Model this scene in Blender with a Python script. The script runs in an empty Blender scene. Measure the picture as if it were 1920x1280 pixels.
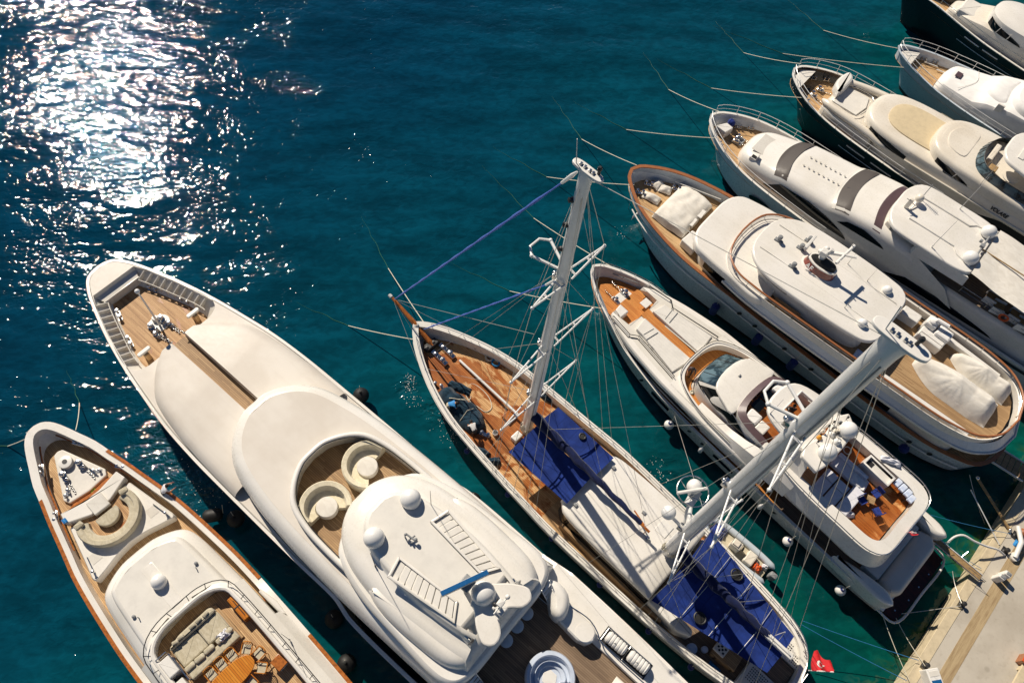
import bpy, bmesh, math, random
from math import sin, cos, pi, radians, hypot, atan2, exp, sqrt
from mathutils import Vector, Matrix, noise
random.seed(7)
SC = bpy.context.scene
COL = SC.collection
# ------------------------------------------------------------------ camera
F_PX, CAM_H = 1450.0, 50.0
nad = Vector((-120.0, -772.0, -F_PX)).normalized()
cz = -nad
cy = Vector((0, 1, 0)); cy = (cy - cz * cy.dot(cz)).normalized()
cx = cy.cross(cz)
RW = Matrix((cx, cy, cz))                       # world = RW @ camera
camd = bpy.data.cameras.new('camera'); cam = bpy.data.objects.new('camera', camd); COL.objects.link(cam)
camd.sensor_width = 36; camd.lens = 36 * F_PX / 1920; camd.clip_end = 3000; camd.clip_start = 0.5
cam.matrix_world = Matrix.Translation((0, 0, CAM_H)) @ RW.to_4x4()
SC.camera = cam
# ------------------------------------------------------------------ light
sd = Vector((-0.373, 0.635, 0.677)).normalized()   # towards the sun
W = bpy.data.worlds.new('World'); SC.world = W; W.use_nodes = True
nt = W.node_tree; nt.nodes.clear()
sky = nt.nodes.new('ShaderNodeTexSky'); sky.sky_type = 'NISHITA'; sky.sun_disc = False
sky.sun_elevation = math.asin(sd.z); sky.sun_rotation = atan2(sd.x, sd.y)
sky.air_density = 0.75; sky.dust_density = 0.0; sky.ozone_density = 6.0
bg = nt.nodes.new('ShaderNodeBackground'); bg.inputs[1].default_value = 0.05
wo = nt.nodes.new('ShaderNodeOutputWorld')
nt.links.new(sky.outputs[0], bg.inputs[0]); nt.links.new(bg.outputs[0], wo.inputs[0])
sl = bpy.data.lights.new('sun', 'SUN'); sl.energy = 5.0; sl.angle = radians(0.5); sl.color = (1.0, 0.90, 0.76)
so = bpy.data.objects.new('sun', sl); COL.objects.link(so)
so.rotation_euler = (-sd).to_track_quat('-Z', 'Y').to_euler()
SC.view_settings.view_transform = 'Standard'; SC.view_settings.look = 'None'
SC.view_settings.exposure = 0.08; SC.view_settings.gamma = 1.0
SC.cycles.max_bounces = 6; SC.cycles.diffuse_bounces = 2; SC.cycles.caustics_reflective = False; SC.cycles.caustics_refractive = False

# ------------------------------------------------------------------ measuring: picture windows -> world points at a real height
O = dict(a=(0, 760), b=(150, 460), c=(500, 760), d=(700, 500), e=(900, 760), f=(1180, 760), g=(1080, 480),
         h=(1400, 480), i=(1160, 180), j=(1400, 180), k=(1400, 0), l=(1400, 760))
O4 = dict(n=(1080, 480), o=(1320, 180), q=(1600, 300), r=(1380, 660), s=(1640, 880))
def wpt(k, X, Y, z):
    if k in O: x, y = O[k][0] + X * .40625, O[k][1] + Y * .40625
    elif k == 's': x, y = 1640 + X * .3125, 880 + Y * .3125
    elif k in O4: x, y = O4[k][0] + X * .25, O4[k][1] + Y * .25
    else: x, y = X, Y
    d = RW @ Vector((x - 960, 640 - y, -F_PX))
    t = (z - CAM_H) / d.z
    return Vector((0, 0, CAM_H)) + d * t

class Frame:
    """a place to build in: origin, heading and height"""
    def __init__(s, x, y, z=0, deg=0): s.x, s.y, s.z, s.a = x, y, z, radians(deg)
    def loc(s, p):
        dx, dy = p.x - s.x, p.y - s.y; c, n = cos(s.a), sin(s.a)
        return (dx * c + dy * n, -dx * n + dy * c)
    def P(s, k, X, Y, z):
        u, v = s.loc(wpt(k, X, Y, z)); return (u, v, z - s.z)
    def pts(s, k, pts, z): return [s.P(k, X, Y, z)[:2] for X, Y in pts]
    def half(s, k, pts, z): return [(u, abs(v)) for u, v in s.pts(k, pts, z)]
    def world(s, u, v, z=0):
        c, n = cos(s.a), sin(s.a); return Vector((s.x + u * c - v * n, s.y + u * n + v * c, s.z + z))
    def sub(s, u, v, z=0, deg=0):
        w = s.world(u, v, z); return Frame(w.x, w.y, w.z, math.degrees(s.a) + deg)
WORLD = Frame(0, 0, 0, 0)

# ------------------------------------------------------------------ objects
def place(o, fr): o.location = (fr.x, fr.y, fr.z); o.rotation_euler = (0, 0, fr.a)
def tag(o, label, cat, group=None):
    o['label'] = label; o['category'] = cat
    if group: o['group'] = group
    return o
def thing(name, label, cat, fr, group=None):
    o = bpy.data.objects.new(name, None); COL.objects.link(o); place(o, fr); o.empty_display_size = .3
    return tag(o, label, cat, group)
def kids(o): return [c for c in bpy.data.objects if c.parent == o]
def dup(o, fr, label, parent=None):
    def rec(src, par):
        c = src.copy(); COL.objects.link(c)
        if par: c.parent = par
        for k in kids(src): rec(k, c)
        return c
    c = rec(o, parent)
    if fr: place(c, fr)
    if label: c['label'] = label
    return c

class G:
    """collects geometry; mk() links it as one mesh object"""
    def __init__(s): s.v = []; s.f = []; s.m = []; s.cur = 0
    def add(s, vs, fs):
        n = len(s.v); s.v += [tuple(p) for p in vs]
        for f in fs: s.f.append(tuple(n + i for i in f)); s.m.append(s.cur)
    def mk(s, name, mats, parent=None, fr=None, ang=38, flip=True, smooth=True):
        me = bpy.data.meshes.new(name); me.from_pydata(s.v, [], s.f)
        for i, p in enumerate(me.polygons): p.material_index = s.m[i]
        bm = bmesh.new(); bm.from_mesh(me)
        bmesh.ops.remove_doubles(bm, verts=bm.verts, dist=1e-4)
        bmesh.ops.dissolve_degenerate(bm, edges=bm.edges, dist=1e-5)
        if flip: bmesh.ops.recalc_face_normals(bm, faces=bm.faces)
        lim = radians(ang)
        for f in bm.faces: f.smooth = smooth
        for e in bm.edges:
            if len(e.link_faces) == 2:
                try:
                    an = e.calc_face_angle(); a0, a1 = e.link_faces[0].calc_area(), e.link_faces[1].calc_area()
                    if an > lim or (an > .09 and max(a0, a1) > 7 * min(a0, a1) and max(a0, a1) > .08): e.smooth = False
                except ValueError: pass
        bm.to_mesh(me); bm.free()
        for m in (mats if isinstance(mats, (list, tuple)) else [mats]): me.materials.append(m)
        o = bpy.data.objects.new(name, me); COL.objects.link(o)
        if parent: o.parent = parent
        if fr: place(o, fr)
        return o
    # ---- shapes
    def box(s, x0, x1, y0, y1, z0, z1, b=0.0, rot=0, c=None):
        pol = [(x0, y0), (x1, y0), (x1, y1), (x0, y1)]
        if rot:
            cx_, cy_ = c or ((x0 + x1) / 2, (y0 + y1) / 2); cr, sr = cos(rot), sin(rot)
            pol = [(cx_ + (x - cx_) * cr - (y - cy_) * sr, cy_ + (x - cx_) * sr + (y - cy_) * cr) for x, y in pol]
        b = min(b, (z1 - z0) * .45, abs(x1 - x0) * .45, abs(y1 - y0) * .45)
        s.slab(pol, z0, z1, b)
        return s
    def slab(s, pol, z0, z1, b=0.0, bot=True):
        pol = rpoly(pol, b) if b > 0.03 else pol
        rings = [(0, z0), (0, z1 - b)] + ([(b * .3, z1 - b * .3), (b, z1)] if b > 0 else [])
        if b == 0: rings = [(0, z0), (0, z1)]
        return s.rings(pol, rings, bot)
    def rings(s, pol, prof, bot=False, crown=0):
        n = len(pol)
        if area(pol) < 0: pol = pol[::-1]
        vs, fs = [], []
        for d, z in prof:
            q = inset(pol, d) if d else pol
            vs += [(x, y, z(x) if callable(z) else z) for x, y in q]
        for r in range(len(prof) - 1):
            for i in range(n):
                j = (i + 1) % n; fs.append((r * n + i, r * n + j, (r + 1) * n + j, (r + 1) * n + i))
        L = (len(prof) - 1) * n
        if crown:
            cxx = sum(v[0] for v in vs[L:]) / n; cyy = sum(v[1] for v in vs[L:]) / n; zz = vs[L][2]
            for t in (.75, .45, .15):
                vs += [(cxx + (vs[L + i][0] - cxx) * t, cyy + (vs[L + i][1] - cyy) * t, zz + crown * (1 - t * t)) for i in range(n)]
            for r in range(3):
                for i in range(n):
                    j = (i + 1) % n; a = L + r * n; fs.append((a + i, a + j, a + n + j, a + n + i))
            L += 3 * n
        fs.append(tuple(range(L, L + n)))
        if bot: fs.append(tuple(range(n - 1, -1, -1)))
        s.add(vs, fs); return s
    def tube(s, path, r, n=8, cap=True):
        path = [Vector(p) for p in path]; vs, fs = [], []
        rr = r if isinstance(r, (list, tuple)) else [r] * len(path)
        up = None
        for i, p in enumerate(path):
            d = (path[min(i + 1, len(path) - 1)] - path[max(i - 1, 0)]).normalized()
            if up is None:
                up = Vector((0, 0, 1)) if abs(d.z) < .9 else Vector((1, 0, 0))
            a = (up - d * up.dot(d)).normalized(); up = a; b = d.cross(a)
            vs += [p + (a * cos(2 * pi * k / n) + b * sin(2 * pi * k / n)) * rr[i] for k in range(n)]
        for i in range(len(path) - 1):
            for k in range(n):
                k2 = (k + 1) % n; fs.append((i * n + k, i * n + k2, (i + 1) * n + k2, (i + 1) * n + k))
        if cap: fs += [tuple(range(n - 1, -1, -1)), tuple(range((len(path) - 1) * n, len(path) * n))]
        s.add(vs, fs); return s
    def lathe(s, c, prof, n=20, axis=None, sx=1, sy=1):
        c = Vector(c); ax = Vector(axis or (0, 0, 1)).normalized()
        a = ax.orthogonal().normalized(); b = ax.cross(a)
        if axis is None: a, b = Vector((1, 0, 0)), Vector((0, 1, 0))
        vs, fs = [], []
        for r, h in prof:
            vs += [c + ax * h + (a * cos(2 * pi * k / n) * sx + b * sin(2 * pi * k / n) * sy) * max(r, 1e-4) for k in range(n)]
        for i in range(len(prof) - 1):
            for k in range(n):
                k2 = (k + 1) % n; fs.append((i * n + k, i * n + k2, (i + 1) * n + k2, (i + 1) * n + k))
        fs += [tuple(range(n - 1, -1, -1)), tuple(range((len(prof) - 1) * n, len(prof) * n))]
        s.add(vs, fs); return s
    def ball(s, c, r, n=16, sz=1.0, half=False):
        pr = [(r * sin(t * pi / 10), -r * sz * cos(t * pi / 10)) for t in range(5 if half else 0, 11)]
        return s.lathe(c, pr, n)
    def quad(s, a, b, c, d): s.add([a, b, c, d], [(0, 1, 2, 3)]); return s
    def grid(s, fn, nu, nv):
        vs = [fn(i / nu, j / nv) for i in range(nu + 1) for j in range(nv + 1)]
        fs = [(i * (nv + 1) + j, i * (nv + 1) + j + 1, (i + 1) * (nv + 1) + j + 1, (i + 1) * (nv + 1) + j) for i in range(nu) for j in range(nv)]
        s.add(vs, fs); return s

def area(p): return sum(p[i][0] * p[(i + 1) % len(p)][1] - p[(i + 1) % len(p)][0] * p[i][1] for i in range(len(p))) / 2
def inset(pol, d):
    n = len(pol); out = []
    for i in range(n):
        ax, ay = pol[i - 1]; bx, by = pol[i]; cx_, cy_ = pol[(i + 1) % n]
        e1 = Vector((bx - ax, by - ay)); e2 = Vector((cx_ - bx, cy_ - by))
        if e1.length < 1e-6: e1 = e2
        if e2.length < 1e-6: e2 = e1
        if e1.length < 1e-6: out.append((bx, by)); continue
        e1.normalize(); e2.normalize()
        n1 = Vector((-e1.y, e1.x)); n2 = Vector((-e2.y, e2.x)); m = n1 + n2
        if m.length < .2: m = n1
        m.normalize(); k = d / max(m.dot(n1), .45)
        out.append((bx + m.x * k, by + m.y * k))
    return out
def rpoly(pol, r, k=3):
    """round the corners of a polygon"""
    n = len(pol); out = []
    for i in range(n):
        A = Vector(pol[i - 1]); B = Vector(pol[i]); C = Vector(pol[(i + 1) % n])
        d1 = (A - B); d2 = (C - B); rr = min(r, d1.length * .45, d2.length * .45)
        if d1.length < 1e-5 or d2.length < 1e-5: out.append(tuple(B)); continue
        p = B + d1.normalized() * rr; q = B + d2.normalized() * rr
        for t in range(k + 1):
            t /= k; out.append(tuple(p * (1 - t) ** 2 + B * 2 * t * (1 - t) + q * t * t))
    return out
def lerp(tab, x):
    if not isinstance(tab, (list, tuple)): return tab
    if x <= tab[0][0]: return tab[0][1]
    for (a, b), (c, d) in zip(tab, tab[1:]):
        if x <= c: return b + (d - b) * (x - a) / max(c - a, 1e-6)
    return tab[-1][1]
def Z(t): return (lambda u: lerp(t, u)) if isinstance(t, (list, tuple)) else (t if callable(t) else (lambda u: t))
def spl(pts, step=.35):
    """smooth a polyline of 2-D/3-D points; a point given with a trailing 'c' is a corner"""
    segs, cur = [], []
    for p in pts:
        cor = p[-1] == 'c'; q = tuple(p[:-1]) if cor else tuple(p)
        cur.append(q)
        if cor and len(cur) > 1: segs.append(cur); cur = [q]
    if len(cur) > 1: segs.append(cur)
    out = []
    for sg in segs:
        P = [Vector(q) for q in sg]
        if len(P) == 2:
            k = max(1, int((P[1] - P[0]).length / step / 2))
            L = [P[0].lerp(P[1], t / k) for t in range(k + 1)]
        else:
            L = []
            for i in range(len(P) - 1):
                a = P[i - 1] if i else P[0] * 2 - P[1]; b = P[i]; c = P[i + 1]
                d = P[i + 2] if i + 2 < len(P) else P[-1] * 2 - P[-2]
                t1 = max((b - a).length, 1e-3) ** .5; t2 = max((c - b).length, 1e-3) ** .5; t3 = max((d - c).length, 1e-3) ** .5
                m1 = ((b - a) / t1 - (c - a) / (t1 + t2) + (c - b) / t2) * t2
                m2 = ((c - b) / t2 - (d - b) / (t2 + t3) + (d - c) / t3) * t2
                k = max(2, int((c - b).length / step))
                for t in range(k):
                    t /= k; L.append(b * (2*t**3 - 3*t*t + 1) + m1 * (t**3 - 2*t*t + t) + c * (3*t*t - 2*t**3) + m2 * (t**3 - t*t))
            L.append(P[-1])
        out += [tuple(q) for q in (L if not out else L[1:])]
    return out
def hin(half, d):
    """inset of a symmetric half outline"""
    ring = [(u, w) for u, w in half] + [(u, -w) for u, w in half[::-1]]
    q = []
    for p in ring:
        if not q or hypot(p[0] - q[-1][0], p[1] - q[-1][1]) > 1e-5: q.append(p)
    sgn = 1 if area(ring) > 0 else -1
    n = len(half); full = inset(ring, d * sgn)
    out = []
    for (u0, w0), (u, w) in zip(half, full[:n]):
        if w0 < 1e-4: out.append((u0 + (d if half.index((u0, w0)) == 0 else -d), 0.0))
        else: out.append((u, max(w, 0.0)))
    return out
def shell(g, half, prof, camber=0.0, k=6, top=True, mtop=None, cz=None):
    """symmetric superstructure: rings going up and in, closed by a cambered top"""
    n = len(half); levels = []
    for d, z in prof:
        h = hin(half, d) if d else half; zf = Z(z); levels.append([(u, w, zf(u)) for u, w in h])
    vs, fs = [], []
    for lv in levels: vs += lv + [(u, -w, z) for u, w, z in lv]
    for r in range(len(levels) - 1):
        a, b = r * 2 * n, (r + 1) * 2 * n
        for i in range(n - 1):
            fs.append((a + i, a + i + 1, b + i + 1, b + i)); fs.append((a + n + i + 1, a + n + i, b + n + i, b + n + i + 1))
        fs.append((a + n - 1, a + 2 * n - 1, b + 2 * n - 1, b + n - 1)); fs.append((a + n, a, b, b + n))
    g.add(vs, fs)
    if top:
        if mtop is not None: cur = g.cur; g.cur = mtop
        lv = levels[-1]; wm = max(w for u, w, z in lv) or 1
        vs = []
        for u, w, z in lv:
            for j in range(2 * k + 1):
                s_ = 1 - j / k; vs.append((u, w * s_, z + camber * (w / wm) ** 1.3 * (1 - s_ * s_)))
        m = 2 * k + 1
        g.add(vs, [(i * m + j, i * m + j + 1, (i + 1) * m + j + 1, (i + 1) * m + j) for i in range(n - 1) for j in range(m - 1)])
        if mtop is not None: g.cur = cur
    return levels
def strip(g, A, B):
    """faces between two equally long 3-D polylines"""
    n = len(A); g.add(list(A) + list(B), [(i, i + 1, n + i + 1, n + i) for i in range(n - 1)])
def cut(half, u0, u1): 
    out = []
    for (a, b), (c, d) in zip(half, half[1:]):
        if c < u0 or a > u1: continue
        if not out: out.append((max(a, u0), b + (d - b) * (max(a, u0) - a) / max(c - a, 1e-6)))
        if c <= u1: out.append((c, d))
        else: out.append((u1, b + (d - b) * (u1 - a) / max(c - a, 1e-6)))
    return out
def band(g, half, u0, u1, z0, z1, i0=0.0, i1=0.0, off=.02, sides=(1, -1), th=.05):
    """a strip of glass or trim on the side of a shell, from u0 to u1; i0, i1 = inset of the shell at its lower and upper edge"""
    z0f, z1f = Z(z0), Z(z1)
    lo, hi = cut(hin(half, i0 - off), u0, u1), cut(hin(half, i1 - off), u0, u1)
    m = max(len(lo), len(hi), 6); us = [u0 + (u1 - u0) * i / (m * 2) for i in range(m * 2 + 1)]
    for s_ in sides:
        A = [(u, s_ * lerp(lo, u), z0f(u)) for u in us]; B = [(u, s_ * lerp(hi, u), z1f(u)) for u in us]
        A2 = [(u, y - s_ * th, z) for u, y, z in A]; B2 = [(u, y - s_ * th, z) for u, y, z in B]
        strip(g, A, B); strip(g, A2, A); strip(g, B, B2)
def hull(parent, half, sheer, deckz, capw=.22, flare=.10, bowflare=.55, bowlen=5, rake=2.5, mats=None, mcap=None, mdeck=None,
         sternin=.0, caph=.05, bin_=.06, deck=True, boot=.35, names=('hull', 'cap_rail', 'deck'), mstripe=None, stripez=None):
    half = spl(half, .45); zs, zd = Z(sheer), Z(deckz); U = half[-1][0]
    g = G()
    def lev(z_or_t, istop=False):
        out = []
        for u, w in half:
            zt = zs(u); zz = zt if istop else min(z_or_t, zt); t = (zt - zz) / (zt + .8)
            fl = flare + (bowflare - flare) * exp(-(u / bowlen))
            uu = u + rake * (t ** .8) * exp(-u / (bowlen * 1.4)) - sternin * t * max(0, (u - U + 4) / 4)
            out.append((uu, w * (1 - fl * t ** .75), zz))
        return out
    zl = [None, 2.6, 1.6, .9, boot, .12, -.8] if min(zs(u) for u, w in half) > 2.7 else [None, 1.5, .9, boot, .12, -.8]
    L = [lev(0, True)] + [lev(z) for z in zl[1:]]
    n = len(half)
    def ringfaces(g, A, B, close=True):
        vs = A + [(u, -w, z) for u, w, z in A] + B + [(u, -w, z) for u, w, z in B]; fs = []
        for i in range(n - 1):
            fs.append((i, i + 1, 2 * n + i + 1, 2 * n + i)); fs.append((n + i + 1, n + i, 3 * n + i, 3 * n + i + 1))
        if close: fs.append((n - 1, 2 * n - 1, 4 * n - 1, 3 * n - 1))
        g.add(vs, fs)
    for i in range(len(L) - 1):
        g.cur = 1 if zl[i + 1] is not None and zl[i + 1] < boot - .01 else 0
        ringfaces(g, L[i], L[i + 1])
    g.cur = 0
    # bulwark inside
    hi = hin(half, capw); T = [(u, w, zs(u)) for u, w in hi]
    hi2 = hin(half, capw + bin_); D = [(u, w, zd(u)) for u, w in hi2]
    ringfaces(g, T, D)
    g.mk(names[0], mats, parent)
    g = G()  # cap rail
    e = .04
    o_ = hin(half, -e); A = [(u, w, zs(u) - .02) for u, w in o_]; B = [(u, w, zs(u) + caph) for u, w in o_]
    h2 = hin(half, capw + e * .5); C = [(u, w, zs(u) + caph) for u, w in h2]; E_ = [(u, w, zs(u) - .03) for u, w in h2]
    ringfaces(g, A, B); ringfaces(g, B, C); ringfaces(g, C, E_)
    g.mk(names[1], mcap, parent)
    if deck:
        g = G(); hd = hin(half, capw + bin_ * .5)
        vs = []; K = 6
        for u, w in hd:
            for j in range(2 * K + 1): vs.append((u, w * (1 - j / K), zd(u) + .0))
        m = 2 * K + 1
        g.add(vs, [(i * m + j, i * m + j + 1, (i + 1) * m + j + 1, (i + 1) * m + j) for i in range(n - 1) for j in range(m - 1)])
        g.mk(names[2], mdeck, parent)
    return half
def rail(g, path, h=.9, every=1.2, r=.022, mid=1, closed=False):
    path = [Vector(p) for p in path]
    top = [p + Vector((0, 0, h)) for p in path]; g.tube(top, r, 6)
    for m in range(mid):
        g.tube([p + Vector((0, 0, h * (m + 1) / (mid + 1))) for p in path], r * .6, 5)
    acc = 0; g.tube([path[0], top[0]], r * .9, 6)
    for a, b in zip(path, path[1:]):
        acc += (b - a).length
        if acc >= every: acc = 0; g.tube([b, b + Vector((0, 0, h))], r * .9, 6)
    g.tube([path[-1], top[-1]], r * .9, 6)
def sag(a, b, s=.4, n=14):
    a, b = Vector(a), Vector(b)
    return [a.lerp(b, t / n) - Vector((0, 0, s * 4 * (t / n) * (1 - t / n))) for t in range(n + 1)]
def text_mesh(txt, size, depth=.01, shear=0.0, bold=.0):
    cu = bpy.data.curves.new('lettering', 'FONT'); cu.body = txt; cu.size = size; cu.extrude = depth; cu.shear = shear; cu.offset = bold
    cu.align_x = 'CENTER'; cu.align_y = 'CENTER'
    o = bpy.data.objects.new('lettering', cu); COL.objects.link(o)
    dg = bpy.context.evaluated_depsgraph_get(); me = bpy.data.meshes.new_from_object(o.evaluated_get(dg))
    bpy.data.objects.remove(o); bpy.data.curves.remove(cu)
    return me
# ------------------------------------------------------------------ materials
def lin(h):
    h = h.lstrip('#'); f = lambda c: c / 12.92 if c <= .04045 else ((c + .055) / 1.055) ** 2.4
    return tuple(f(int(h[i:i + 2], 16) / 255) for i in (0, 2, 4)) + (1,)
class N:
    def __init__(s, name):
        s.m = bpy.data.materials.new(name); s.m.use_nodes = True; s.t = s.m.node_tree
        s.b = s.t.nodes['Principled BSDF']; s.tc = None
    def n(s, typ, **kw):
        x = s.t.nodes.new('ShaderNode' + typ)
        for k, v in kw.items():
            if k.startswith('_'): setattr(x, k[1:], v)
            else:
                kk = int(k[1:]) if k[0] == 'i' and k[1:].isdigit() else k
                x.inputs[kk].default_value = v
        return x
    def l(s, a, b): s.t.links.new(a, b)
    def co(s, scale=(1, 1, 1), rot=(0, 0, 0), world=False):
        if world: src = s.n('NewGeometry').outputs['Position']
        else:
            if not s.tc: s.tc = s.n('TexCoord')
            src = s.tc.outputs['Object']
        mp = s.n('Mapping'); mp.inputs['Scale'].default_value = scale; mp.inputs['Rotation'].default_value = rot
        s.l(src, mp.inputs[0]); return mp.outputs[0]
    def noise(s, scale, detail=3, co=None, rough=.5, dist=0):
        x = s.n('TexNoise'); x.inputs['Scale'].default_value = scale; x.inputs['Detail'].default_value = detail
        x.inputs['Roughness'].default_value = rough; x.inputs['Distortion'].default_value = dist
        s.l(co or s.co(), x.inputs['Vector']); return x.outputs['Fac']
    def ramp(s, fac, stops, interp='LINEAR'):
        x = s.n('ValToRGB'); cr = x.color_ramp; cr.interpolation = interp
        while len(cr.elements) > 1: cr.elements.remove(cr.elements[-1])
        cr.elements[0].position = stops[0][0]; cr.elements[0].color = stops[0][1]
        for p, c in stops[1:]:
            e = cr.elements.new(p); e.color = c
        s.l(fac, x.inputs[0]); return x.outputs[0]
    def mix(s, fac, a, b, mode='MIX'):
        x = s.n('Mix', _data_type='RGBA', _blend_type=mode)
        for v, i in ((fac, 0), (a, 6), (b, 7)):
            if hasattr(v, 'links'): s.l(v, x.inputs[i])
            else: x.inputs[i].default_value = v
        return x.outputs[2]
    def math(s, op, a, b=0.0, c=None, clamp=False):
        x = s.n('Math', _operation=op, _use_clamp=clamp)
        for i, v in enumerate((a, b) + ((c,) if c is not None else ())):
            if hasattr(v, 'links'): s.l(v, x.inputs[i])
            else: x.inputs[i].default_value = v
        return x.outputs[0]
    def rng(s, v, a, b, c=0.0, d=1.0, smooth=True):
        x = s.n('MapRange', _interpolation_type='SMOOTHSTEP' if smooth else 'LINEAR'); s.l(v, x.inputs[0])
        for i, q in enumerate((a, b, c, d)): x.inputs[i + 1].default_value = q
        return x.outputs[0]
    def bump(s, h, strength=.3, dist=.02, prev=None):
        x = s.n('Bump'); x.inputs['Strength'].default_value = strength; x.inputs['Distance'].default_value = dist
        s.l(h, x.inputs['Height'])
        if prev: s.l(prev, x.inputs['Normal'])
        return x.outputs[0]
    def fin(s, col=None, rough=.5, spec=.5, metal=0, bump=None, coat=0, sheen=0, ior=None):
        b = s.b
        if col is not None:
            if hasattr(col, 'links'): s.l(col, b.inputs['Base Color'])
            else: b.inputs['Base Color'].default_value = col
        if hasattr(rough, 'links'): s.l(rough, b.inputs['Roughness'])
        else: b.inputs['Roughness'].default_value = rough
        b.inputs['Specular IOR Level'].default_value = spec; b.inputs['Metallic'].default_value = metal
        b.inputs['Coat Weight'].default_value = coat; b.inputs['Coat Roughness'].default_value = .08
        b.inputs['Sheen Weight'].default_value = sheen
        if ior: b.inputs['IOR'].default_value = ior
        if bump: s.l(bump, b.inputs['Normal'])
        return s.m
def gel(name, col, col2=None, rough=.28, coat=.3, amt=.5):
    n = N(name); a = lin(col); b = lin(col2 or col)
    f = n.rng(n.noise(.35, 5, rough=.6), .35, .7)
    st = n.rng(n.noise(1.0, 4, n.co((.25, 3.0, 3.0))), .45, .8, 0, amt * .6)
    c = n.mix(f, a, b); c = n.mix(st, c, tuple(x * .86 for x in b[:3]) + (1,))
    r = n.math('ADD', n.math('MULTIPLY', n.noise(6, 3), .15), rough - .07)
    return n.fin(c, r, .5, coat=coat, bump=n.bump(n.noise(.8, 2), .12, .03))
def teak(name, cols, wet=None, plank=.09, caulk='2a2018', wetscale=.5, wetlo=.5, rough=.6, across=False, bias=0.0):
    n = N(name)
    p = n.co(rot=(0, 0, pi / 2) if across else (0, 0, 0))
    sx = n.n('SeparateXYZ'); n.l(p, sx.inputs[0])
    row = n.math('DIVIDE', sx.outputs[1], plank)
    fl = n.math('FLOOR', row); fr = n.math('SUBTRACT', row, fl)
    wn = n.n('TexWhiteNoise', _noise_dimensions='2D')
    cx_ = n.n('CombineXYZ'); n.l(fl, cx_.inputs[0])
    seg = n.math('FLOOR', n.math('ADD', n.math('DIVIDE', sx.outputs[0], 2.3), n.math('MULTIPLY', fl, .37))); n.l(seg, cx_.inputs[1])
    n.l(cx_.outputs[0], wn.inputs[0])
    grain = n.noise(3.0, 5, n.co((.6, 14, 6)), .6)
    v = n.math('ADD', n.math('MULTIPLY', wn.outputs[0], .55), n.math('MULTIPLY', grain, .45))
    c = n.ramp(v, [(.15, lin(cols[0])), (.5, lin(cols[1])), (.9, lin(cols[2]))])
    r_ = rough
    if wet:
        w = n.rng(n.noise(wetscale, 6, n.co((1, 1.6, 1)), .62, .6), wetlo, wetlo + .05)
        w2 = n.math('MULTIPLY', w, .92)
        c = n.mix(w2, c, n.ramp(v, [(.1, lin(wet[0])), (.9, lin(wet[1]))]))
        r_ = n.rng(w, 0, 1, rough, .32)
    line = n.math('LESS_THAN', n.math('MINIMUM', fr, n.math('SUBTRACT', 1.0, fr)), .07)
    c = n.mix(n.math('MULTIPLY', line, .8), c, lin(caulk))
    blot = n.rng(n.noise(.9, 4), .4, .75, 0, .3)
    c = n.mix(blot, c, lin(cols[0]))
    return n.fin(c, r_, .4, bump=n.bump(n.math('ADD', grain, n.math('MULTIPLY', line, -1.0)), .25, .006))
def cloth(name, col, col2, wr=.4, sc=2.5, sheen=.2, seam=0, bd=.025):
    n = N(name); nz = n.noise(sc, 5, n.co((1, 1.7, 1)), .55, .8)
    c = n.mix(n.rng(nz, .3, .7), lin(col2), lin(col))
    h = nz
    if seam:
        w = n.n('TexWave', _wave_type='BANDS', _bands_direction='X'); w.inputs['Scale'].default_value = seam
        n.l(n.co(), w.inputs[0]); line = n.rng(w.outputs[1], .0, .02, 1, 0)
        c = n.mix(n.math('MULTIPLY', line, .4), c, tuple(x * .5 for x in lin(col)[:3]) + (1,)); h = n.math('ADD', h, n.math('MULTIPLY', line, -.3))
    weave = n.noise(90, 2)
    return n.fin(c, .85, .2, sheen=sheen, bump=n.bump(weave, .15, .004, n.bump(h, wr, bd)))
def plain(name, col, rough=.5, metal=0, spec=.5, var=.12, sc=3.0, coat=0, bmp=.1):
    n = N(name); a = lin(col); d = tuple(x * (1 - var * 2) for x in a[:3]) + (1,)
    c = n.mix(n.rng(n.noise(sc, 5, rough=.6), .35, .75), a, d)
    return n.fin(c, n.math('ADD', n.math('MULTIPLY', n.noise(sc * 3, 3), .2), max(rough - .1, .02)), spec, metal, bump=n.bump(n.noise(sc * 5, 3), bmp, .01), coat=coat)
M = {}
M['gel'] = gel('white_gelcoat', 'e9e5dd', 'dfdacf')
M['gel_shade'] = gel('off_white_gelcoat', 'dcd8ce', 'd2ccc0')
M['gel_dust'] = gel('dusty_white_paint', 'd6cfc4', 'cac1b4', rough=.5, coat=.05, amt=.3)
M['cream'] = gel('cream_gelcoat', 'e7dfd0', 'dbd1bf')
M['tan'] = plain('tan_nonslip', 'd2c09c', .7, var=.06)
M['nonslip'] = plain('grey_white_nonslip', 'd8d5ce', .75, var=.05, sc=1.5, bmp=.3)
M['nonslip_w'] = plain('white_nonslip', 'dedad1', .7, var=.05, sc=1.5, bmp=.3)
M['grey_hull'] = gel('pale_grey_hull_paint', 'cfd3d6', 'c4c8cc', amt=.3)
M['hullblue'] = gel('pale_blue_grey_hull_paint', 'c3ccd3', 'b7c2ca', amt=.25)
M['navy'] = gel('navy_hull_paint', '10151f', '0a0e16', rough=.3, coat=.15, amt=.1)
M['boot'] = plain('dark_boot_stripe', '15181d', .5)
M['glass'] = None
n = N('dark_tinted_glass'); M['glass'] = n.fin(n.mix(n.noise(.6, 3), lin('06090c'), lin('10161b')), .06, .4)
n = N('blue_grey_windscreen'); M['wind'] = n.fin(n.mix(n.rng(n.noise(1.2, 5, rough=.65, dist=.6), .42, .62), lin('1c2a30'), lin('5b7078')), .12, .8)
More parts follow.
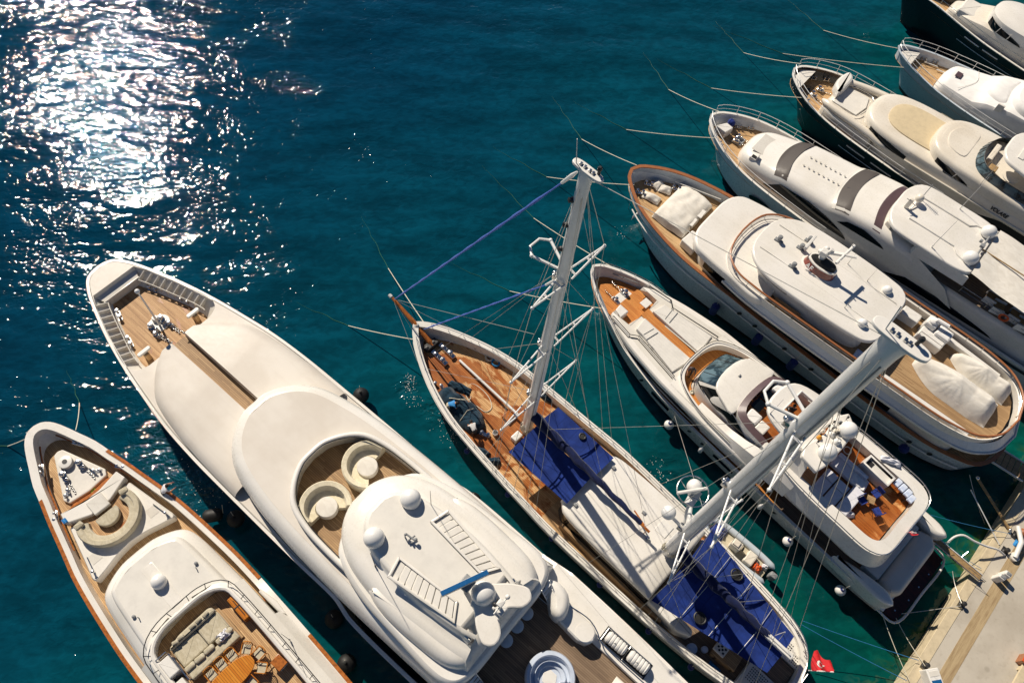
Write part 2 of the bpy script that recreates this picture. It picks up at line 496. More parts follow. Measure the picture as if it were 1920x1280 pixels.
M['band'] = plain('charcoal_roof_band', '4b443f', .55, var=.05, sc=2)
M['mauve'] = plain('plum_tinted_band', '5d4a4c', .35, var=.08, sc=2, coat=.3)
M['teak'] = teak('pale_teak_deck', ('a8835a', 'c59f70', 'd6b485'))
M['teak_worn'] = teak('worn_teak_deck', ('9b744b', 'bd9466', 'd0ab7c'), wet=('8a4a1c', 'b06a30'), wetscale=.55, wetlo=.6)
M['teak_grey'] = teak('grey_brown_teak_deck', ('6d5a48', '86705a', '97826a'), plank=.11, rough=.7)
M['teak_dry'] = teak('dry_brown_teak_deck', ('8a6d4c', 'a68660', 'b8996f'), plank=.11)
M['teak_wet'] = teak('wet_gulet_teak_deck', ('b98a58', 'd2a36c', 'e0b684'), wet=('7a3810', 'b4662a'), wetscale=.33, wetlo=.49, plank=.12, rough=.45)
M['teak_orange'] = teak('oiled_orange_teak_deck', ('c98f55', 'dca468', 'e8b87c'), wet=('7e3a0e', 'a65616'), wetscale=.35, wetlo=.40)
M['teak_oiled'] = teak('oiled_side_deck_teak', ('b26c2c', 'c77f3a', 'd9964c'))
M['maroon_teak'] = teak('wet_dark_swim_platform_teak', ('2c0f0a', '3c1610', '4d2118'), plank=.1, rough=.4)
M['varnish'] = plain('varnished_wood', 'b66c2e', .25, var=.25, sc=5, coat=.6)
M['brown_rail'] = plain('brown_painted_rail', 'a5683f', .4, var=.1, sc=5, coat=.3)
M['redwood'] = plain('polished_mahogany', '8e3a26', .15, var=.25, sc=2.5, coat=.9)
M['steel'] = plain('polished_steel', 'd2d2d0', .22, metal=1, var=.05)
M['alu'] = gel('white_painted_aluminium', 'ecebe7', 'e0dfda', rough=.25, coat=.3, amt=.35)
M['white'] = plain('white_paint', 'e4e1da', .4, var=.04)
M['dome'] = plain('white_fibreglass_dome', 'e8e7e3', .3, var=.03, coat=.2)
M['black'] = plain('black_rubber', '141414', .6, var=.1)
M['dark'] = plain('dark_grey_plastic', '2b2b2c', .5, var=.1)
M['grey'] = plain('grey_plastic', '8b8d8e', .5, var=.08)
M['navy_fender'] = cloth('navy_fender_cloth', '22336f', '18245a', .2)
M['white_fender'] = plain('white_vinyl_fender', 'e6e2dc', .4, var=.06)
M['canvas'] = cloth('blue_awning_canvas', '1b357e', '152a66', .5, 1.1, .15, seam=.28)
M['canvas_dk'] = cloth('dark_blue_boom_cover', '111e48', '0d1636', .8, 2.5)
M['tarp'] = cloth('dark_teal_tarpaulin', '17384a', '0f2838', 1.0, 2.5, bd=.08)
M['cover'] = cloth('off_white_boat_cover', 'e6e1d6', 'd8d2c6', .9, 1.6)
M['cover_w'] = cloth('white_winter_cover', 'eceae6', 'e0deda', .8, .8)
M['cush'] = cloth('beige_cushion', 'c6bda6', 'b3a990', .8, 3.2)
M['cushion_cream'] = cloth('cream_cushion', 'e6dcc2', 'd6cbae', .8, 3.5)
M['cush_lav'] = cloth('pale_lounger_cushion', 'e4e3e6', 'd3d3da', .4, 2.5)
M['bluecloth'] = cloth('blue_cloth', '2a3f8c', '1d2d6b', .8, 4)
M['bluewhite'] = cloth('blue_white_cushion', 'b9c9e6', 'dfe5ef', .4, 3)
M['rope'] = plain('pale_mooring_rope', 'ded7c2', .9, var=.15, sc=12)
M['rope_wet'] = plain('algae_green_wet_rope', '2f6f55', .6, var=.2, sc=6)  # green of the water above a sunken rope, put into the rope colour
M['rope_blue'] = plain('blue_mooring_rope', '2c7fb5', .9, var=.15, sc=12)
M['wire'] = plain('rigging_wire', 'c9c6bd', .4, metal=.5, var=.1)
M['sailblue'] = cloth('blue_furled_sail_cover', '2a50b4', '4b70c4', .6, 7)
M['red'] = plain('red_cloth', 'c4161f', .8, var=.12)
M['orange'] = plain('orange_plastic', 'd4571e', .5)
M['yellow'] = plain('yellow_plastic', 'd9952a', .5)
M['green'] = plain('lime_cloth', '9fd34a', .7)
M['bright_blue'] = plain('bright_blue_cloth', '2a86c8', .7)
M['skin'] = plain('skin', 'b07a5a', .6, var=.06)
M['hair'] = plain('dark_hair', '1c1512', .7)
M['copper'] = plain('blue_panel', '1f5d93', .25, var=.1, coat=.5)
M['pool'] = plain('pale_blue_tub_shell', 'c9d3e2', .15, var=.04, coat=.5)
M['stain'] = plain('weathered_wood', 'a98a5e', .8, var=.2, sc=6)
M['chairwood'] = teak('varnished_table_wood', ('b86a1e', 'c97e28', 'd89238'), plank=.12, rough=.3)
n = N('clear_glass'); n.b.inputs['Transmission Weight'].default_value = 1; M['clear'] = n.fin(lin('e8f0ee'), .02, .5, ior=1.1)
# quay concrete
n = N('quay_concrete'); wc = lambda sc: n.co(world=True, scale=sc)
c = n.mix(n.rng(n.noise(.25, 6, n.co(world=True), .6), .35, .7), lin('c0b8a9'), lin('aca394'))
c = n.mix(n.rng(n.noise(3, 5, n.co(world=True), .7), .5, .8, 0, .5), c, lin('9a8f7e'))
sp = n.n('TexVoronoi'); sp.inputs['Scale'].default_value = .55; n.l(n.co(world=True), sp.inputs[0])
c = n.mix(n.rng(sp.outputs['Distance'], .10, .16, .35, 0), c, lin('7d7466'))
M['quay'] = n.fin(c, .85, .3, bump=n.bump(n.noise(12, 5, n.co(world=True), .7), .4, .01))
M['quay_edge'] = plain('pale_quay_edge', 'cfbf9f', .85, var=.12, sc=2, bmp=.4)
n = N('worn_quay_channel')
c = n.mix(n.rng(n.noise(2.0, 6, n.co((.4, 5, 1)), .7), .35, .7), lin('b5a07c'), lin('978060'))
M['channel'] = n.fin(c, .9, .2, bump=n.bump(n.noise(6, 4, n.co((.3, 6, 1))), .5, .02))
# ------------------------------------------------------------------ water
def water_mat():
    n = N('sea_water')
    P = n.n('NewGeometry').outputs['Position']; sx = n.n('SeparateXYZ'); n.l(P, sx.inputs[0]); X, Y = sx.outputs[0], sx.outputs[1]
    wco = n.co(world=True)
    # distance from the quay edge (the bottom shelves towards it)
    q = n.math('ADD', n.math('MULTIPLY', X, QN[0]), n.math('ADD', n.math('MULTIPLY', Y, QN[1]), -QD))   # >0 towards the sea
    n1 = n.noise(.035, 4, wco, .5); n2 = n.noise(.16, 4, wco, .55)
    depth = n.math('ADD', n.math('DIVIDE', q, 62), n.math('MULTIPLY', n.math('SUBTRACT', n1, .5), .4))
    c = n.ramp(depth, [(0, lin('04504a')), (.2, lin('04454a')), (.42, lin('045058')), (.65, lin('04485a')), (1.0, lin('033c56'))])
    gp = n.math('MULTIPLY', n.rng(n2, .45, .7), n.rng(depth, .1, .7, .5, 0))
    c = n.mix(gp, c, lin('056a58'))
    alg = n.math('MULTIPLY', n.rng(n.noise(.32, 5, wco, .7, .8), .52, .62), n.rng(q, .2, 2.0, .8, 0))
    c = n.mix(alg, c, lin('3d5a18'))
    lf = n.math('MULTIPLY', n.rng(n.math('ABSOLUTE', n.math('SUBTRACT', n.noise(.35, 3, wco), .5)), .0, .02, 1, 0), n.rng(q, .5, 3.0, .3, 0))
    c = n.mix(lf, c, lin('5f7350'))
    c = n.mix(1.0, c, (WATER_K, WATER_K, WATER_K, 1), 'MULTIPLY')
    # waves: long swell, wind ripples, capillaries; calm near the boats
    calm = n.rng(n.noise(.045, 3, wco), .35, .65, .75, 1.15)
    fetch = n.rng(q, 24, 60, .45, 1.0)
    a = n.noise(.11, 2, n.co((.55, 1.5, 1), (0, 0, .12), True), .5)
    b = n.noise(.55, 2, n.co((.6, 1.35, 1), (0, 0, .25), True), .5, .3)
    d = n.noise(1.6, 2, n.co((.8, 1.2, 1), (0, 0, -.4), True), .55, .5)
    e = n.noise(3.4, 2, n.co((.85, 1.15, 1), (0, 0, .6), True), .6, .4)
    am = n.math('MULTIPLY', calm, fetch)
    for px_, py_, rad, k_ in ((372, 905, 3.2, 3.6), (300, 830, 3.0, 1.6), (826, 770, 2.2, 3.5), (1243, 885, 1.8, 3.5), (765, 725, 1.3, 5)):   # water stirred up by pump outlets
        w0 = wpt('p', px_, py_, 0); dd = n.n('VectorMath', _operation='DISTANCE'); n.l(P, dd.inputs[0]); dd.inputs[1].default_value = (w0.x, w0.y, 0)
        am = n.math('ADD', am, n.rng(dd.outputs['Value'], 0, rad, k_, 0))
    nb = n.bump(a, 1.0, WV[0])
    def amp(h, dist, prev):
        x = n.n('Bump'); x.inputs['Distance'].default_value = dist; n.l(am, x.inputs['Strength']); n.l(h, x.inputs['Height'])
        n.l(prev, x.inputs['Normal']); return x.outputs[0]
    nb = amp(b, WV[1], nb); am = n.math('MULTIPLY', am, n.rng(n.noise(.22, 3, wco), .38, .68, .75, 1.7)); nb = amp(d, WV[2], nb); nb = amp(e, WV[3], nb)
    rel = n.math('MULTIPLY', n.rng(n.math('ADD', b, d), .75, 1.25, .84, 1.2), n.rng(n.noise(.25, 3, n.co((.4, 1.7, 1), (0, 0, .1), True), .55), .3, .7, .8, 1.2))  # ripple light put into the water colour: crests lighter, troughs darker
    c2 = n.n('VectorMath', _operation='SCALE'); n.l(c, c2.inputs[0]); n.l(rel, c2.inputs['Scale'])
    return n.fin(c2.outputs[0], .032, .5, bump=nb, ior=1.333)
qa, qb = wpt('p', 1700, 1275, 1.2), wpt('p', 1920, 925, 1.2)
qt = (qb - qa).normalized(); QN = (-qt.y, qt.x); QD = QN[0] * qa.x + QN[1] * qa.y
WATER_K = 0.7; WV = (.60, .16, .062, .017)
g = G(); g.quad((-400, -400, 0), (400, -400, 0), (400, 500, 0), (-400, 500, 0))
w = g.mk('water', water_mat(), flip=False); w['kind'] = 'structure'
# ------------------------------------------------------------------ people
def person(name_label, fr, J, shirt, pants, hairm='hair', shirtm2=None, group=None, sleeves=.5):
    """J: joint positions in the frame (metres): pelvis, chest, neck, head, and per side shoulder, elbow, wrist, hip, knee, ankle"""
    me = bpy.data.meshes.new('person'); V = []; Eg = []; Rd = []; K = []
    def v(p, r, k): V.append(Vector(p)); Rd.append(r); K.append(k); return len(V) - 1
    pel = v(J['pelvis'], .15, 1); ch = v(J['chest'], .165, 0); mid = v((Vector(J['pelvis']) + Vector(J['chest'])) / 2, .14, 0)
    nk = v(J['neck'], .06, 2); hd0 = v(Vector(J['neck']).lerp(Vector(J['head']), .45), .07, 2); hd = v(J['head'], .1, 2)
    Eg += [(pel, mid), (mid, ch), (ch, nk), (nk, hd0), (hd0, hd)]
    hands = []
    for s in ('l', 'r'):
        a = v(J[s + 'sh'], .07, 0); b = v(J[s + 'el'], .048, 0 if sleeves > .5 else 2); c = v(J[s + 'wr'], .032, 2)
        m = v(Vector(J[s + 'sh']).lerp(Vector(J[s + 'el']), .5), .058, 0)
        d_ = (Vector(J[s + 'wr']) - Vector(J[s + 'el'])).normalized(); pm = v(Vector(J[s + 'wr']) + d_ * .06, .036, 2)
        hands.append((Vector(J[s + 'wr']), d_, 1 if s == 'l' else -1))
        Eg += [(ch, a), (a, m), (m, b), (b, c), (c, pm)]
        h = v(J[s + 'hip'], .1, 1); k = v(J[s + 'kn'], .065, 1); an = v(J[s + 'an'], .042, 1)
        fd = Vector(J.get('fwd', (1, 0, 0))); ft = v(Vector(J[s + 'an']) + fd * .15 - Vector((0, 0, .03)), .04, 3)
        Eg += [(pel, h), (h, k), (k, an), (an, ft)]
    me.from_pydata(V, Eg, []); o = bpy.data.objects.new('person', me); COL.objects.link(o)
    md = o.modifiers.new('s', 'SKIN'); md.use_smooth_shade = True
    for i, sv in enumerate(me.skin_vertices[0].data): sv.radius = (Rd[i], Rd[i]); sv.use_root = (i == 0)
    o.modifiers.new('d', 'SUBSURF').levels = 1
    dg = bpy.context.evaluated_depsgraph_get(); m2 = bpy.data.meshes.new_from_object(o.evaluated_get(dg)); bpy.data.objects.remove(o)
    g = G(); g.v = [tuple(x.co) for x in m2.vertices]; g.f = [tuple(p.vertices) for p in m2.polygons]
    mats = [M[shirt], M[pants], M['skin'], M['dark'], M[hairm]]
    for p in m2.polygons:
        c = p.center; best = min(range(len(V)), key=lambda i: (V[i] - c).length - Rd[i]); g.m.append(K[best])
    g.cur = 2
    for w, d_, sg in hands:
        sd_ = d_.orthogonal().normalized(); up = d_.cross(sd_)
        for q in range(4):
            b0 = w + d_ * .085 + sd_ * (q - 1.5) * .02; L = (.06, .075, .07, .055)[q]
            g.tube([b0, b0 + d_ * L * .5, b0 + d_ * L * .85 - up * .02], [.0095, .0085, .006], 6)
        b0 = w + d_ * .04 + sd_ * sg * .03; g.tube([b0, b0 + d_ * .03 + sd_ * sg * .025, b0 + d_ * .06 + sd_ * sg * .03], [.011, .01, .007], 6)
    hc = Vector(J['head']); fw = Vector(J.get('face', J.get('fwd', (1, 0, 0)))).normalized()
    g.tube([hc + fw * .09, hc + fw * .125 - Vector((0, 0, .02))], [.014, .01], 6)      # nose
    sx_ = fw.cross(Vector((0, 0, 1))).normalized()
    for s_ in (1, -1):
        g.ball(hc + sx_ * s_ * .1, .022, 8)
    g.cur = 3
    for s_ in (1, -1): g.ball(hc + fw * .092 + sx_ * s_ * .033 + Vector((0, 0, .01)), .012, 6)
    g.tube([hc + fw * .095 - sx_ * .025 - Vector((0, 0, .05)), hc + fw * .095 + sx_ * .025 - Vector((0, 0, .05))], .006, 5)
    root = g.mk('person', mats, None, fr, flip=False); tag(root, name_label, 'person', group)
    h = G(); h.lathe(tuple(hc + Vector((0, 0, .01)) - fw * .015), [(.115 * cos(t * pi / 14), -.02 + .125 * sin(t * pi / 14)) for t in range(-1, 8)], 16); h.mk('hair', M[hairm], root)
    return root
def pose(kind='stand', lean=0.0, reach=(.45, .25), turn=0):
    if kind == 'stand':
        L = lean; J = dict(pelvis=(0, 0, .95), chest=(.32 * L, 0, 1.32 - .08 * L), neck=(.42 * L, 0, 1.5 - .12 * L), head=(.52 * L + .02, 0, 1.66 - .16 * L))
        for s, k in (('l', 1), ('r', -1)):
            J[s + 'sh'] = (.34 * L, .19 * k, 1.42 - .1 * L); J[s + 'el'] = (.34 * L + reach[0] * .45, .26 * k, 1.18 - .1 * L); J[s + 'wr'] = (.34 * L + reach[0], reach[1] * k, 1.1)
            J[s + 'hip'] = (0, .1 * k, .9); J[s + 'kn'] = (.03 + .06 * k, .12 * k, .5); J[s + 'an'] = (-.02 + .08 * k, .13 * k, .08)
    if kind == 'sit':
        J = dict(pelvis=(0, 0, .52), chest=(.06, 0, .9), neck=(.12, 0, 1.08), head=(.18, 0, 1.23))
        for s, k in (('l', 1), ('r', -1)):
            J[s + 'sh'] = (.08, .19 * k, 1.0); J[s + 'el'] = (.2, .27 * k, .78); J[s + 'wr'] = (.42, .12 * k, .72)
            J[s + 'hip'] = (.05, .1 * k, .5); J[s + 'kn'] = (.45, .14 * k, .5); J[s + 'an'] = (.48, .14 * k, .08)
    if kind == 'bend':
        J = dict(pelvis=(0, 0, .85), chest=(.36, 0, 1.05), neck=(.52, 0, 1.1), head=(.66, 0, 1.1))
        for s, k in (('l', 1), ('r', -1)):
            J[s + 'sh'] = (.44, .18 * k, 1.05); J[s + 'el'] = (.55, .24 * k, .78); J[s + 'wr'] = (.72, .16 * k, .58)
            J[s + 'hip'] = (0, .1 * k, .82); J[s + 'kn'] = (.1, .13 * k, .45); J[s + 'an'] = (-.02, .13 * k, .08)
        J['face'] = (.6, 0, -.8)
    return J
# ------------------------------------------------------------------ the largest yacht
def rows(g, half, hole, u0, u1, zf, n=40):
    """deck surface between an outer half outline and a hole half outline"""
    zf = Z(zf); us = [u0 + (u1 - u0) * i / n for i in range(n + 1)]
    for s_ in (1, -1):
        strip(g, [(u, s_ * lerp(half, u), zf(u)) for u in us], [(u, s_ * (lerp(hole, u) if hole else 0), zf(u)) for u in us])
def wallh(g, half, u0, u1, z0, z1, n=40):
    us = [u0 + (u1 - u0) * i / n for i in range(n + 1)]; z0, z1 = Z(z0), Z(z1)
    for s_ in (1, -1): strip(g, [(u, s_ * lerp(half, u), z1(u)) for u in us], [(u, s_ * lerp(half, u), z0(u)) for u in us])
def dome(g, c, r, h=None):
    x, y, z = c; h = h or r * .75
    g.lathe((x, y, z), [(r * .9, 0), (r * .97, .04), (r, h * .3)] + [(r * cos(t * pi / 16), h * .6 + r * sin(t * pi / 16)) for t in range(9)], 24)
def whip(parent, x, y, z, h, m='wire', r=.022, lean=(0, 0)):
    g = G(); g.tube([(x, y, z), (x, y, z + .35)], r * 2, 6); g.tube([(x, y, z + .3), (x + lean[0], y + lean[1], z + h)], [r, r * .5], 5); return g.mk('whip_antenna', M[m], parent)
def bits(g, x, y, z, s=1.0, ax=0):
    """pair of mooring bollards on a plate"""
    g.box(x - .28 * s, x + .28 * s, y - .1 * s, y + .1 * s, z, z + .04, .01, rot=ax)
    for k in (-1, 1):
        px_, py_ = x + k * .17 * s * cos(ax), y + k * .17 * s * sin(ax)
        g.lathe((px_, py_, z), [(.06 * s, 0), (.05 * s, .2 * s), (.085 * s, .22 * s), (.085 * s, .27 * s), (.02, .28 * s)], 12)
def windlass(g, x, y, z, s=1.0, ax=0):
    c_, n_ = cos(ax), sin(ax)
    T = lambda a, b: (x + a * c_ - b * n_, y + a * n_ + b * c_)
    g.box(x - .3 * s, x + .3 * s, y - .14 * s, y + .14 * s, z, z + .12 * s, .02, rot=ax)
    p = T(-.12 * s, 0); g.lathe((p[0], p[1], z + .1 * s), [(.15 * s, 0), (.16 * s, .06 * s), (.09 * s, .1 * s), (.09 * s, .2 * s), (.14 * s, .26 * s), (.13 * s, .32 * s), (.03, .34 * s)], 14)
    p = T(.18 * s, .05 * s); g.ball((p[0], p[1], z + .18 * s), .1 * s, 10)
    for k in range(9):
        p = T(.3 * s + k * .1 * s, (.02 if k % 2 else -.02) * s); g.ball((p[0], p[1], z + .05), .05 * s, 6, .7)
def fender_group(fr, spots, mat, r, L, label, group, kind='cyl', name='fender'):
    first = None
    for i, (k, X, Y, zc, lab) in enumerate(spots):
        p = fr.world(X, Y, zc) if k == 'L' else wpt(k, X, Y, zc); f2 = Frame(p.x, p.y, p.z, math.degrees(fr.a))
        if first is None:
            root = thing(name, lab, 'fender', f2, group)
            g = G()
            if kind == 'cyl': g.lathe((0, 0, -L / 2), [(.04, -.06), (.06, 0), (r * .6, .05), (r, .2), (r, L - .2), (r * .6, L - .05), (.05, L), (.04, L + .1)], 18)
            else: g.lathe((0, 0, -r), [(r * sin(t * pi / 12), r - r * cos(t * pi / 12)) for t in range(12)] + [(.09, 2 * r), (.07, 2 * r + .14)], 18)
            g.mk('fender_body', M[mat], root)
            g = G(); tz = L / 2 if kind == 'cyl' else r
            if kind != 'cyl' and mat == 'white_fender':
                g2 = G(); g2.lathe((0, 0, tz - .14), [(r * .5, 0.02), (.14, .12), (.1, .26), (.02, .27)], 12); g2.mk('end_cap', M['bluecloth'], root)
            g.tube([(0, 0, tz), (0, .05, tz + .9)], .018, 5); g.mk('rope', M['rope'], root)
            first = root
        else: dup(first, f2, lab)
B_ = Frame(-22.98, 29.19, 0, -42.3)
def build_B():
    t = thing('motor_yacht', 'largest white superyacht with smooth foredeck, sunken bow well and open lounge cockpit', 'yacht', B_)
    hh = spl([(0, 0), (.05, .45), (.3, 1.0), (1.1, 1.55), (2.3, 2.05), (4.8, 2.85), (7.3, 3.45), (9.7, 3.88), (12.2, 4.25), (15, 4.45), (18, 4.52), (24, 4.6), (27, 4.62), (28, 4.85), (34, 4.9), (40, 4.7), (46, 4.3), (52, 3.9)], .4)
    hull(t, hh, [(0, 5.5), (26.8, 5.5), (27.8, 5.0), (34, 5.0), (36, 6.2), (60, 6.2)], [(0, 4.9), (27, 4.2), (60, 4.2)], capw=.16, flare=.08, bowflare=.5, bowlen=7, rake=4.5, mats=[M['gel'], M['boot']], mcap=M['gel'], deck=False, caph=.02)
    R = spl([(1.65, 1.55), (2.8, 2.05), (4.85, 2.7), (6.6, 3.2), (7.5, 3.28), (8.0, 3.0), (8.25, 2.3)], .2)
    g = G(); ho = hin(hh, .14)
    rows(g, ho, None, 0.14, 1.65, 5.52, 12); rows(g, ho, R, 1.65, 8.25, 5.52, 60); rows(g, ho, None, 8.25, 27, 5.52, 40)
    g.mk('foredeck', M['gel_dust'], t)
    Ri = [(u, max(w - .85, .3)) for u, w in R]
    g = G(); ed = .0
    # moulded rim, front bench and flanks of the mooring well
    wallh(g, R, 1.65, 8.25, 5.25, 5.52, 60)
    for s_ in (1, -1):
        us = [1.65 + 6.6 * i / 60 for i in range(61)]
        strip(g, [(u, s_ * lerp(R, u), 5.25) for u in us], [(u, s_ * lerp(Ri, u), 4.45) for u in us])
    g.quad((1.65, -1.55, 5.52), (1.65, 1.55, 5.52), (1.7, 1.55, 5.2), (1.7, -1.55, 5.2))
    g.quad((1.7, -1.55, 5.2), (1.7, 1.55, 5.2), (2.25, 1.3, 5.12), (2.25, -1.3, 5.12))
    g.box(2.22, 2.3, -1.35, 1.35, 4.4, 5.14, .02)
    g.quad((8.25, -2.3, 5.52), (8.25, 2.3, 5.52), (8.25, 2.3, 4.4), (8.25, -2.3, 4.4))
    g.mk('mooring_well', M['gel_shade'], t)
    for s_ in (1, -1):
        for k in range(10):
            u = 2.35 + k * .5; w = lerp(R, u)
            g = G(); vs = []
            for du in (-.025, .025): vs += [(u + du, s_ * (w + .02), 5.5), (u + du, s_ * (w - .72), 5.02), (u + du, s_ * (w - .74), 4.42), (u + du, s_ * (w + .02), 4.8)]
            g.add(vs, [(0, 1, 2, 3), (7, 6, 5, 4), (0, 4, 5, 1), (1, 5, 6, 2), (2, 6, 7, 3), (3, 7, 4, 0)])
            g.mk('bulwark_frame', M['gel_shade'], t)
        g = G(); us = [2.3 + 5 * i / 30 for i in range(31)]
        g.tube([(u, s_ * (lerp(R, u) - .7), 5.03) for u in us], .035, 6); g.mk('bulwark_rail', M['gel_shade'], t)
    g = G(); g.slab([(2.28, -1.0), (2.28, 1.0), (4.9, 2.1), (7.6, 2.75), (8.24, 2.3), (8.24, -2.3), (7.6, -2.75), (4.9, -2.1)], 4.38, 4.46)
    g.mk('well_deck', M['teak_worn'], t)
    g = G(); g.slab([(8.24, -.46), (15.8, -.46), (15.8, .46), (8.24, .46)], 5.3, 5.56); g.mk('centre_walkway', M['teak_dry'], t)
    # twin turtle-back panels
    cr = spl([(8.28, 1.4), (8.8, 2.25), (9.6, 2.95), (10.5, 3.55), (12.7, 4.02), (15.5, 4.28), (19, 4.38)], .3)
    g = G()
    us = [8.28 + (18.6 - 8.28) * (i / 50) ** 1.3 for i in range(51)]
    prof = [(0, 5.52), (.06, 5.62), (.22, 5.82), (.45, 5.92), (.7, 5.96)]
    for s_ in (1, -1):
        L = [[(u, s_ * max(lerp(cr, u) - d * min(1, .35 + (u - 8.28)), .5), z + .12 * min(1, (u - 8.2) / 4)) for u in us] for d, z in prof]
        L += [[(u, s_ * (.5 + (lerp(cr, u) - 1.1 - .5) * k), 6.0 + .16 * min(1, (u - 8.2) / 4) + .08 * (1 - k)) for u in us] for k in (.8, .5, .2, 0)]
        L += [[(u, s_ * .46, 5.45) for u in us]]
        for a, b in zip(L, L[1:]): strip(g, a, b)
        g.add([l[0] for l in L], [tuple(range(len(L)))])
    g.mk('foredeck_panel', M['gel_dust'], t, ang=30)
    # pieces in the well
    g = G(); g.lathe((5.6, 0.1, 4.46), [(.62, 0), (.62, .03), (.6, .05), (.02, .05)], 28, sx=1.0, sy=1.15); g.lathe((5.25, .12, 4.5), [(.22, 0), (.22, .22), (.18, .28), (.02, .3)], 18)
    g.mk('hatch', M['white'], t)
    for s_ in (.38, -.42):
        g = G(); windlass(g, 5.75, s_, 4.48, 1.25, 0.1); windlass(g, 6.3, s_ * 1.35, 4.48, .9, .2); g.mk('windlass', M['steel'], t)
    for u, w, a in ((3.3, 1.45, .35), (3.3, -1.25, -.35), (5.6, 2.25, .3), (5.4, -2.0, -.3)): g = G(); bits(g, u, w, 4.46, 1.4, a); g.mk('bollard_pair', M['steel'], t)
    for s_ in (1, -1):
        g = G(); g.box(6.9, 7.35, s_ * 1.9 - .16, s_ * 1.9 + .16, 4.5, 5.15, .05)
        for k in range(5): g.tube([(7.2 + .1 * (k % 2), s_ * 1.9 - .14 + .07 * k, 4.5), (7.2, s_ * 1.9 - .14 + .07 * k, 5.1)], .02, 5)
        g.mk('fairlead_post', M['teak'], t)
        g = G(); c = (7.05, s_ * 1.9, 5.2)
        pol = [(c[0] + .13 * cos(a) , c[1] + (.33 if sin(a) > 0 else -.33) * 1 + .13 * sin(a)) for a in [k * pi / 10 + .01 for k in range(20)]]
        g.slab(pol, 5.15, 5.32, .03); g.mk('roller_cap', M['white'], t)
    g = G(); g.tube([(5.7, .05, 4.5), (5.7, .05, 8.5)], [.075, .05], 10); g.ball((5.7, .05, 8.6), .16, 12); g.mk('bow_staff', M['alu'], t)
    # second tier with the lounge cockpit
    h2 = spl([(15.5, 0), (15.52, .8), (16.3, 2.25), (17.6, 3.3), (20, 3.95), (22.5, 4.25), (27, 4.42), (35.0, 4.35)], .3)
    g = G(); rr = [(0, 5.5), (0, 6.5), (.05, 6.9), (.18, 7.25), (.38, 7.5), (.62, 7.62), (.8, 7.66)]
    shell(g, h2, rr, top=False)
    g.mk('main_superstructure', M['gel'], t)
    hc = spl([(20.75, 0), (20.8, .7), (21.4, 1.85), (22.2, 2.6), (23.5, 3.0), (25.5, 3.15), (28, 3.15)], .25)
    h2i = hin(h2, .78)
    g = G(); rows(g, h2i, None, 16.32, 20.75, 7.67, 30); rows(g, h2i, hc, 20.75, 28, 7.67, 50); rows(g, h2i, None, 28, 34.2, 7.67, 20)
    g.mk('superstructure_roof', M['gel_dust'], t)
    g = G(); wallh(g, hc, 20.75, 28, 6.9, 8.0, 50); wallh(g, hin(hc, -.14), 20.62, 28, 7.6, 8.0, 50)
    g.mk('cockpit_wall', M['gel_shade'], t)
    full = [(u, w, 8.0) for u, w in hc[::-1]] + [(u, -w, 8.0) for u, w in hc[1:]]
    g = G(); g.tube([(u, w * 1.0 + (0.07 if w > 0 else -.07), z) for u, w, z in full], .17, 10); g.mk('cockpit_rim', M['gel'], t)
    g = G(); g.tube([(u + .12, w * .965, 8.12) for u, w, z in full], .03, 6); g.mk('rim_rail', M['dark'], t)
    g = G(); rows(g, hc, None, 20.76, 28, 6.95, 40); g.mk('cockpit_floor', M['teak_dry'], t)
    g = G(); band(g, h2, 17.6, 25.4, [(17.6, 5.9), (25.4, 6.1)], [(17.6, 6.0), (22, 6.55), (25.4, 6.15)], off=.03); g.mk('side_window', M['glass'], t)
    for s_ in (1, -1):  # fitted curved sofas
        cx0, cy0 = 23.5, s_ * 1.6; g = G(); A0 = [pi * (.62 + k * 1.25 / 20) for k in range(21)]
        ang = [s_ * (a - 0.35) + pi * 0 for a in A0]
        def arc(r, z): return [(cx0 + r * cos(a), cy0 + r * sin(a) * 1.0, z) for a in ang]
        L = [arc(1.42, 6.95), arc(1.45, 7.85), arc(1.38, 7.95), arc(1.15, 7.9), arc(1.08, 7.5), arc(1.0, 7.42), arc(.62, 7.42), arc(.56, 7.3), arc(.56, 6.95)]
        for a, b in zip(L, L[1:]): strip(g, a, b)
        g.add([l[0] for l in L], [tuple(range(len(L)))]); g.add([l[-1] for l in L], [tuple(range(len(L)))])
        g.mk('curved_sofa', M['cushion_cream'], t)
    # house with swept brow
    h4 = spl([(25.2, 1.9), (26, 3.0), (28, 3.7), (31, 4.0), (34.2, 4.08), (34.95, 3.7), (35.3, 2.9), (35.35, 0)], .25)
    g = G(); pol = h4 + [(u, -w) for u, w in h4[::-1]][1:]
    g.rings(pol, [(0, 7.6), (0, 8.05), (.08, 8.25), (.25, 8.35)], bot=True); g.mk('roof_overhang', M['gel'], t, ang=50)
    g = G(); g.tube([(35.32, y, 8.0) for y in (-2.9, 2.9)], .03, 6); g.mk('gutter_line', M['dark'], t)
    h3 = spl([(24.55, 0), (24.58, .75), (25.05, 1.8), (25.9, 2.6), (27.2, 3.15), (30.4, 3.5), (33.8, 3.2), (35.0, 2.9)], .25)
    g = G(); pf = [(0, 6.95), (0, 8.15), (.06, 8.5), (.22, 8.8), (.5, 9.02), (.85, 9.12), (1.2, 9.14), (1.27, 9.2), (1.36, 9.62), (1.46, 9.74), (1.6, 9.78)]
    shell(g, h3, pf, top=False); g.mk('wheelhouse', M['gel'], t)
    g = G(); rows(g, hin(h3, 1.58), None, 26.14, 33.4, 9.785, 30); g.mk('wheelhouse_roof', M['nonslip_w'], t)
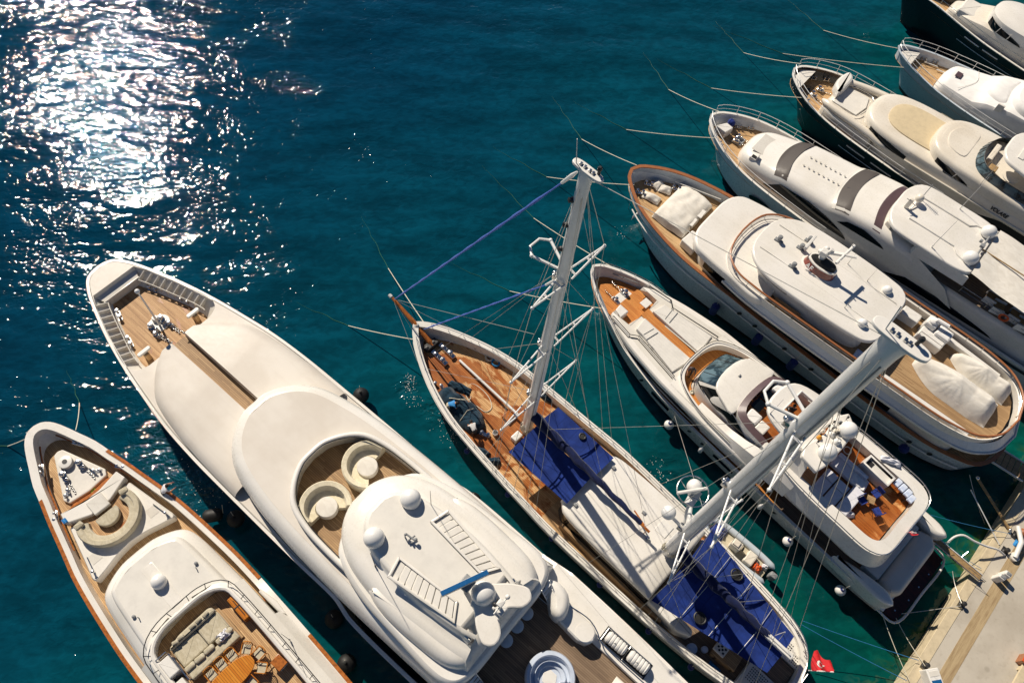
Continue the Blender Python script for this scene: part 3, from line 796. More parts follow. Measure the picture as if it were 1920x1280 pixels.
    for s_ in (1, -1):
        g = G(); P = [(28.4, 3.3), (29.5, 3.62), (32, 3.65), (34.2, 3.35), (34.95, 2.7), (34.9, 2.0), (34.2, 1.6), (32, 2.2), (29.4, 2.6), (28.4, 2.9)]
        P = spl([(u, s_ * w) for u, w in P + [P[0]]], .3)[:-1]
        g.rings(P, [(0, 8.2), (.08, 8.6), (.25, 8.85), (.5, 8.98)], crown=.05); g.mk('side_fairing', M['gel'], t, ang=60)
        P = [(28.75, s_ * 1.15), (29.05, s_ * 2.3), (33.1, s_ * 1.75), (32.5, s_ * .85)]
        g = G(); a_ = P; b_ = inset(P, .14 if area(P) > 0 else -.14)
        for i in range(4):
            j = (i + 1) % 4; g.slab([a_[i], a_[j], b_[j], b_[i]], 9.77, 9.93, .03)
        g.mk('stairwell_coaming', M['gel'], t)
        for k in range(9):
            f0, f1 = (k + .08) / 9, (k + .92) / 9; q = lambda i, j, f: (b_[i][0] + (b_[j][0] - b_[i][0]) * f, b_[i][1] + (b_[j][1] - b_[i][1]) * f)
            g = G(); g.slab([q(0, 3, f0), q(1, 2, f0), q(1, 2, f1), q(0, 3, f1)], 9.78, 9.8 + .012 * (k % 2) + .01 * k, .02); g.mk('stair_step', M['nonslip_w'], t)
    g = G(); dome(g, (27.2, 1.35, 9.75), .55); g.mk('radome', M['dome'], t)
    g = G(); dome(g, (27.2, -1.35, 9.75), .55); g.mk('radome', M['dome'], t)
    # mast platform
    wing = [(33.4, .75), (34.1, 1.35), (34.9, 1.7), (35.3, 1.35), (35.2, .8), (34.7, .35), (34.6, 0)]
    wing = wing + [(u, -w) for u, w in wing[-2::-1]]
    wing += [(33.2, -.75), (33.0, 0), (33.2, .75)]  # submerged stretch laid on the surface, coloured as if seen through water
    g = G(); g.slab(spl(wing, .2)[:-1], 10.9, 11.15, .08); g.mk('mast_wing', M['gel'], t)
    g = G(); g.rings([(33.1, -.5), (34.5, -.6), (34.8, 0), (34.5, .6), (33.1, .5), (32.9, 0)], [(0, 8.3), (.1, 9.8), (.25, 10.95)]); g.mk('mast_pylon', M['gel'], t)
    for s_ in (1, -1):
        g = G(); g.rings([(33.4, s_ * .9), (34.4, s_ * 1.5), (34.5, s_ * 2.1), (33.2, s_ * 2.0), (32.4, s_ * 1.4)], [(0, 8.3), (.1, 9.3), (.3, 9.55)]); g.mk('pylon_foot', M['gel'], t)
    g = G(); dome(g, (33.35, 0.02, 11.1), .6); g.mk('radome', M['dome'], t)
    g = G(); g.tube([(32.5, -.25, 9.7), (32.5, -.25, 11.9)], .12, 10); g.box(32.2, 32.8, -.6, .1, 11.8, 12.1, .05); g.mk('scanner_pedestal', M['grey'], t)
    g = G(); a, b = (31.95, -1.45), (32.95, .75); d = Vector((b[0] - a[0], b[1] - a[1])).normalized(); nn = Vector((-d.y, d.x)) * .13
    g.slab([(a[0] + nn.x, a[1] + nn.y), (a[0] - nn.x, a[1] - nn.y), (b[0] - nn.x, b[1] - nn.y), (b[0] + nn.x, b[1] + nn.y)], 12.1, 12.38, .03)
    sb = g.mk('scanner_bar', M['white'], t)
    g = G(); nn *= .86; g.slab([(a[0] + nn.x, a[1] + nn.y), (a[0] - nn.x, a[1] - nn.y), (b[0] - nn.x, b[1] - nn.y), (b[0] + nn.x, b[1] + nn.y)], 12.38, 12.4); g.mk('blue_cover', M['copper'], sb)
    g = G(); g.box(34.1, 34.7, -.25, .25, 11.1, 11.5, .05); g.tube([(34.4, 0, 11.4), (34.4, 0, 12.5)], .08, 8); g.tube([(34.4, -.5, 12.2), (34.4, .5, 12.2)], .04, 6); g.ball((34.4, .5, 12.3), .13, 10); g.box(34.2, 34.5, -.15, .2, 12.4, 12.65, .04); g.mk('signal_mast', M['white'], t)
    g = G(); g.ball((34.15, -.1, 12.0), .13, 10); g.tube([(34.1, .15, 11.4), (34.1, .15, 12.1)], .05, 6); g.tube([(34.3, -.3, 11.5), (34.3, -.3, 12.2)], .03, 6); g.mk('camera', M['dark'], t)
    for u, w in ((28.6, -.15),):
        g = G(); g.tube([(u - .25, w - .12, 9.8), (u - .25, w - .12, 10.15)], .04, 6); g.tube([(u - .3, w, 10.1), (u + .3, w + .05, 10.1)], .05, 8); g.ball((u + .28, w + .1, 10.1), .11, 10); g.ball((u - .28, w - .05, 10.12), .08, 10); g.tube([(u, w - .2, 10.0), (u + .1, w + .25, 10.0)], .05, 6); g.tube([(u + .2, w - .1, 9.8), (u + .2, w - .1, 10.05)], .05, 6)
        g.mk('horn_and_lights', M['grey'], t)
    for s_ in (1, -1):
        g = G(); g.lathe((33.9, s_ * 1.75, 9.5), [(.14, 0), (.12, .08), (.05, .2), (.2, .4)], 14, (.8, .2 * s_, .25)); g.mk('searchlight', M['steel'], t)
    for k, X, Y in (('c', 760, 472), ('c', 502, 742)):
        u, v, z = B_.P(k, X, Y, 9.15); whip(t, u, v, 9.0, 3.2, 'dark', .022)
    # after deck
    g = G(); g.slab([(34.4, -3.2), (48, -3.0), (48, 3.0), (34.4, 3.2)], 6.0, 6.22); g.mk('after_deck', M['teak_grey'], t)
    for s_ in (1, -1):
        g = G(); P = [(34.9, 4.75), (34.9, 3.0), (36.5, 2.75), (39, 2.72), (48, 2.5), (48, 4.05), (44, 4.3), (38, 4.72)]
        g.slab([(u, s_ * w) for u, w in P], 5.2, 6.42, .08); g.mk('side_deck', M['gel'], t)
        P = [(35.0, 3.5), (35.8, 3.75), (36.5, 3.6), (36.95, 3.1), (37.1, 2.5), (36.9, 2.2), (36.4, 2.25), (36.1, 2.5), (35.6, 2.9), (35.0, 3.0)]
        g = G(); g.rings(spl([(u, s_ * w) for u, w in P + [P[0]]], .25)[:-1], [(0, 6.3), (0, 7.3), (.1, 7.6), (.3, 7.75)], crown=.03); g.mk('wing_moulding', M['gel'], t, ang=60)
        P = [(36.6, 3.3), (38.4, 3.3), (38.85, 3.1), (39.0, 2.65), (38.8, 2.3), (38.3, 2.15), (37.0, 2.25), (36.6, 2.4)]
        g = G(); g.rings(rpoly([(u, s_ * w) for u, w in P], .1), [(0, 6.0), (0, 7.0), (.08, 7.08)]); g.lathe((38.35, s_ * 2.72, 7.08), [(.5, 0), (.5, .02), (.02, .03)], 24); g.mk('bar_counter', M['gel'], t)
        g = G(); pth = [(36.9, s_ * 3.25, 7.05), (38.2, s_ * 3.38, 7.05), (38.9, s_ * 3.15, 7.0), (39.3, s_ * 2.95, 6.9), (46, s_ * 2.75, 6.9)]
        g.tube(spl(pth, .3), .035, 6); g.mk('handrail', M['steel'], t)
        g = G(); g.slab([(39.15, s_ * 3.02), (42.15, s_ * 2.98), (42.15, s_ * 3.9), (39.15, s_ * 3.95)], 6.43, 6.45); g.mk('raft_tray', M['dark'], t)
        for k in range(2):
            g = G(); c = (39.3 + k * 1.45, s_ * 3.45)
            g.lathe((c[0] + .05, c[1], 6.72), [(.02, 0), (.22, .01), (.3, .08)] + [x for q in range(6) for x in ((.3, .1 + q * .2), (.33, .13 + q * .2), (.33, .23 + q * .2), (.3, .26 + q * .2))][:-2] + [(.3, 1.18), (.22, 1.25), (.02, 1.26)], 18, (1, 0, 0)); g.mk('life_raft', M['white'], t)
            g = G(); g.tube([(c[0] + .1, c[1] - .3, 6.6), (c[0] + .65, c[1] - .1, 7.07), (c[0] + 1.2, c[1] - .3, 6.65)], .02, 5); g.tube([(c[0] - .05, c[1] - .42, 6.5), (c[0] + 1.3, c[1] - .42, 6.5)], .035, 6); g.tube([(c[0] - .05, c[1] + .42, 6.5), (c[0] + 1.3, c[1] + .42, 6.5)], .035, 6); g.tube([(c[0] - .05, c[1] - .42, 6.5), (c[0] - .05, c[1] + .42, 6.5)], .03, 6); g.mk('raft_cradle', M['steel'], t)
    for y in (-2.95, 2.95):
        g = G()
        for k in range(5): g.box(35.35 + k * .16, 35.48 + k * .16, y - .3, y + .3, 7.9 - k * .3, 7.94 - k * .3)
        g.box(35.3, 36.2, y - .34, y - .31, 6.4, 6.5); g.tube([(35.3, y - .33, 8.3), (36.15, y - .33, 6.5)], .025, 6); g.tube([(35.3, y + .33, 8.3), (36.15, y + .33, 6.5)], .025, 6); g.mk('ladder', M['alu'], t)
    j = G(); cc = (38.35, -.15, 6.22)
    j.lathe(cc, [(1.32, 0), (1.32, .55), (1.25, .66), (1.08, .68), (1.02, .6), (1.0, .4), (.86, .36), (.8, .5), (.78, .3), (.6, .24), (.56, .1), (.02, .08)], 40); tub = j.mk('hot_tub', M['pool'], t)
    g = G(); ring = [(cc[0] + .42 * cos(k * pi / 3), cc[1] + .42 * sin(k * pi / 3)) for k in range(6)]; g.slab(ring, 6.3, 6.34, .02); g.mk('tub_floor', M['white'], tub)
    for i, (u, w) in enumerate(((35.75, .75), (35.7, -.2), (35.8, 1.55))):
        s = None
    st = None
    for i, (u, w) in enumerate(((35.42, .62), (35.45, -.3), (35.4, 1.45))):
        f2 = B_.sub(u, w, 6.22); lab = ['round blue-grey bar stool under the superyacht roof edge, middle of three', 'round blue-grey bar stool under the superyacht roof edge, nearest the hot tub side', 'round blue-grey bar stool under the superyacht roof edge, beside the ladder'][i]
        if st is None:
            st = thing('bar_stool', lab, 'stool', f2, 'bar stools on the superyacht after deck')
            g = G(); g.lathe((0, 0, .68), [(.3, 0), (.36, .05), (.36, .12), (.3, .16), (.02, .17)], 20); g.mk('seat', M['hullblue'], st)  # blue-grey seat colour carries the shade of the roof edge
            g = G(); g.tube([(0, 0, 0), (0, 0, .7)], .04, 8); g.lathe((0, 0, 0), [(.22, 0), (.2, .03), (.02, .04)], 16); g.mk('pedestal', M['steel'], st)
        else: dup(st, f2, lab)
    # loose pieces
    rt = None
    for i, s_ in enumerate((1, -1)):
        f2 = B_.sub(23.5, s_ * 1.55, 6.95); lab = ['round cream ottoman table in the curved sofa nearer the sailing boat', 'round cream ottoman table in the curved sofa farther from the sailing boat'][i]
        if rt is None:
            rt = thing('ottoman_table', lab, 'table', f2, 'round cream tables of the superyacht cockpit')
            g = G(); g.lathe((0, 0, .1), [(.5, 0), (.58, .04), (.6, .1), (.6, .48), (.57, .55), (.5, .57), (.02, .58)], 32); g.mk('cushion_top', M['cover'], rt)
            g = G(); g.lathe((0, 0, 0), [(.45, 0), (.45, .1), (.02, .11)], 20); g.mk('base', M['dark'], rt)
        else: dup(rt, f2, lab)
    f2 = B_.sub(42.2, 1.6, 6.22)
    g = G(); g.grid(lambda a, b: (2.4 * (a - .5) , 1.3 * (b - .5), .05 + .7 * (sin(pi * a) ** .3) * (sin(pi * b) ** .35) + .05 * noise.noise(Vector((a * 5, b * 4, 3)))), 24, 16)
    tag(g.mk('covered_lounger', M['cover'], None, f2), 'white fabric cover draped over a lounger on the superyacht after deck', 'cover')
build_B()
fender_group(B_, [('p', 442, 972, .9, 'black balloon fender with grey cap hugging the superyacht bow quarter, facing the wood-capped yacht'), ('p', 677, 741, .9, 'black ball fender beside the dusty foredeck on the side facing the sailing boat'),
    ('p', 886, 938, .9, 'black ball fender half hidden by the superyacht beside its house'), ('p', 626, 1160, .6, 'black ball fender in the channel below the superyacht roof'), ('p', 650, 1243, .6, 'shiny black ball fender near the bottom edge between the two left yachts')], 'black', .55, 1, '', 'black ball fenders between the big yachts', 'ball')
p = wpt('p', 398, 966, .9); f2 = Frame(p.x, p.y, p.z, 10)
tf = thing('fender', 'black lying cylinder fender roped between the two left yachts', 'fender', f2)
g = G(); g.lathe((-.6, 0, 0), [(.05, 0), (.25, .06), (.4, .25), (.42, .5), (.42, .8), (.4, 1.0), (.25, 1.2), (.05, 1.26)], 18, (1, 0, 0)); g.mk('fender_body', M['black'], tf)
g = G(); g.tube([(.65, 0, 0), (.8, .3, .8)], .02, 5); g.mk('rope', M['rope'], tf)
# ------------------------------------------------------------------ wood-capped yacht at the lower left
A_ = Frame(-25.39, 18.74, 0, -45.9)
def fullw(half): return [(u, w) for u, w in half[::-1]] + [(u, -w) for u, w in half[1:]]
def chair_wood(label, fr, group, first=None):
    if first: return dup(first, fr, label)
    t = thing('deck_chair', label, 'chair', fr, group)
    g = G(); g.slab([(-.24, -.26), (.24, -.24), (.24, .24), (-.24, .26)], .42, .5, .03); g.mk('seat', M['cush'], t)
    g = G()
    pth = [(-.3, -.27, .45), (-.3, -.27, .68), (.26, -.27, .68)]
    for s_ in (1, -1): g.tube([(x, -y * s_, z) for x, y, z in pth], .026, 6)
    g.tube([(.26, -.27, .7), (.33, -.18, .84), (.35, 0, .86), (.33, .18, .84), (.26, .27, .7)], .03, 6)
    for k in range(5): g.tube([(.25, -.2 + .1 * k, .45), (.34, -.17 + .085 * k, .84)], .016, 5)
    g.mk('back_and_arms', M['chairwood'], t)
    for sx_, sy_ in ((-1, -1), (-1, 1), (1, -1), (1, 1)):
        g = G(); g.tube([(.24 * sx_, .24 * sy_, .46), (.27 * sx_, .25 * sy_, 0)], [.028, .02], 6); g.mk('leg', M['chairwood'], t)
    return t
def build_A():
    t = thing('motor_yacht', 'white motor yacht with varnished wood cap rail, curved beige bow sofa and teak flybridge', 'yacht', A_)
    hw = [(0, 0), (.08, .4), (.4, .8), (1, 1.15), (2.2, 1.62), (3.3, 2.03), (4.5, 2.3), (5.7, 2.6), (6.9, 2.85), (8.1, 3.1), (9.3, 3.35), (10.5, 3.52), (12.8, 3.75), (15.2, 3.92), (20, 3.98), (26, 3.9), (31, 3.7)]
    sheer = [(0, 3.5), (8, 3.15), (17.3, 3.0), (17.6, 3.3), (31, 3.3)]
    hs = hull(t, hw, sheer, 2.3, capw=.42, flare=.1, bowflare=.5, bowlen=5, rake=2.5, mats=[M['gel'], M['boot']], mcap=M['gel'], mdeck=M['teak'], caph=.04)
    for s_ in (1, -1):
        for a, b in ((4.3, 16.8), (21.3, 30)):
            g = G(); us = [a + (b - a) * i / 50 for i in range(51)]; h = hin(hs, -.05); zf = Z(sheer)
            A = [(u, s_ * lerp(h, u), zf(u) + .02) for u in us]; B = [(x, y, z + .07) for x, y, z in A]; C = [(x, y - s_ * .2, z) for x, y, z in B]; D = [(x, y, z - .07) for x, y, z in C]
            strip(g, A, B); strip(g, B, C); strip(g, C, D); g.mk('wood_rail', M['varnish'], t)
    g = G(); hi = hin(hs, .46); us = [.9 + 7 * i / 40 for i in range(41)]
    for s_ in (1, -1): g.tube([(u, s_ * (lerp(hi, u) - .05), 2.72) for u in us], .05, 6)
    g.mk('bulwark_ledge', M['varnish'], t)
    # anchor plate
    g = G(); P = [(1.85, -.3), (1.75, 0), (1.85, .3), (4.75, 1.42), (5.15, 1.25), (5.3, 0), (5.15, -1.25), (4.75, -1.42)]; g.slab(P, 2.3, 2.52, .08); g.mk('anchor_plate', M['nonslip_w'], t)
    g = G(); g.lathe((2.85, 0, 2.5), [(.4, 0), (.42, .25), (.4, .32), (.2, .36), (.02, .36)], 28); g.mk('round_hatch', M['white'], t)
    g = G(); g.lathe((2.85, 0, 2.87), [(.14, 0), (.15, .012), (.1, .013)], 20); g.box(2.75, 2.95, -.01, .01, 2.865, 2.885); g.mk('hatch_emblem', M['dark'], t)
    for s_ in (1, -1):
        g = G(); windlass(g, 3.6, s_ * .55, 2.52, 1.15, s_ * .08); g.mk('windlass', M['steel'], t)
        g = G(); bits(g, 4.55, s_ * 1.0, 2.52, 1.0, s_ * .9); g.tube([(4.1, s_ * .75, 2.6), (4.7, s_ * .9, 2.7)], .05, 6); g.mk('chain_stopper', M['steel'], t)
        for u, w in ((2.5, 1.25), (5.6, 2.2)):
            g = G(); bits(g, u, s_ * w, 3.0, 1.1, s_ * .5); g.box(u - .4, u + .4, s_ * w - .14, s_ * w + .14, 2.95, 3.02, .02, rot=s_ * .5); g.mk('mooring_bits', M['steel'], t)
    # breakwater
    g = G(); P = [(5.75, 1.85), (6.45, 2.0), (7.0, .65), (7.05, -.65), (6.45, -2.0), (5.75, -1.85), (6.05, -.5), (6.05, .5)]
    g.slab(P, 2.7, 3.3, .06); g.mk('breakwater', M['gel'], t)
    g = G(); g.box(6.3, 7.3, -.5, .5, 3.2, 3.45, .05); g.mk('breakwater_locker', M['gel_shade'], t)
    g = G(); P = [(5.6, 1.5), (6.0, .4), (6.0, -.4), (5.6, -1.5), (5.45, -1.1), (5.6, 0), (5.45, 1.1)]; g.slab(P, 2.3, 2.75, .03); g.mk('breakwater_step', M['varnish'], t)
    # lounge
    fr_ = spl([(6.7, 2.0), (8.8, 2.42), (10.15, 2.7)], .3)
    af = [(10.4, 2.62), (10.2, 1.8), (9.95, .9), (9.85, 0)]
    hl = fr_ + spl(af, .3)
    g = G(); P = [(u, w) for u, w in hl] + [(u, -w) for u, w in hl[::-1]][1:] ; g.rings(rpoly(P, .12), [(0, 2.3), (0, 2.9), (.06, 2.98)]); g.mk('lounge_plinth', M['gel'], t)
    g = G(); P = [(6.8, 1.3), (7.4, 1.25), (8.4, 1.0), (8.9, 0), (8.4, -1.0), (7.4, -1.25), (6.8, -1.3), (6.65, 0)]; g.slab(spl(P + [P[0]], .3)[:-1], 2.95, 3.0); g.mk('lounge_floor', M['teak_worn'], t)
    ang = [radians(-118 + 236 * k / 30) for k in range(31)]; cxx = 7.85
    def arc(r, z): return [(cxx + (r * .95) * cos(a), r * 1.03 * sin(a), z) for a in ang]
    g = G(); L = [arc(1.78, 2.95), arc(1.8, 3.42), arc(1.74, 3.52), arc(1.5, 3.5), arc(1.42, 3.38), arc(1.2, 3.36), arc(1.12, 3.3), arc(1.1, 2.97)]
    for a, b in zip(L, L[1:]): strip(g, a, b)
    g.add([l[0] for l in L], [tuple(range(len(L)))]); g.add([l[-1] for l in L], [tuple(range(len(L)))]); g.mk('curved_sofa', M['cush'], t)
    for s_ in (1, -1):
        g = G(); g.slab([(7.0, s_ * 1.25), (7.35, s_ * 1.2), (7.4, s_ * 1.7), (7.05, s_ * 1.75)], 3.35, 3.6, .08); g.mk('bolster', M['cush'], t)
        g = G(); g.tube([(8.9, s_ * 2.2, 3.05), (10.2, s_ * 2.45, 3.05)], .03, 6); g.lathe((9.9, s_ * 2.4, 3.0), [(.06, 0), (.05, .25), (.09, .3), (.02, .33)], 10); g.mk('grab_post', M['steel'], t)
        g = G(); g.box(8.9, 9.5, s_ * 1.9 - .3, s_ * 1.9 + .3, 2.985, 2.992); g.mk('locker_lid', M['gel_shade'], t)
    # wheelhouse with flybridge
    h1 = spl([(10.75, 0), (10.8, 1.0), (11.1, 1.9), (11.45, 2.5), (11.8, 2.78), (12.4, 2.95), (14.3, 3.12), (19.3, 3.35), (30, 3.3)], .3)
    g = G(); shell(g, h1, [(0, 2.2), (0, 3.2), (.05, 3.5), (.25, 3.75), (.6, 3.95), (.62, 4.05), (.68, 4.3), (.8, 4.42), (.95, 4.46)], top=False); g.mk('wheelhouse', M['gel'], t)
    hin_ = hin(h1, .94)
    flyh = spl([(15.75, 0), (15.8, 1.2), (16.05, 1.9), (16.5, 2.35), (17.2, 2.45), (30, 2.4)], .25)
    g = G(); rows(g, hin_, None, 11.7, 15.75, 4.465, 30); rows(g, hin_, flyh, 15.75, 16.8, 4.465, 20); g.mk('wheelhouse_roof', M['nonslip_w'], t)
    g = G(); rows(g, [(16, 2.45), (30, 2.4)], None, 15.76, 30, 3.9, 20) if 0 else rows(g, flyh, None, 15.76, 29, 4.0, 40); g.mk('flybridge_floor', M['teak'], t)
    ho = hin(flyh, -.28)
    g = G(); wallh(g, flyh, 15.75, 29, 3.95, 4.75, 60); wallh(g, ho, 15.48, 29, 4.4, 4.7, 60)
    us = [15.75 + 13 * i / 60 for i in range(61)]
    for s_ in (1, -1): strip(g, [(u, s_ * lerp(flyh, u), 4.75) for u in us], [(u - .2 * (u < 16.5), s_ * (lerp(flyh, u) + .28), 4.7) for u in us])
    g.mk('flybridge_coaming', M['gel'], t)
    g = G(); P = fullw(flyh); g.tube([(u, w, 4.79) for u, w in P], .14, 8); g.mk('coaming_top', M['gel'], t)
    P = fullw(hin(flyh, -.38)); P = [p for p in P if p[0] < 27]
    g = G(); g.tube([(u, w, 5.05) for u, w in P], .028, 6)
    acc = 0
    for a, b in zip(P, P[1:]):
        acc += hypot(b[0] - a[0], b[1] - a[1])
        if acc > 1.05: acc = 0; g.tube([(b[0], b[1], 5.05), (b[0] + (.3 if b[0] < 16.6 else 0), b[1] * .88, 4.8)], .022, 5)
    g.mk('flybridge_rail', M['dark'], t)
    g = G(); g.slab([(12.3, -.35), (15.2, -.35), (15.2, .35), (12.3, .35)], 4.46, 4.49, .01); g.mk('roof_strip', M['gel'], t)
    g = G(); dome(g, (13.55, 0, 4.48), .42); g.mk('radome', M['dome'], t)
    for s_ in (1, -1):
        g = G(); g.lathe((14.1, s_ * 2.0, 4.46), [(.1, 0), (.1, .12), (.04, .16), (.02, .17)], 12); g.box(14.3, 14.36, s_ * 1.85 - .02, s_ * 1.85 + .02, 4.46, 4.7); g.mk('gps_antenna', M['grey'], t)
        g = G(); us = [16.5 + 13 * i / 20 for i in range(21)]; strip(g, [(u, s_ * 2.75, 4.6) for u in us], [(u, s_ * (3.3 - .0), 4.1) for u in us]); strip(g, [(u, s_ * 2.7, 4.62) for u in us], [(u, s_ * 2.4, 4.62) for u in us]); g.mk('side_coaming', M['gel'], t)
    # side deck: stair and sweeping aft bulwark
    for s_ in (1, -1):
        g = G()
        for k in range(5): g.box(17.65 + k * .28, 17.85 + k * .28, s_ * 3.35 - .25, s_ * 3.35 + .25, 2.25 - k * .1, 2.35 - k * .1)
        g.mk('side_steps', M['varnish'], t)
        g = G(); g.rings([(17.4, s_ * 3.6), (17.5, s_ * 3.42), (19.2, s_ * 3.5), (19.6, s_ * 3.75), (18.6, s_ * 3.85)], [(0, 2.3), (0, 3.4), (.05, 3.5)], crown=.03); g.mk('bulwark_fairing', M['gel'], t)
        g = G(); us = [19.2 + 11 * i / 20 for i in range(21)]; strip(g, [(u, s_ * (3.05), 4.3) for u in us], [(u, s_ * 3.75, 3.35) for u in us]); g.mk('side_screen', M['gel'], t)
    # fly furniture (built in)
    g = G(); g.slab([(16.35, -.3), (16.4, .9), (16.55, 1.4), (19.0, 1.45), (19.0, -1.75), (16.75, -1.75), (16.45, -1.2)], 4.0, 4.12, .03); g.mk('sofa_plinth', M['teak_dry'], t)
    g = G(); g.slab([(16.85, -1.6), (16.62, -.9), (16.58, 1.0), (16.7, 1.2), (17.0, 1.2), (17.0, -1.65)], 4.12, 4.72, .1); sf = g.mk('sofa_back', M['cush'], t)
    g = G()
    g = G(); g.slab([(17.0, -1.65), (17.0, -.12), (18.15, -.12), (18.15, -1.65)], 4.12, 4.5, .08); g.mk('seat_cushion', M['cush'], sf)
    g = G(); g.slab([(17.0, -.08), (17.0, 1.25), (18.15, 1.25), (18.15, -.08)], 4.12, 4.52, .08); g.mk('seat_cushion', M['cush'], sf)
    g = G(); g.slab([(18.45, -1.7), (18.45, 1.3), (18.95, 1.3), (18.95, -1.7)], 4.12, 4.5, .07); g.mk('aft_cushion', M['cush'], sf)
    pc = None
    for i in range(5):
        g = G() if pc is None else None
        y = -1.4 + i * .6
        if i == 3: y += .15
        if pc is None:
            g.rings(rpoly([(-.13, -.27), (.13, -.27), (.13, .27), (-.13, .27)], .08), [(0, 0), (-.03, .1), (0, .22), (.06, .26)], bot=True)
            pc = g.mk('back_cushion', M['cush'], sf); pc.location = (18.33, y, 4.4)
        else: c = dup(pc, None, None, sf); c.location = (18.33 + .02 * (i % 2), y, 4.42); c.rotation_euler[2] = .06 * (i - 2)
    for i, (u, w) in enumerate(((16.82, -1.2), (16.8, -.85), (16.76, -.1), (16.74, .3), (16.76, .75))):
        c = dup(pc, None, None, sf); c.name = 'throw_pillow'; c.location = (u, w, 4.66); c.rotation_euler = (.0, .25, .12 * (i - 2)); c.scale = (.7, .62, .7)
    g = G(); g.box(16.95, 18.5, 1.98, 2.34, 4.0, 4.62, .04); cb = g.mk('cabinet', M['chairwood'], t)
    g = G(); g.box(17.6, 17.66, 1.98, 2.35, 4.6, 4.64); g.tube([(17.2, 2.2, 4.63), (18.3, 2.2, 4.63)], .02, 5); g.mk('cabinet_trim', M['dark'], cb)
    g = G(); g.box(17.15, 18.2, -2.4, -1.8, 4.0, 5.0, .05); g.mk('stair_hatch', M['white'], t)
    g = G(); rail(g, [(17.1, -1.75, 4.0), (18.9, -1.75, 4.0)], .95, .9, .03); rail(g, [(16.95, -2.4, 4.2), (16.95, -1.8, 4.2)], .8, .9, .03); g.mk('stair_rail', M['steel'], t)
    g = G(); g.box(18.5, 19.6, -2.45, -1.95, 4.0, 4.75, .05); g.mk('locker', M['white'], t)
    # pair of long whip antennas on the sides
    for k, X, Y in (('c', 103, 1078),):
        u, v, z = A_.P(k, X, Y, 4.7); whip(t, u, v, 4.4, 2.6, 'grey', .02)
    # loose things
    tb = thing('dining_table', 'oval varnished dining table on the flybridge of the wood-capped yacht', 'table', A_.sub(20.35, -.25, 4.0))
    g = G(); P = [(x, y) for x, y in [(1.25 * cos(a), 0) for a in (0,)]]
    P = []
    for k in range(36):
        a = 2 * pi * k / 36; c_, s_ = cos(a), sin(a); P.append((.6 * (abs(c_) ** .7) * (1 if c_ > 0 else -1), 1.4 * (abs(s_) ** .85) * (1 if s_ > 0 else -1)))
    g.slab(P, .7, .76, .02); g.mk('tabletop', M['chairwood'], tb)
    for x in (-.6, .6):
        g = G(); g.lathe((0, x, 0), [(.25, 0), (.22, .04), (.06, .08), (.05, .68), (.15, .7)], 14); g.mk('leg', M['chairwood'], tb)
    ch = None; labs = ['wooden armchair at the forward end of the oval table, nearest the beige sofa', 'wooden armchair at the round end of the oval table, near the orange cabinet', 'wooden armchair on the outboard side of the oval table beside the brown box', 'wooden armchair tucked under the oval table, closest to the sofa bolster', 'second wooden armchair along the sofa side of the oval table', 'third wooden armchair along the sofa side of the oval table', 'wooden armchair on the aft side of the oval table near the bottom edge']
    for i, (u, w, a) in enumerate(((19.75, 1.2, 130), (20.4, 1.5, 95), (21.05, 1.15, 40), (19.42, .45, 180), (19.4, -.2, 180), (19.42, -.85, 182), (21.25, .35, 5))):
        f2 = A_.sub(u, w, 4.0, a); c = chair_wood(labs[i], f2, 'wooden chairs round the oval flybridge table', ch); ch = ch or c
    bx_ = thing('side_box', 'small brown wooden box table on the white flybridge coaming', 'box', A_.sub(21.5, 1.95, 4.0, 5))
    g = G(); g.box(-.35, .35, -.3, .3, .5, .62, .03); g.mk('lid', M['varnish'], bx_)
    g = G(); g.box(-.3, .3, -.26, .26, 0, .5, .02); g.mk('box_body', M['white'], bx_)
    g = G(); g.grid(lambda a, b: (.45 * (a - .5) + .12 * noise.noise(Vector((a * 4, b * 4, 1))), .6 * (b - .5) + .12 * noise.noise(Vector((a * 4, b * 4, 9))), .05 + .22 * (sin(pi * a) * sin(pi * b)) ** .5 + .1 * noise.noise(Vector((a * 7, b * 7, 0)))), 18, 18)
    tag(g.mk('blanket', M['cush_lav'], None, A_.sub(18.3, .75, 4.5)), 'crumpled pale grey blanket thrown over the beige flybridge sofa', 'blanket')
    tbl = thing('lounge_table', 'padded half-round beige table inside the curved bow sofa', 'table', A_.sub(7.75, 0, 2.98))
    P = [(.68 * cos(a) - .05, .68 * 1.02 * sin(a)) for a in [radians(-105 + 210 * k / 24) for k in range(25)]]
    g = G(); g.slab(P, .12, .4, .07); g.mk('padded_top', M['cush'], tbl); g = G(); g.slab([(x * .8, y * .8) for x, y in P], 0, .12); g.mk('base', M['dark'], tbl)
    for i, (u, w, m_, lab) in enumerate(((5.6, -1.15, 'bluecloth', 'coiled blue and yellow line on the foredeck teak beside the breakwater'), (5.35, .15, 'green', 'small green coil of line in front of the breakwater'))):
        g = G()
        for q in range(3): g.lathe((0, 0, .03 + q * .03), [(.12, -.02), (.15, 0), (.12, .02), (.09, 0), (.12, -.02)], 14)
        tag(g.mk('rope_coil', M[m_], None, A_.sub(u, w, 2.3)), lab, 'rope')
    g = G(); g.grid(lambda a, b: (.3 * (a - .5), .26 * (b - .5), .03 + .06 * noise.noise(Vector((a * 6, b * 6, 2)))), 8, 8); tag(g.mk('cloth', M['bright_blue'], None, A_.sub(6.3, -1.9, 3.32)), 'small bright blue rag lying on the end of the breakwater', 'cloth')
    person('crew member in white shirt leaning over the wood cap rail toward the superyacht', A_.sub(8.75, 3.0, 2.3, 75), pose('stand', .9, (.4, .2)), 'cush_lav', 'dark')
build_A()
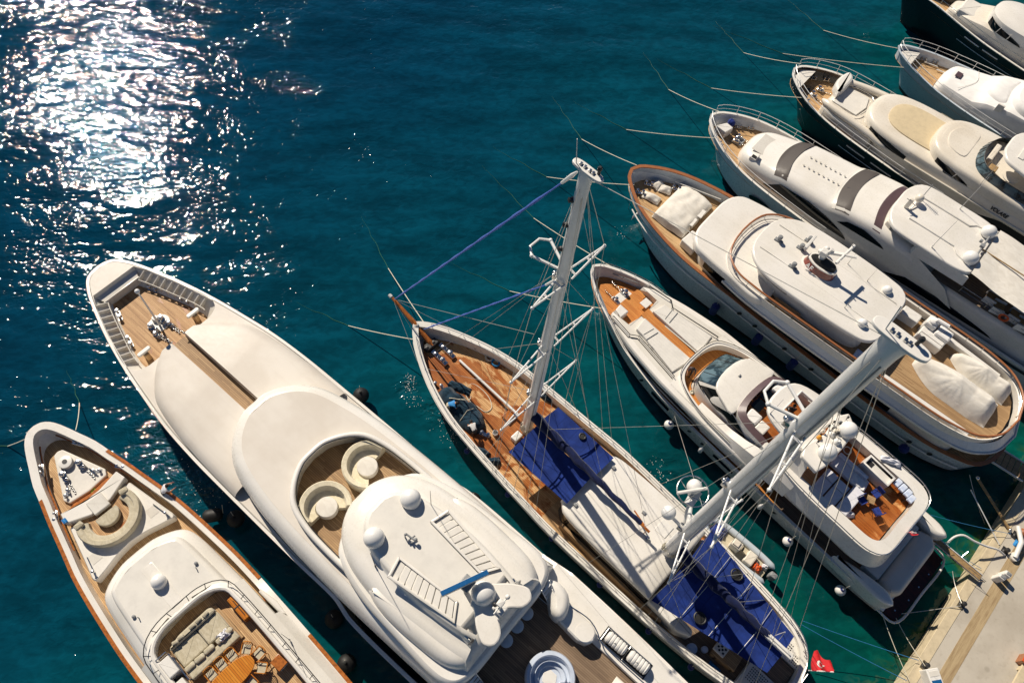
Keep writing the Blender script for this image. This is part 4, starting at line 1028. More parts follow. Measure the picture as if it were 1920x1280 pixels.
# ------------------------------------------------------------------ the two-masted wooden sailing boat
C_ = Frame(-2.34, 26.42, 0, -46.6)
def loft(g, secs, n=16):
    """secs: (u, v, z, a, b) ellipses"""
    vs, fs = [], []
    for u, v, z, a, b in secs:
        for k in range(n):
            t = 2 * pi * k / n; vs.append((u + a * cos(t), v + b * sin(t), z))
    for i in range(len(secs) - 1):
        for k in range(n):
            k2 = (k + 1) % n; fs.append((i * n + k, i * n + k2, (i + 1) * n + k2, (i + 1) * n + k))
    fs += [tuple(range(n - 1, -1, -1)), tuple(range((len(secs) - 1) * n, len(secs) * n))]
    g.add(vs, fs)
def build_C():
    t = thing('sailing_gulet', 'two-masted wooden sailing boat with wet orange teak deck, blue awnings and white cap rail', 'sailing boat', C_)
    hw = [(0, 0), (.3, .38), (1, .95), (2.5, 1.78), (4.7, 2.65), (6.9, 3.18), (9.1, 3.4), (11.3, 3.55), (13.5, 3.66), (16, 3.78), (18, 3.75), (20, 3.68), (22.3, 3.6), (24.5, 3.5), (26.7, 3.32), (28.9, 3.05), (30.8, 2.65), (31.8, 2.1), (32.45, 1.2), (32.7, 0)]
    sheer = [(0, 3.0), (4, 2.6), (12, 2.3), (24, 2.25), (33, 2.7)]
    hs = hull(t, hw, sheer, [(0, 1.9), (10, 1.65), (33, 1.75)], capw=.36, flare=.12, bowflare=.45, bowlen=4.5, rake=2.8, sternin=1.2, mats=[M['gel'], M['boot']], mcap=M['gel'], deck=False, caph=.06)
    hi = hin(hs, .4)
    for nm, a, b, m_ in (('fore_deck', .7, 15.4, 'teak_wet'), ('side_deck', 15.4, 25.6, 'teak'), ('stern_deck', 25.6, 32.2, 'teak_grey')):
        g = G(); rows(g, hi, None, a, b, [(0, 1.9), (10, 1.65), (33, 1.75)], 40); g.mk(nm, M[m_], t)
    g = G(); us = [1 + 31 * i / 90 for i in range(91)]; zf = Z(sheer); h2 = hin(hs, .2)
    for s_ in (1, -1):
        g.tube([(u, s_ * lerp(h2, u), zf(u) + .32) for u in us], .02, 5)
        for u in us[::3]: g.tube([(u, s_ * lerp(h2, u), zf(u)), (u, s_ * lerp(h2, u), zf(u) + .34)], .02, 5)
    g.mk('guard_rail', M['steel'], t)
    g = G()
    for s_ in (1, -1): g.tube([(u, s_ * (lerp(hs, u) + .02), zf(u) - .16) for u in us], .05, 6)
    g.mk('rubbing_strake', M['white'], t)
    # bowsprit and ground tackle
    g = G(); g.tube([(1.9, 0, 2.1), (0, 0, 2.95), (-2.2, 0, 3.65)], [.2, .19, .11], 10); bs = g.mk('bowsprit', M['varnish'], t)
    g = G(); g.lathe((-2.3, 0, 3.62), [(.14, 0), (.14, .2), (.05, .24)], 12, (-1, 0, .3)); g.mk('bowsprit_cap', M['white'], bs)
    g = G(); g.box(1.5, 2.0, -.5, .5, 1.9, 2.3, .06); g.lathe((1.75, -.6, 2.15), [(.22, 0), (.22, .25), (.1, .26), (.1, .6), (.22, .62), (.22, .85)], 14, (0, 1, 0)); g.mk('windlass', M['dark'], t)
    for k, X, Y in (('d', 305, 420), ('d', 340, 388)):
        u, v, z = C_.P(k, X, Y, 1.95); g = G(); g.box(u - .75, u + .75, v - .17, v + .17, 1.85, 2.05, .05); g.lathe((u - .35, v, 2.03), [(.14, 0), (.14, .12), (.05, .16)], 12); g.lathe((u + .35, v, 2.03), [(.16, 0), (.1, .1), (.16, .25), (.03, .28)], 12); g.tube([(u - .1, v - .1, 2.1), (u + .1, v + .12, 2.2)], .04, 6); g.mk('deck_winch', M['steel'], t)
    for k, X, Y in (('d', 300, 545), ('d', 485, 385), ('d', 515, 770), ('e', 630, 270)):
        u, v, z = C_.P(k, X, Y, 1.9); g = G(); bits(g, u, v, 1.75, 1.3, .4); g.mk('mooring_cleat', M['steel'], t)
    u0, v0, _ = C_.P('d', 398, 430, 2.0); u1, v1, _ = C_.P('d', 668, 682, 2.2)
    g = G(); g.tube([(u0, v0, 1.95), (u1, v1, 2.2)], .09, 10); g.mk('deck_pole', M['alu'], t)
    u, v, _ = C_.P('d', 625, 685, 2.0)
    g = G(); g.box(u - .3, u + .3, v - .35, v + .35, 1.65, 1.95, .04); g.mk('deck_hatch', M['varnish'], t)
    for k, X, Y, r in (('d', 563, 765, .19), ('e', 797, 808, .12)):
        u, v, _ = C_.P(k, X, Y, 1.9); g = G(); g.lathe((u, v, 1.65), [(r * .9, 0), (r, .04), (r, .3), (r * .85, .3), (r * .8, .08), (.02, .06)], 20); g.mk('deck_vent', M['white'], t)
    for k, X, Y, r in (('f', 291, 1120, .32), ('f', 350, 1124, .2)):
        u, v, _ = C_.P(k, X, Y, 2.0); g = G(); g.lathe((u, v, 1.75), [(r, 0), (r, .2), (r * .9, .27), (r * .4, .3), (.02, .31)], 24); g.mk('round_vent', M['bluewhite'], t)
    g = G(); u, v, _ = C_.P('d', 662, 782, 2.0); g.box(u - .25, u + .25, v - .35, v + .35, 1.7, 2.1, .08); g.mk('deck_locker', M['white'], t)
    # coachroof
    hr = [(15.8, 0), (15.85, 2.1), (16.3, 2.5), (18, 2.68), (23.4, 2.72), (23.5, 0)]
    hr = [(15.8, 0)] + spl([(15.85, 2.1), (16.3, 2.48), (18, 2.68), (23.4, 2.7)], .4) + [(23.45, 0)]
    g = G(); shell(g, hr, [(0, 1.6), (.0, 2.3), (.1, 2.9), (.12, 3.3)], top=False); g.mk('coachroof_side', M['dark'], t)
    g = G(); hr2 = hin(hr, -.02); pol = [(u, w) for u, w in hr2] + [(u, -w) for u, w in hr2[::-1]]
    pol = [(15.75, 2.1)] + [p for p in hr2[1:-1]] + [(23.4, 2.7), (23.4, -2.7)] + [(u, -w) for u, w in hr2[1:-1][::-1]] + [(15.75, -2.1)]
    g.rings(pol, [(0, 3.25), (0, 3.6), (.06, 3.72), (.2, 3.78)], bot=True, crown=.06); g.mk('coachroof_top', M['gel'], t, ang=50)
    g = G(); band(g, hr, 16.4, 23.2, 2.2, 3.1, 0, .1, off=.05); g.mk('coachroof_window', M['glass'], t)
    for s_ in (1, -1):
        g = G(); g.slab([(16.6, s_ * 2.72), (24.8, s_ * 2.78), (24.8, s_ * 2.95), (16.6, s_ * 2.92)], 1.68, 2.35, .02); g.mk('trunk_coaming', M['varnish'] if s_ > 0 else M['teak_dry'], t)
    g = G(); g.slab([(15.9, -2.0), (16.0, -.5), (19.5, -.45), (19.5, .5), (16.2, .6)], 3.83, 3.83) if 0 else None
    for u, v in ((16.6, -1.75), (16.7, 1.75), (19.9, .9)):
        g = G(); g.box(u - .12, u + .12, v - .1, v + .1, 3.8, 3.92, .02); g.mk('roof_fitting', M['grey'], t)
    g = G(); g.box(21.0, 21.8, .6, 1.5, 3.8, 3.86, .02); g.mk('roof_hatch', M['white'], t)
    u, v, _ = C_.P('e', 772, 612, 3.9); g = G(); g.lathe((u, v, 3.8), [(.12, 0), (.09, .15), (.13, .2), (.05, .24)], 12); g.mk('roof_winch', M['steel'], t)
    # aft house bits
    g = G(); g.slab([(23.5, -2.7), (25.8, -2.75), (26.6, -2.4), (26.4, -2.0), (23.5, -1.9)], 1.7, 2.9, .15); g.mk('cockpit_coaming', M['white'], t)
    g = G(); g.slab([(23.5, 2.7), (26.0, 2.6), (26.0, 2.1), (23.5, 2.1)], 1.7, 2.9, .15); g.mk('cockpit_coaming', M['white'], t)
    u, v, _ = C_.P('f', 450, 1140, 2.4); g = G(); g.box(u - .7, u + .9, v - .6, v + .6, 1.75, 2.35, .1, rot=.1); g.mk('companionway', M['teak_dry'], t)
    u, v, _ = C_.P('f', 435, 1118, 2.9); g = G(); g.box(u - .38, u + .38, v - .33, v + .33, 2.35, 2.5, .05); q_ = g.mk('skylight', M['white'], t)
    g = G()
    for a in range(4):
        for b in range(3):
            if (a + b) % 2: g.box(u - .26 + a * .14, u - .14 + a * .14, v - .2 + b * .14, v - .08 + b * .14, 2.5, 2.51)
    g.mk('skylight_grating', M['dark'], q_)
    # stern platform with gratings
    hst = [(p[0], p[1]) for p in hs if p[0] > 30.0]
    g = G(); P = [(30.0, .75), (30.0, 2.45)] + [(u, max(w - .35, .2)) for u, w in hst if u < 32.3] + [(32.25, .75)]
    g.slab(P, 1.8, 2.32, .03); P2 = [(u, -w) for u, w in P]; g.slab(P2, 1.8, 2.32, .03); g.mk('stern_bench', M['nonslip_w'], t)
    g = G(); g.box(30.2, 32.2, -.7, .7, 1.85, 2.2, .04); g.mk('stern_hatch', M['teak_grey'], t)
    for s_ in (1, -1):
        g = G()
        for a in range(9):
            for b in range(6): 
                x, y = 30.25 + a * .13, s_ * (.95 + b * .15); g.box(x, x + .07, y - .035, y + .035, 2.32, 2.326)
        for a in range(5):
            for b in range(4):
                x, y = 31.6 + a * .12, s_ * (.9 + b * .14); g.box(x, x + .06, y - .035, y + .035, 2.32, 2.326)
        g.mk('grating_holes', M['dark'], t)
    g = G(); us = [29.5 + 3.1 * i / 20 for i in range(21)]
    for s_ in (1, -1): g.tube([(u, s_ * lerp(h2, u), 3.3) for u in us], .03, 6)
    g.tube([(32.58, y, 3.3) for y in (-.7, 0, .7)], .03, 6)
    for s_ in (1, -1):
        for u in us[::5]: g.tube([(u, s_ * lerp(h2, u), 2.6), (u, s_ * lerp(h2, u), 3.3)], .022, 5)
    g.mk('stern_rail', M['steel'], t)
    # masts: u, v, zbase, ztop, a, b
    def mastf(nm, u, v, zb, zt, a0, b0, a1, b1, v1, lab):
        m = G(); loft(m, [(u, v, zb, a0, b0), (u, v + (v1 - v) * .5, (zb + zt) / 2, (a0 + a1) / 2 * 1.02, (b0 + b1) / 2), (u, v1, zt - .8, a1, b1), (u + .02, v1, zt - .3, a1 * 1.08, b1 * .95), (u + .03, v1, zt, a1 * 1.5, b1 * .8)], 20)
        mo = m.mk(nm, M['alu'], t)
        g = G(); pol = [(u + .05 + (.72 if a1 < .4 else .95) * (abs(cos(k * pi / 12)) ** .6) * (1 if cos(k * pi / 12) > 0 else -1), v1 + (.2 if a1 < .4 else .28) * (abs(sin(k * pi / 12)) ** .7) * (1 if sin(k * pi / 12) > 0 else -1)) for k in range(24)]
        g.slab(pol, zt, zt + .12, .03)
        g.tube([(u - .45, v1 - .1, zt + .1), (u - .6, v1 - .15, zt + 1.3)], .02, 5); g.mk('masthead_crane', M['white'], mo)
        g = G(); g.lathe((u + .45, v1 + .12, zt + .12), [(.06, 0), (.06, .22), (.09, .24), (.09, .34), (.05, .4)], 12); g.mk('masthead_light', M['dark'], mo)
        for q in (-.3, -.1, .15, .3): g = G(); g.box(u + q - .05, u + q + .05, v1 - .08, v1 + .06, zt + .12, zt + .2, .02); g.mk('sheave_box', M['steel'], mo)
        return mo
    m1 = mastf('foremast', 10.7, .32, 1.6, 28.1, .40, .30, .28, .22, .1, '')
    m2 = mastf('mainmast', 22.4, .1, 3.7, 31.2, .42, .29, .40, .28, -.12, '')
    for z in (23.0, 24.7, 26.3): g = G(); g.lathe((10.5, .02, z), [(.11, 0), (.13, .1), (.1, .16), (.12, .22), (.03, .26)], 12, (-.6, -.8, 0)); g.mk('mast_winch', M['dark'], m1)
    for m_, u, v, z0, z1 in ((m1, 10.7, .05, 3, 27), (m2, 22.4, -.35, 6, 30)):
        g = G(); g.tube([(u + .28, v + .05, z0), (u + .22, v, z1)], .035, 6); g.mk('mast_track', M['grey'], m_)
        g = G(); g.tube([(u - .1, v - .12, z1), (u - .25, v - .25, z0)], .014, 5); g.mk('halyard', M['wire'], m_)
    for m_, u, v, zz in ((m1, 10.7, .3, 1.8), (m2, 22.4, .1, 3.9)):   # rope bundles belayed at the foot
        g = G(); random.seed(int(u))
        for k in range(26):
            a = random.uniform(0, 6.28); r0 = .38 + .1 * random.random(); z0 = zz + random.random() * .9
            g.tube([(u + r0 * cos(a), v + r0 * .85 * sin(a), z0 + .35), (u + (r0 + .07) * cos(a + .12), v + (r0 + .05) * .85 * sin(a + .1), z0 + .1), (u + r0 * cos(a + .3), v + r0 * .85 * sin(a + .3), z0 - .2 if z0 > zz + .2 else zz), (u + (r0 + .05) * cos(a + .45), v + r0 * .85 * sin(a + .4), z0 + .2)], .028, 5)
        g.mk('halyard_coils', M['rope'], m_)
    sp = {1: [(20.75, (10.95, -2.1), (10.95, 2.75)), (14.2, (11, -2.8), (11, 3.5)), (7.75, (10.95, -2.9), (10.95, 3.6))],
          2: [(24.1, (22.9, -3.0), (22.9, 2.6)), (16.7, (23.2, -3.05), (23.2, 3.1)), (8.85, (23.3, -3.0), (23.4, 3.4))]}
    for key, mo, u in ((1, m1, 10.7), (2, m2, 22.4)):
        for z, L, R in sp[key]:
            vm = .25 if key == 1 else .0
            for tip in (L, R):
                sg = 1 if tip[1] > 0 else -1; g = G()
                g.tube([(u - .12, vm + sg * .25, z + .02), (tip[0], tip[1], z + .28)], .05, 6); g.tube([(u + .32, vm + sg * .22, z - .05), (tip[0], tip[1], z + .28)], .05, 6)
                for f_ in (.12, .55, .75):
                    a = Vector((u - .12, vm + sg * .25, z + .02)).lerp(Vector((tip[0], tip[1], z + .28)), f_); b = Vector((u + .32, vm + sg * .22, z - .05)).lerp(Vector((tip[0], tip[1], z + .28)), f_)
                    g.tube([a, b], .06, 5)
                g.ball((tip[0], tip[1], z + .28), .09, 8); g.mk('spreader', M['alu'], mo)
            g = G(); g.box(u - (.5 if key == 1 else .62), u - .3, vm - .2, vm + .2, z - .45, z - .1, .04); g.ball((u - .5 - (key - 1) * .12, vm, z - .2), .12, 8); g.mk('mast_fitting', M['steel'], mo)
        zb = 21.4 if key == 1 else 24.7
        vm = .2 if key == 1 else 0
        g = G(); e0, e1 = (u - 1.45, vm - .62, zb + .15), (u - 1.45, vm + .62, zb + .15)
        g.tube([(u - .2, vm - .15, zb), e0], .07, 8); g.tube([(u - .2, vm + .15, zb), e1], .07, 8); g.tube([e0, (u - 1.85, vm - .3, zb + .15), (u - 1.85, vm + .3, zb + .15), e1], .06, 8)
        g.ball(e0, .1, 8); g.ball(e1, .1, 8); g.mk('jumper_strut', M['alu'], mo)
    # radar bracket on the main mast
    rb = G(); rb.tube([(22.1, 0, 8.6), (21.2, -.1, 9.0)], .1, 8); rb.tube([(22.1, .2, 9.2), (21.4, 1.3, 9.3)], .12, 8); rb.tube([(22.1, .1, 8.2), (21.5, .9, 9.2)], .08, 8); rb.slab([(21.2, .9), (21.7, 1.0), (21.6, 2.0), (21.0, 1.9)], 9.3, 9.36)
    rbo = rb.mk('radar_bracket', M['alu'], m2)
    g = G(); dome(g, (20.95, -.1, 9.0), .4); g.mk('radome', M['dome'], rbo)
    g = G(); dome(g, (21.05, 1.9, 9.4), .42); g.mk('radome', M['dome'], rbo)
    g = G(); ring = [(21.15 + .88 * cos(k * pi / 18), 1.55 + .88 * sin(k * pi / 18), 9.75) for k in range(37)]; g.tube(ring, .035, 6)
    for k in (0, 9, 18, 27): g.tube([ring[k], (21.3, 1.4, 9.4)], .022, 5)
    g.mk('guard_ring', M['steel'], rbo)
    g = G(); g.tube([(20.6, .75, 9.95), (21.6, 2.15, 9.95)], .1, 8); g.tube([(21.1, 1.45, 9.4), (21.1, 1.45, 9.95)], .1, 8); g.mk('radar_scanner', M['white'], rbo)
    # booms in blue covers
    def boomf(nm, p0, p1, r0, r1):
        g = G(); a, b = Vector(p0), Vector(p1); n = 26; P, Rr = [], []
        for i in range(n + 1):
            f = i / n; P.append(a.lerp(b, f) + Vector((0, .04 * sin(f * 40), .03 * sin(f * 23)))); Rr.append(r0 + (r1 - r0) * f + .02 * sin(f * 33))
        g.tube(P, Rr, 10); return g.mk(nm, M['canvas_dk'], t)
    bm = boomf('boom_cover', (11.0, .25, 4.9), (20.2, -.05, 4.7), .34, .14)
    g = G(); g.tube([(20.0, -.05, 4.7), (20.9, -.08, 4.7)], .09, 8); g.tube([(20.7, -.08, 4.7), (20.7, -.08, 3.85)], .03, 6); g.mk('boom_end', M['varnish'], bm)
    g = G(); g.tube([(19.4, .5, 4.1), (20.4, .1, 4.5)], .05, 6); g.mk('boom_vang', M['varnish'], bm)
    b2 = boomf('boom_cover', (22.8, .0, 5.6), (29.3, .05, 5.2), .36, .2)
    g = G(); g.box(29.0, 31.0, -.12, .22, 5.1, 5.3, .04); g.tube([(29.2, .05, 5.35), (30.8, .05, 5.35)], .04, 6); g.tube([(29.6, .3, 5.3), (29.7, .5, 6.3)], .02, 5); g.tube([(29.9, .3, 5.3), (29.7, .5, 6.3)], .02, 5); g.mk('boom_end', M['white'], b2)
    g = G(); boomg = None
    # awnings
    def awn(name, c, sagz, holes=None, nu=22, nv=14):
        g = G(); a, b, c_, d = [Vector(p) for p in c]
        def fn(i, j):
            p = a.lerp(b, i).lerp(d.lerp(c_, i), j); k = abs(sin(i * pi * 4)) ; return p - Vector((0, 0, sagz * sin(pi * i) * sin(pi * j) + .05 * k * sin(pi * j) - .04 * noise.noise(Vector((i * 6, j * 5, sagz)))))
        g.grid(fn, nu * 2, nv); return g
    aw = awn('a', [(11.35, .12, 4.3), (16.25, .12, 4.2), (16.3, 2.15, 4.1), (11.5, 2.15, 4.1)], .18); a1 = aw.mk('awning', M['canvas'], t)
    aw = awn('a', [(11.45, .1, 4.3), (16.15, .1, 4.2), (16.2, -2.15, 4.1), (11.4, -2.35, 4.1)], .18); a2 = aw.mk('awning', M['canvas'], t)
    aw = awn('a', [(23.6, .15, 4.95), (30.6, .05, 4.7), (30.6, 1.4, 4.4), (23.5, 2.8, 4.3)], .1); a3 = aw.mk('awning', M['canvas'], t)
    aw = awn('a', [(23.6, -.0, 4.95), (30.6, -.0, 4.7), (30.6, -1.3, 4.4), (23.5, -2.9, 4.3)], .1); a4 = aw.mk('awning', M['canvas'], t)
    def seam(par, pts):
        g = G(); g.tube(pts, .018, 5); g.mk('awning_batten', M['wire'], par)
    for f in (.25, .5, .75):
        for par, s_ in ((a3, 1), (a4, -1)):
            u = 23.5 + 7.1 * f; w = s_ * (2.85 - 1.5 * f); seam(par, [(u, .1 * s_, 4.98 - .25 * f), (u, w * .5, 4.72 - .15 * f), (u, w, 4.42)])
    for par, k, X, Y, z, r in ((a1, 'd', 965, 783, 4.05, .2), (a3, 'f', 495, 780, 4.5, .34), (a4, 'f', 325, 980, 4.5, .34)):
        u, v, _ = C_.P(k, X, Y, z); g = G(); g.tube([(u + r * cos(a * pi / 12), v + r * sin(a * pi / 12) * .9, z + .04) for a in range(25)], .06, 8, cap=False); g.mk('stack_collar', M['dark'], par)
        g = G(); g.lathe((u, v, z + .03), [(r * .74, 0), (r * .74, .03), (.02, .035)], 20); g.mk('stack_opening', M['black'], par)
    # headsails furled
    def furl(p0, p1, r=.07):
        g = G(); a, b = Vector(p0), Vector(p1); n = 60
        g.tube([a.lerp(b, i / n) for i in range(n + 1)], [r * (1 + .25 * sin(i * 1.3)) * (1 if 2 < i < n - 2 else .5) for i in range(n + 1)], 8); return g.mk('furled_headsail', M['sailblue'], t)
    furl((-1.95, 0, 3.75), (9.75, .05, 26.6), .06); furl((.9, .1, 3.1), (9.9, .2, 19.2), .05)
    for p0, p1 in (((9.75, .05, 26.6), (10.3, .1, 27.7)), ((9.9, .2, 19.2), (10.5, .25, 20.4))):
        g = G(); g.tube([p0, Vector(p0).lerp(Vector(p1), .7), p1], [.06, .09, .04], 8); g.mk('furler_swivel', M['alu'], t)
    wires = []
    T1 = (10.7, .1, 27.9); T2 = (22.4, -.12, 31.0)
    for s_, ix in ((-1, 1), (1, 2)):
        q = [(sp[1][i][ix][0], sp[1][i][ix][1], sp[1][i][0] + .28) for i in range(3)]
        wires += [[T1, q[0], q[1], q[2], (11.2, s_ * 3.5, 2.4)], [(10.7, .2, 20.9), q[1]], [(10.7, .25, 14.3), q[2]], [(10.7, .25, 14.3), (12.2, s_ * 3.55, 2.4)], [(10.7, .3, 8.2), (10.2, s_ * 3.4, 2.4)], [q[1], (11.6, s_ * 3.55, 2.4)], [(10.75, .2, 21), (13.2, s_ * 3.6, 2.4)], [T1, (15.2, s_ * 3.7, 2.4)], [T1, (14.4, s_ * 3.7, 2.4)]]
        q = [(sp[2][i][ix][0], sp[2][i][ix][1], sp[2][i][0] + .28) for i in range(3)]
        wires += [[T2, q[0], q[1], q[2], (23.4, s_ * 3.5, 2.4)], [(22.4, 0, 24.5), q[1]], [(22.4, 0, 17), q[2]], [(22.4, 0, 17), (24.6, s_ * 3.4, 2.4)], [q[1], (24.0, s_ * 3.4, 2.4)], [(22.6, 0, 24.5), (25.6, s_ * 3.3, 2.4)], [T2, (31.0, s_ * 2.5, 2.7)], [(22.7, -.1, 27), (30.3, s_ * 2.7, 2.6)],
                  [(22.4, 0, 24.5), (19.4, s_ * 3.6, 2.4)]]
    wires += [[T2, (11.1, .1, 27.9)], [(22.3, 0, 24.5), (12, .2, 4.5)], [(22.8, 0, 26), (29.5, .05, 5.4)], [(22.8, 0, 22), (27.5, .0, 5.5)], [(10.9, .1, 26), (20.5, -.05, 4.9)], [(11, .2, 19), (17, .1, 5.0)],
              [(-2.1, 0, 3.6), (.6, 0, .6)], [(-2.1, .02, 3.6), (2.2, 1.75, 2.7)], [(-2.1, -.02, 3.6), (2.2, -1.75, 2.7)], [(-1.9, 0, 3.8), (9.8, .2, 14.2)], [(2.4, -.1, 2.2), (10.6, .2, 21.4)],
              [(3.5, 2.0, 2.8), (10.4, .2, 21)], [(5.2, 2.8, 2.6), (10.4, .2, 14)], [(6.2, 3.1, 2.6), (10.5, .1, 27)], [(3.0, -1.8, 2.8), (10.4, .2, 7.9)]]
    for i, wv in enumerate(wires):
        g = G(); g.tube(wv, .011 if i % 3 else .015, 5); g.mk('rigging_wire', M['wire'], t)
    # awning lines
    for a, b in (((23.3, -3.0, 9.1), (25.6, -2.6, 4.5)), ((23.3, -3.0, 9.1), (24.2, 0, 5.2)), ((23.2, -3.05, 17), (24.9, .0, 5.3)), ((24.9, 0, 5.3), (26.5, 2.2, 4.5)), ((26.8, 0, 5.3), (27.2, 2.0, 4.5)), ((26.8, 0, 5.3), (28.2, 1.8, 4.5))):
        g = G(); g.tube([a, b], .014, 5); g.mk('awning_line', M['wire'], t)
    # -------- things on board
    tp = thing('covered_tender', 'dark teal tarpaulin tied over a small boat on the wet foredeck', 'covered boat', C_.sub(6.6, -1.85, 1.7))
    g = G()
    def tf(i, j):
        x = (i - .5) * 4.0; w = .85 * (1 - (abs(i - .5) * 2) ** 3.0 * .55) * (1.08 if i > .5 else .95); y = (j - .5) * 2 * w
        pr = (sin(pi * j) ** .55) * (min(1, min(i, 1 - i) * 9) ** .6); z = .06 + pr * (.75 + .25 * sin(i * 7) + .1 * abs(sin(i * 14))) + .09 * noise.noise(Vector((x * 2, y * 3, 2)))
        return (x, y + .14 * noise.noise(Vector((x * 1.5, 0, 5))), max(z, .02))
    g.grid(tf, 44, 22); g.mk('tarpaulin', M['tarp'], tp)
    g = G(); g.tube([(-.75, -.85, .1), (-.75, -.3, .85), (-.75, .4, .85), (-.75, .9, .1)], .02, 5); g.tube([(.6, -.9, .1), (.6, 0, 1.05), (.6, .9, .1)], .02, 5); g.mk('tie_rope', M['rope'], tp)
    g = G(); g.grid(lambda i, j: ((i - .5) * 1.7 + .1 * noise.noise(Vector((i * 4, j * 3, 1))), (j - .5) * .7 * (1 - .5 * abs(i - .5)), .03 + .35 * (sin(pi * i) * sin(pi * j)) ** .5 + .1 * noise.noise(Vector((i * 6, j * 4, 0)))), 20, 12)
    tag(g.mk('folded_tarpaulin', M['tarp'], None, C_.sub(5.35, -.75, 1.7, 20)), 'folded dark blue tarpaulin lying in front of the covered tender', 'tarpaulin')
    person('deckhand in bright blue shirt bending over the tarpaulin at the rail', C_.sub(5.95, -2.45, 1.7, 50), pose('bend'), 'bright_blue', 'cush')
    person('deckhand in white shirt bending beside the aft end of the tarpaulin', C_.sub(8.55, -2.45, 1.7, 160), pose('bend'), 'cover_w', 'dark')
    for k, X, Y, lab, mt in (('d', 535, 416, 'coil of pale rope on the teak foredeck near the starboard rail', 'rope'), ('d', 565, 441, 'round bright teal coil of rope beside the pale one on the foredeck', 'rope_blue')):
        u, v, _ = C_.P(k, X, Y, 1.9); g = G()
        for q in range(4):
            g.tube([((.22 + .03 * (q % 2)) * cos(a * pi / 9) * 1.15, (.22 + .03 * (q % 2)) * sin(a * pi / 9), .05 + .05 * q) for a in range(19)], .045, 6)
        tag(g.mk('rope_coil', M[mt], None, C_.sub(u, v, 1.68)), lab, 'rope coil')
    random.seed(3)
    for lab, pts in (('loose pale green line snaking across the wet foredeck near the white pole', [('d', 365, 480), ('d', 410, 500), ('d', 430, 540), ('d', 425, 580), ('d', 450, 620), ('d', 480, 640), ('d', 520, 665), ('d', 545, 650), ('d', 540, 610), ('d', 500, 560), ('d', 455, 535), ('d', 430, 555)]), ('loose pale line from the bow cleat to the starboard rail', [('d', 320, 345), ('d', 350, 350), ('d', 400, 405), ('d', 460, 400), ('d', 505, 390)]), ('loose yellow rope over the covered tender', [('d', 350, 630), ('d', 400, 635), ('d', 440, 640), ('d', 450, 620)])):
        P = spl([C_.P(k, X, Y, 1.9)[:2] for k, X, Y in pts], .12); g = G()
        zz = 1.72 if 'tender' not in lab else 2.75
        g.tube([(x, y, 0 if 'tender' not in lab else .05 * sin(i)) for i, (x, y) in enumerate(P)], .028, 5); f0 = Frame(C_.x, C_.y, zz + .02, -46.6); tag(g.mk('loose_rope', M['rope'], None, f0), lab, 'rope')
    for i, (k, X, Y, a, mt, lab) in enumerate((('d', 500, 850, 20, 'tarp', 'small dark bundle against the port bulwark, nearer the bow'), ('d', 550, 895, 60, 'tarp', 'dark striped bundle against the port bulwark, farther aft'), ('d', 800, 590, 10, 'tarp', 'dark bundle wedged at the starboard bulwark beside the foremast'))):
        u, v, _ = C_.P(k, X, Y, 2.0); g = G(); g.grid(lambda i_, j: ((i_ - .5) * 1.1, (j - .5) * .62 * (1 - .4 * abs(i_ - .5)), .02 + .42 * (sin(pi * i_) * sin(pi * j)) ** .5 + .12 * noise.noise(Vector((i_ * 5, j * 4, i)))), 16, 12)
        tag(g.mk('bundle', M[mt], None, C_.sub(u, v, 1.68, a)), lab, 'bundle')
    u, v, _ = C_.P('f', 395, 1208, 2.0); g = G(); g.grid(lambda i_, j: ((i_ - .5) * .8, (j - .5) * .4, .02 + .3 * (sin(pi * i_) * sin(pi * j)) ** .5 + .14 * noise.noise(Vector((i_ * 6, j * 4, 7)))), 16, 12)
    tag(g.mk('bundle', M['rope_blue'], None, C_.sub(u, v, 1.76, 0)), 'teal and white bundle on the grey-brown stern deck', 'bundle')
    # ensign
    fl = thing('stern_flag', 'red flag with white crescent and star on a staff at the stern', 'flag', C_.sub(32.5, .9, 2.6))
    A = Vector(C_.P('p', 1516, 1256, 2.7)) ; Bp = Vector(C_.P('p', 1563, 1259, 4.2))
    off = Vector((32.5, .9, 2.6)); a = A - off; b = Bp - off
    g = G(); g.tube([a, b], .035, 6); g.mk('flag_staff', M['alu'], fl)
    q1 = Vector(C_.P('p', 1517, 1240, 2.9)) - off; q2 = Vector(C_.P('p', 1533, 1216, 3.6)) - off
    base0 = a.lerp(b, .12); base1 = a.lerp(b, .97); up = Vector(C_.P('p', 1535, 1222, 3.3)) - off - a.lerp(b, .35); nrm = (b - a).cross(up).normalized()
    def ff(i, j): return base0.lerp(base1, i) + up * j * (1.05 - .75 * i ** 1.6 + .12 * sin(i * 9)) + nrm * (.09 * sin(i * 10 + j * 4)) 
    g = G(); g.grid(ff, 24, 14); fc = g.mk('flag_cloth', M['red'], fl)
    g = G()
    for s_ in (1, -1):
        c1 = []
        for k in range(25):
            an = radians(40 + 280 * k / 24)
            def pt(r, cx): 
                i_, j_ = .40 + cx + r * cos(an), .42 + r * 1.0 * sin(an); return ff(i_, j_) + nrm * .02 * s_
            c1.append((pt(.19, 0), pt(.15, .045)))
        strip(g, [p for p, q in c1], [q for p, q in c1])
        st = []
        for k in range(10):
            an = pi * k / 5 + pi; r = .085 if k % 2 == 0 else .035; st.append(ff(.60 + r * cos(an), .42 + r * sin(an)) + nrm * .02 * s_)
        g.add(st, [tuple(range(10))])
    g.mk('crescent_and_star', M['white'], fc)
    # inflatable alongside
    dg = thing('inflatable_tender', 'grey inflatable tender with cream console and outboard, moored along the starboard quarter', 'dinghy', C_.sub(25.6, 4.75, 0, 2))
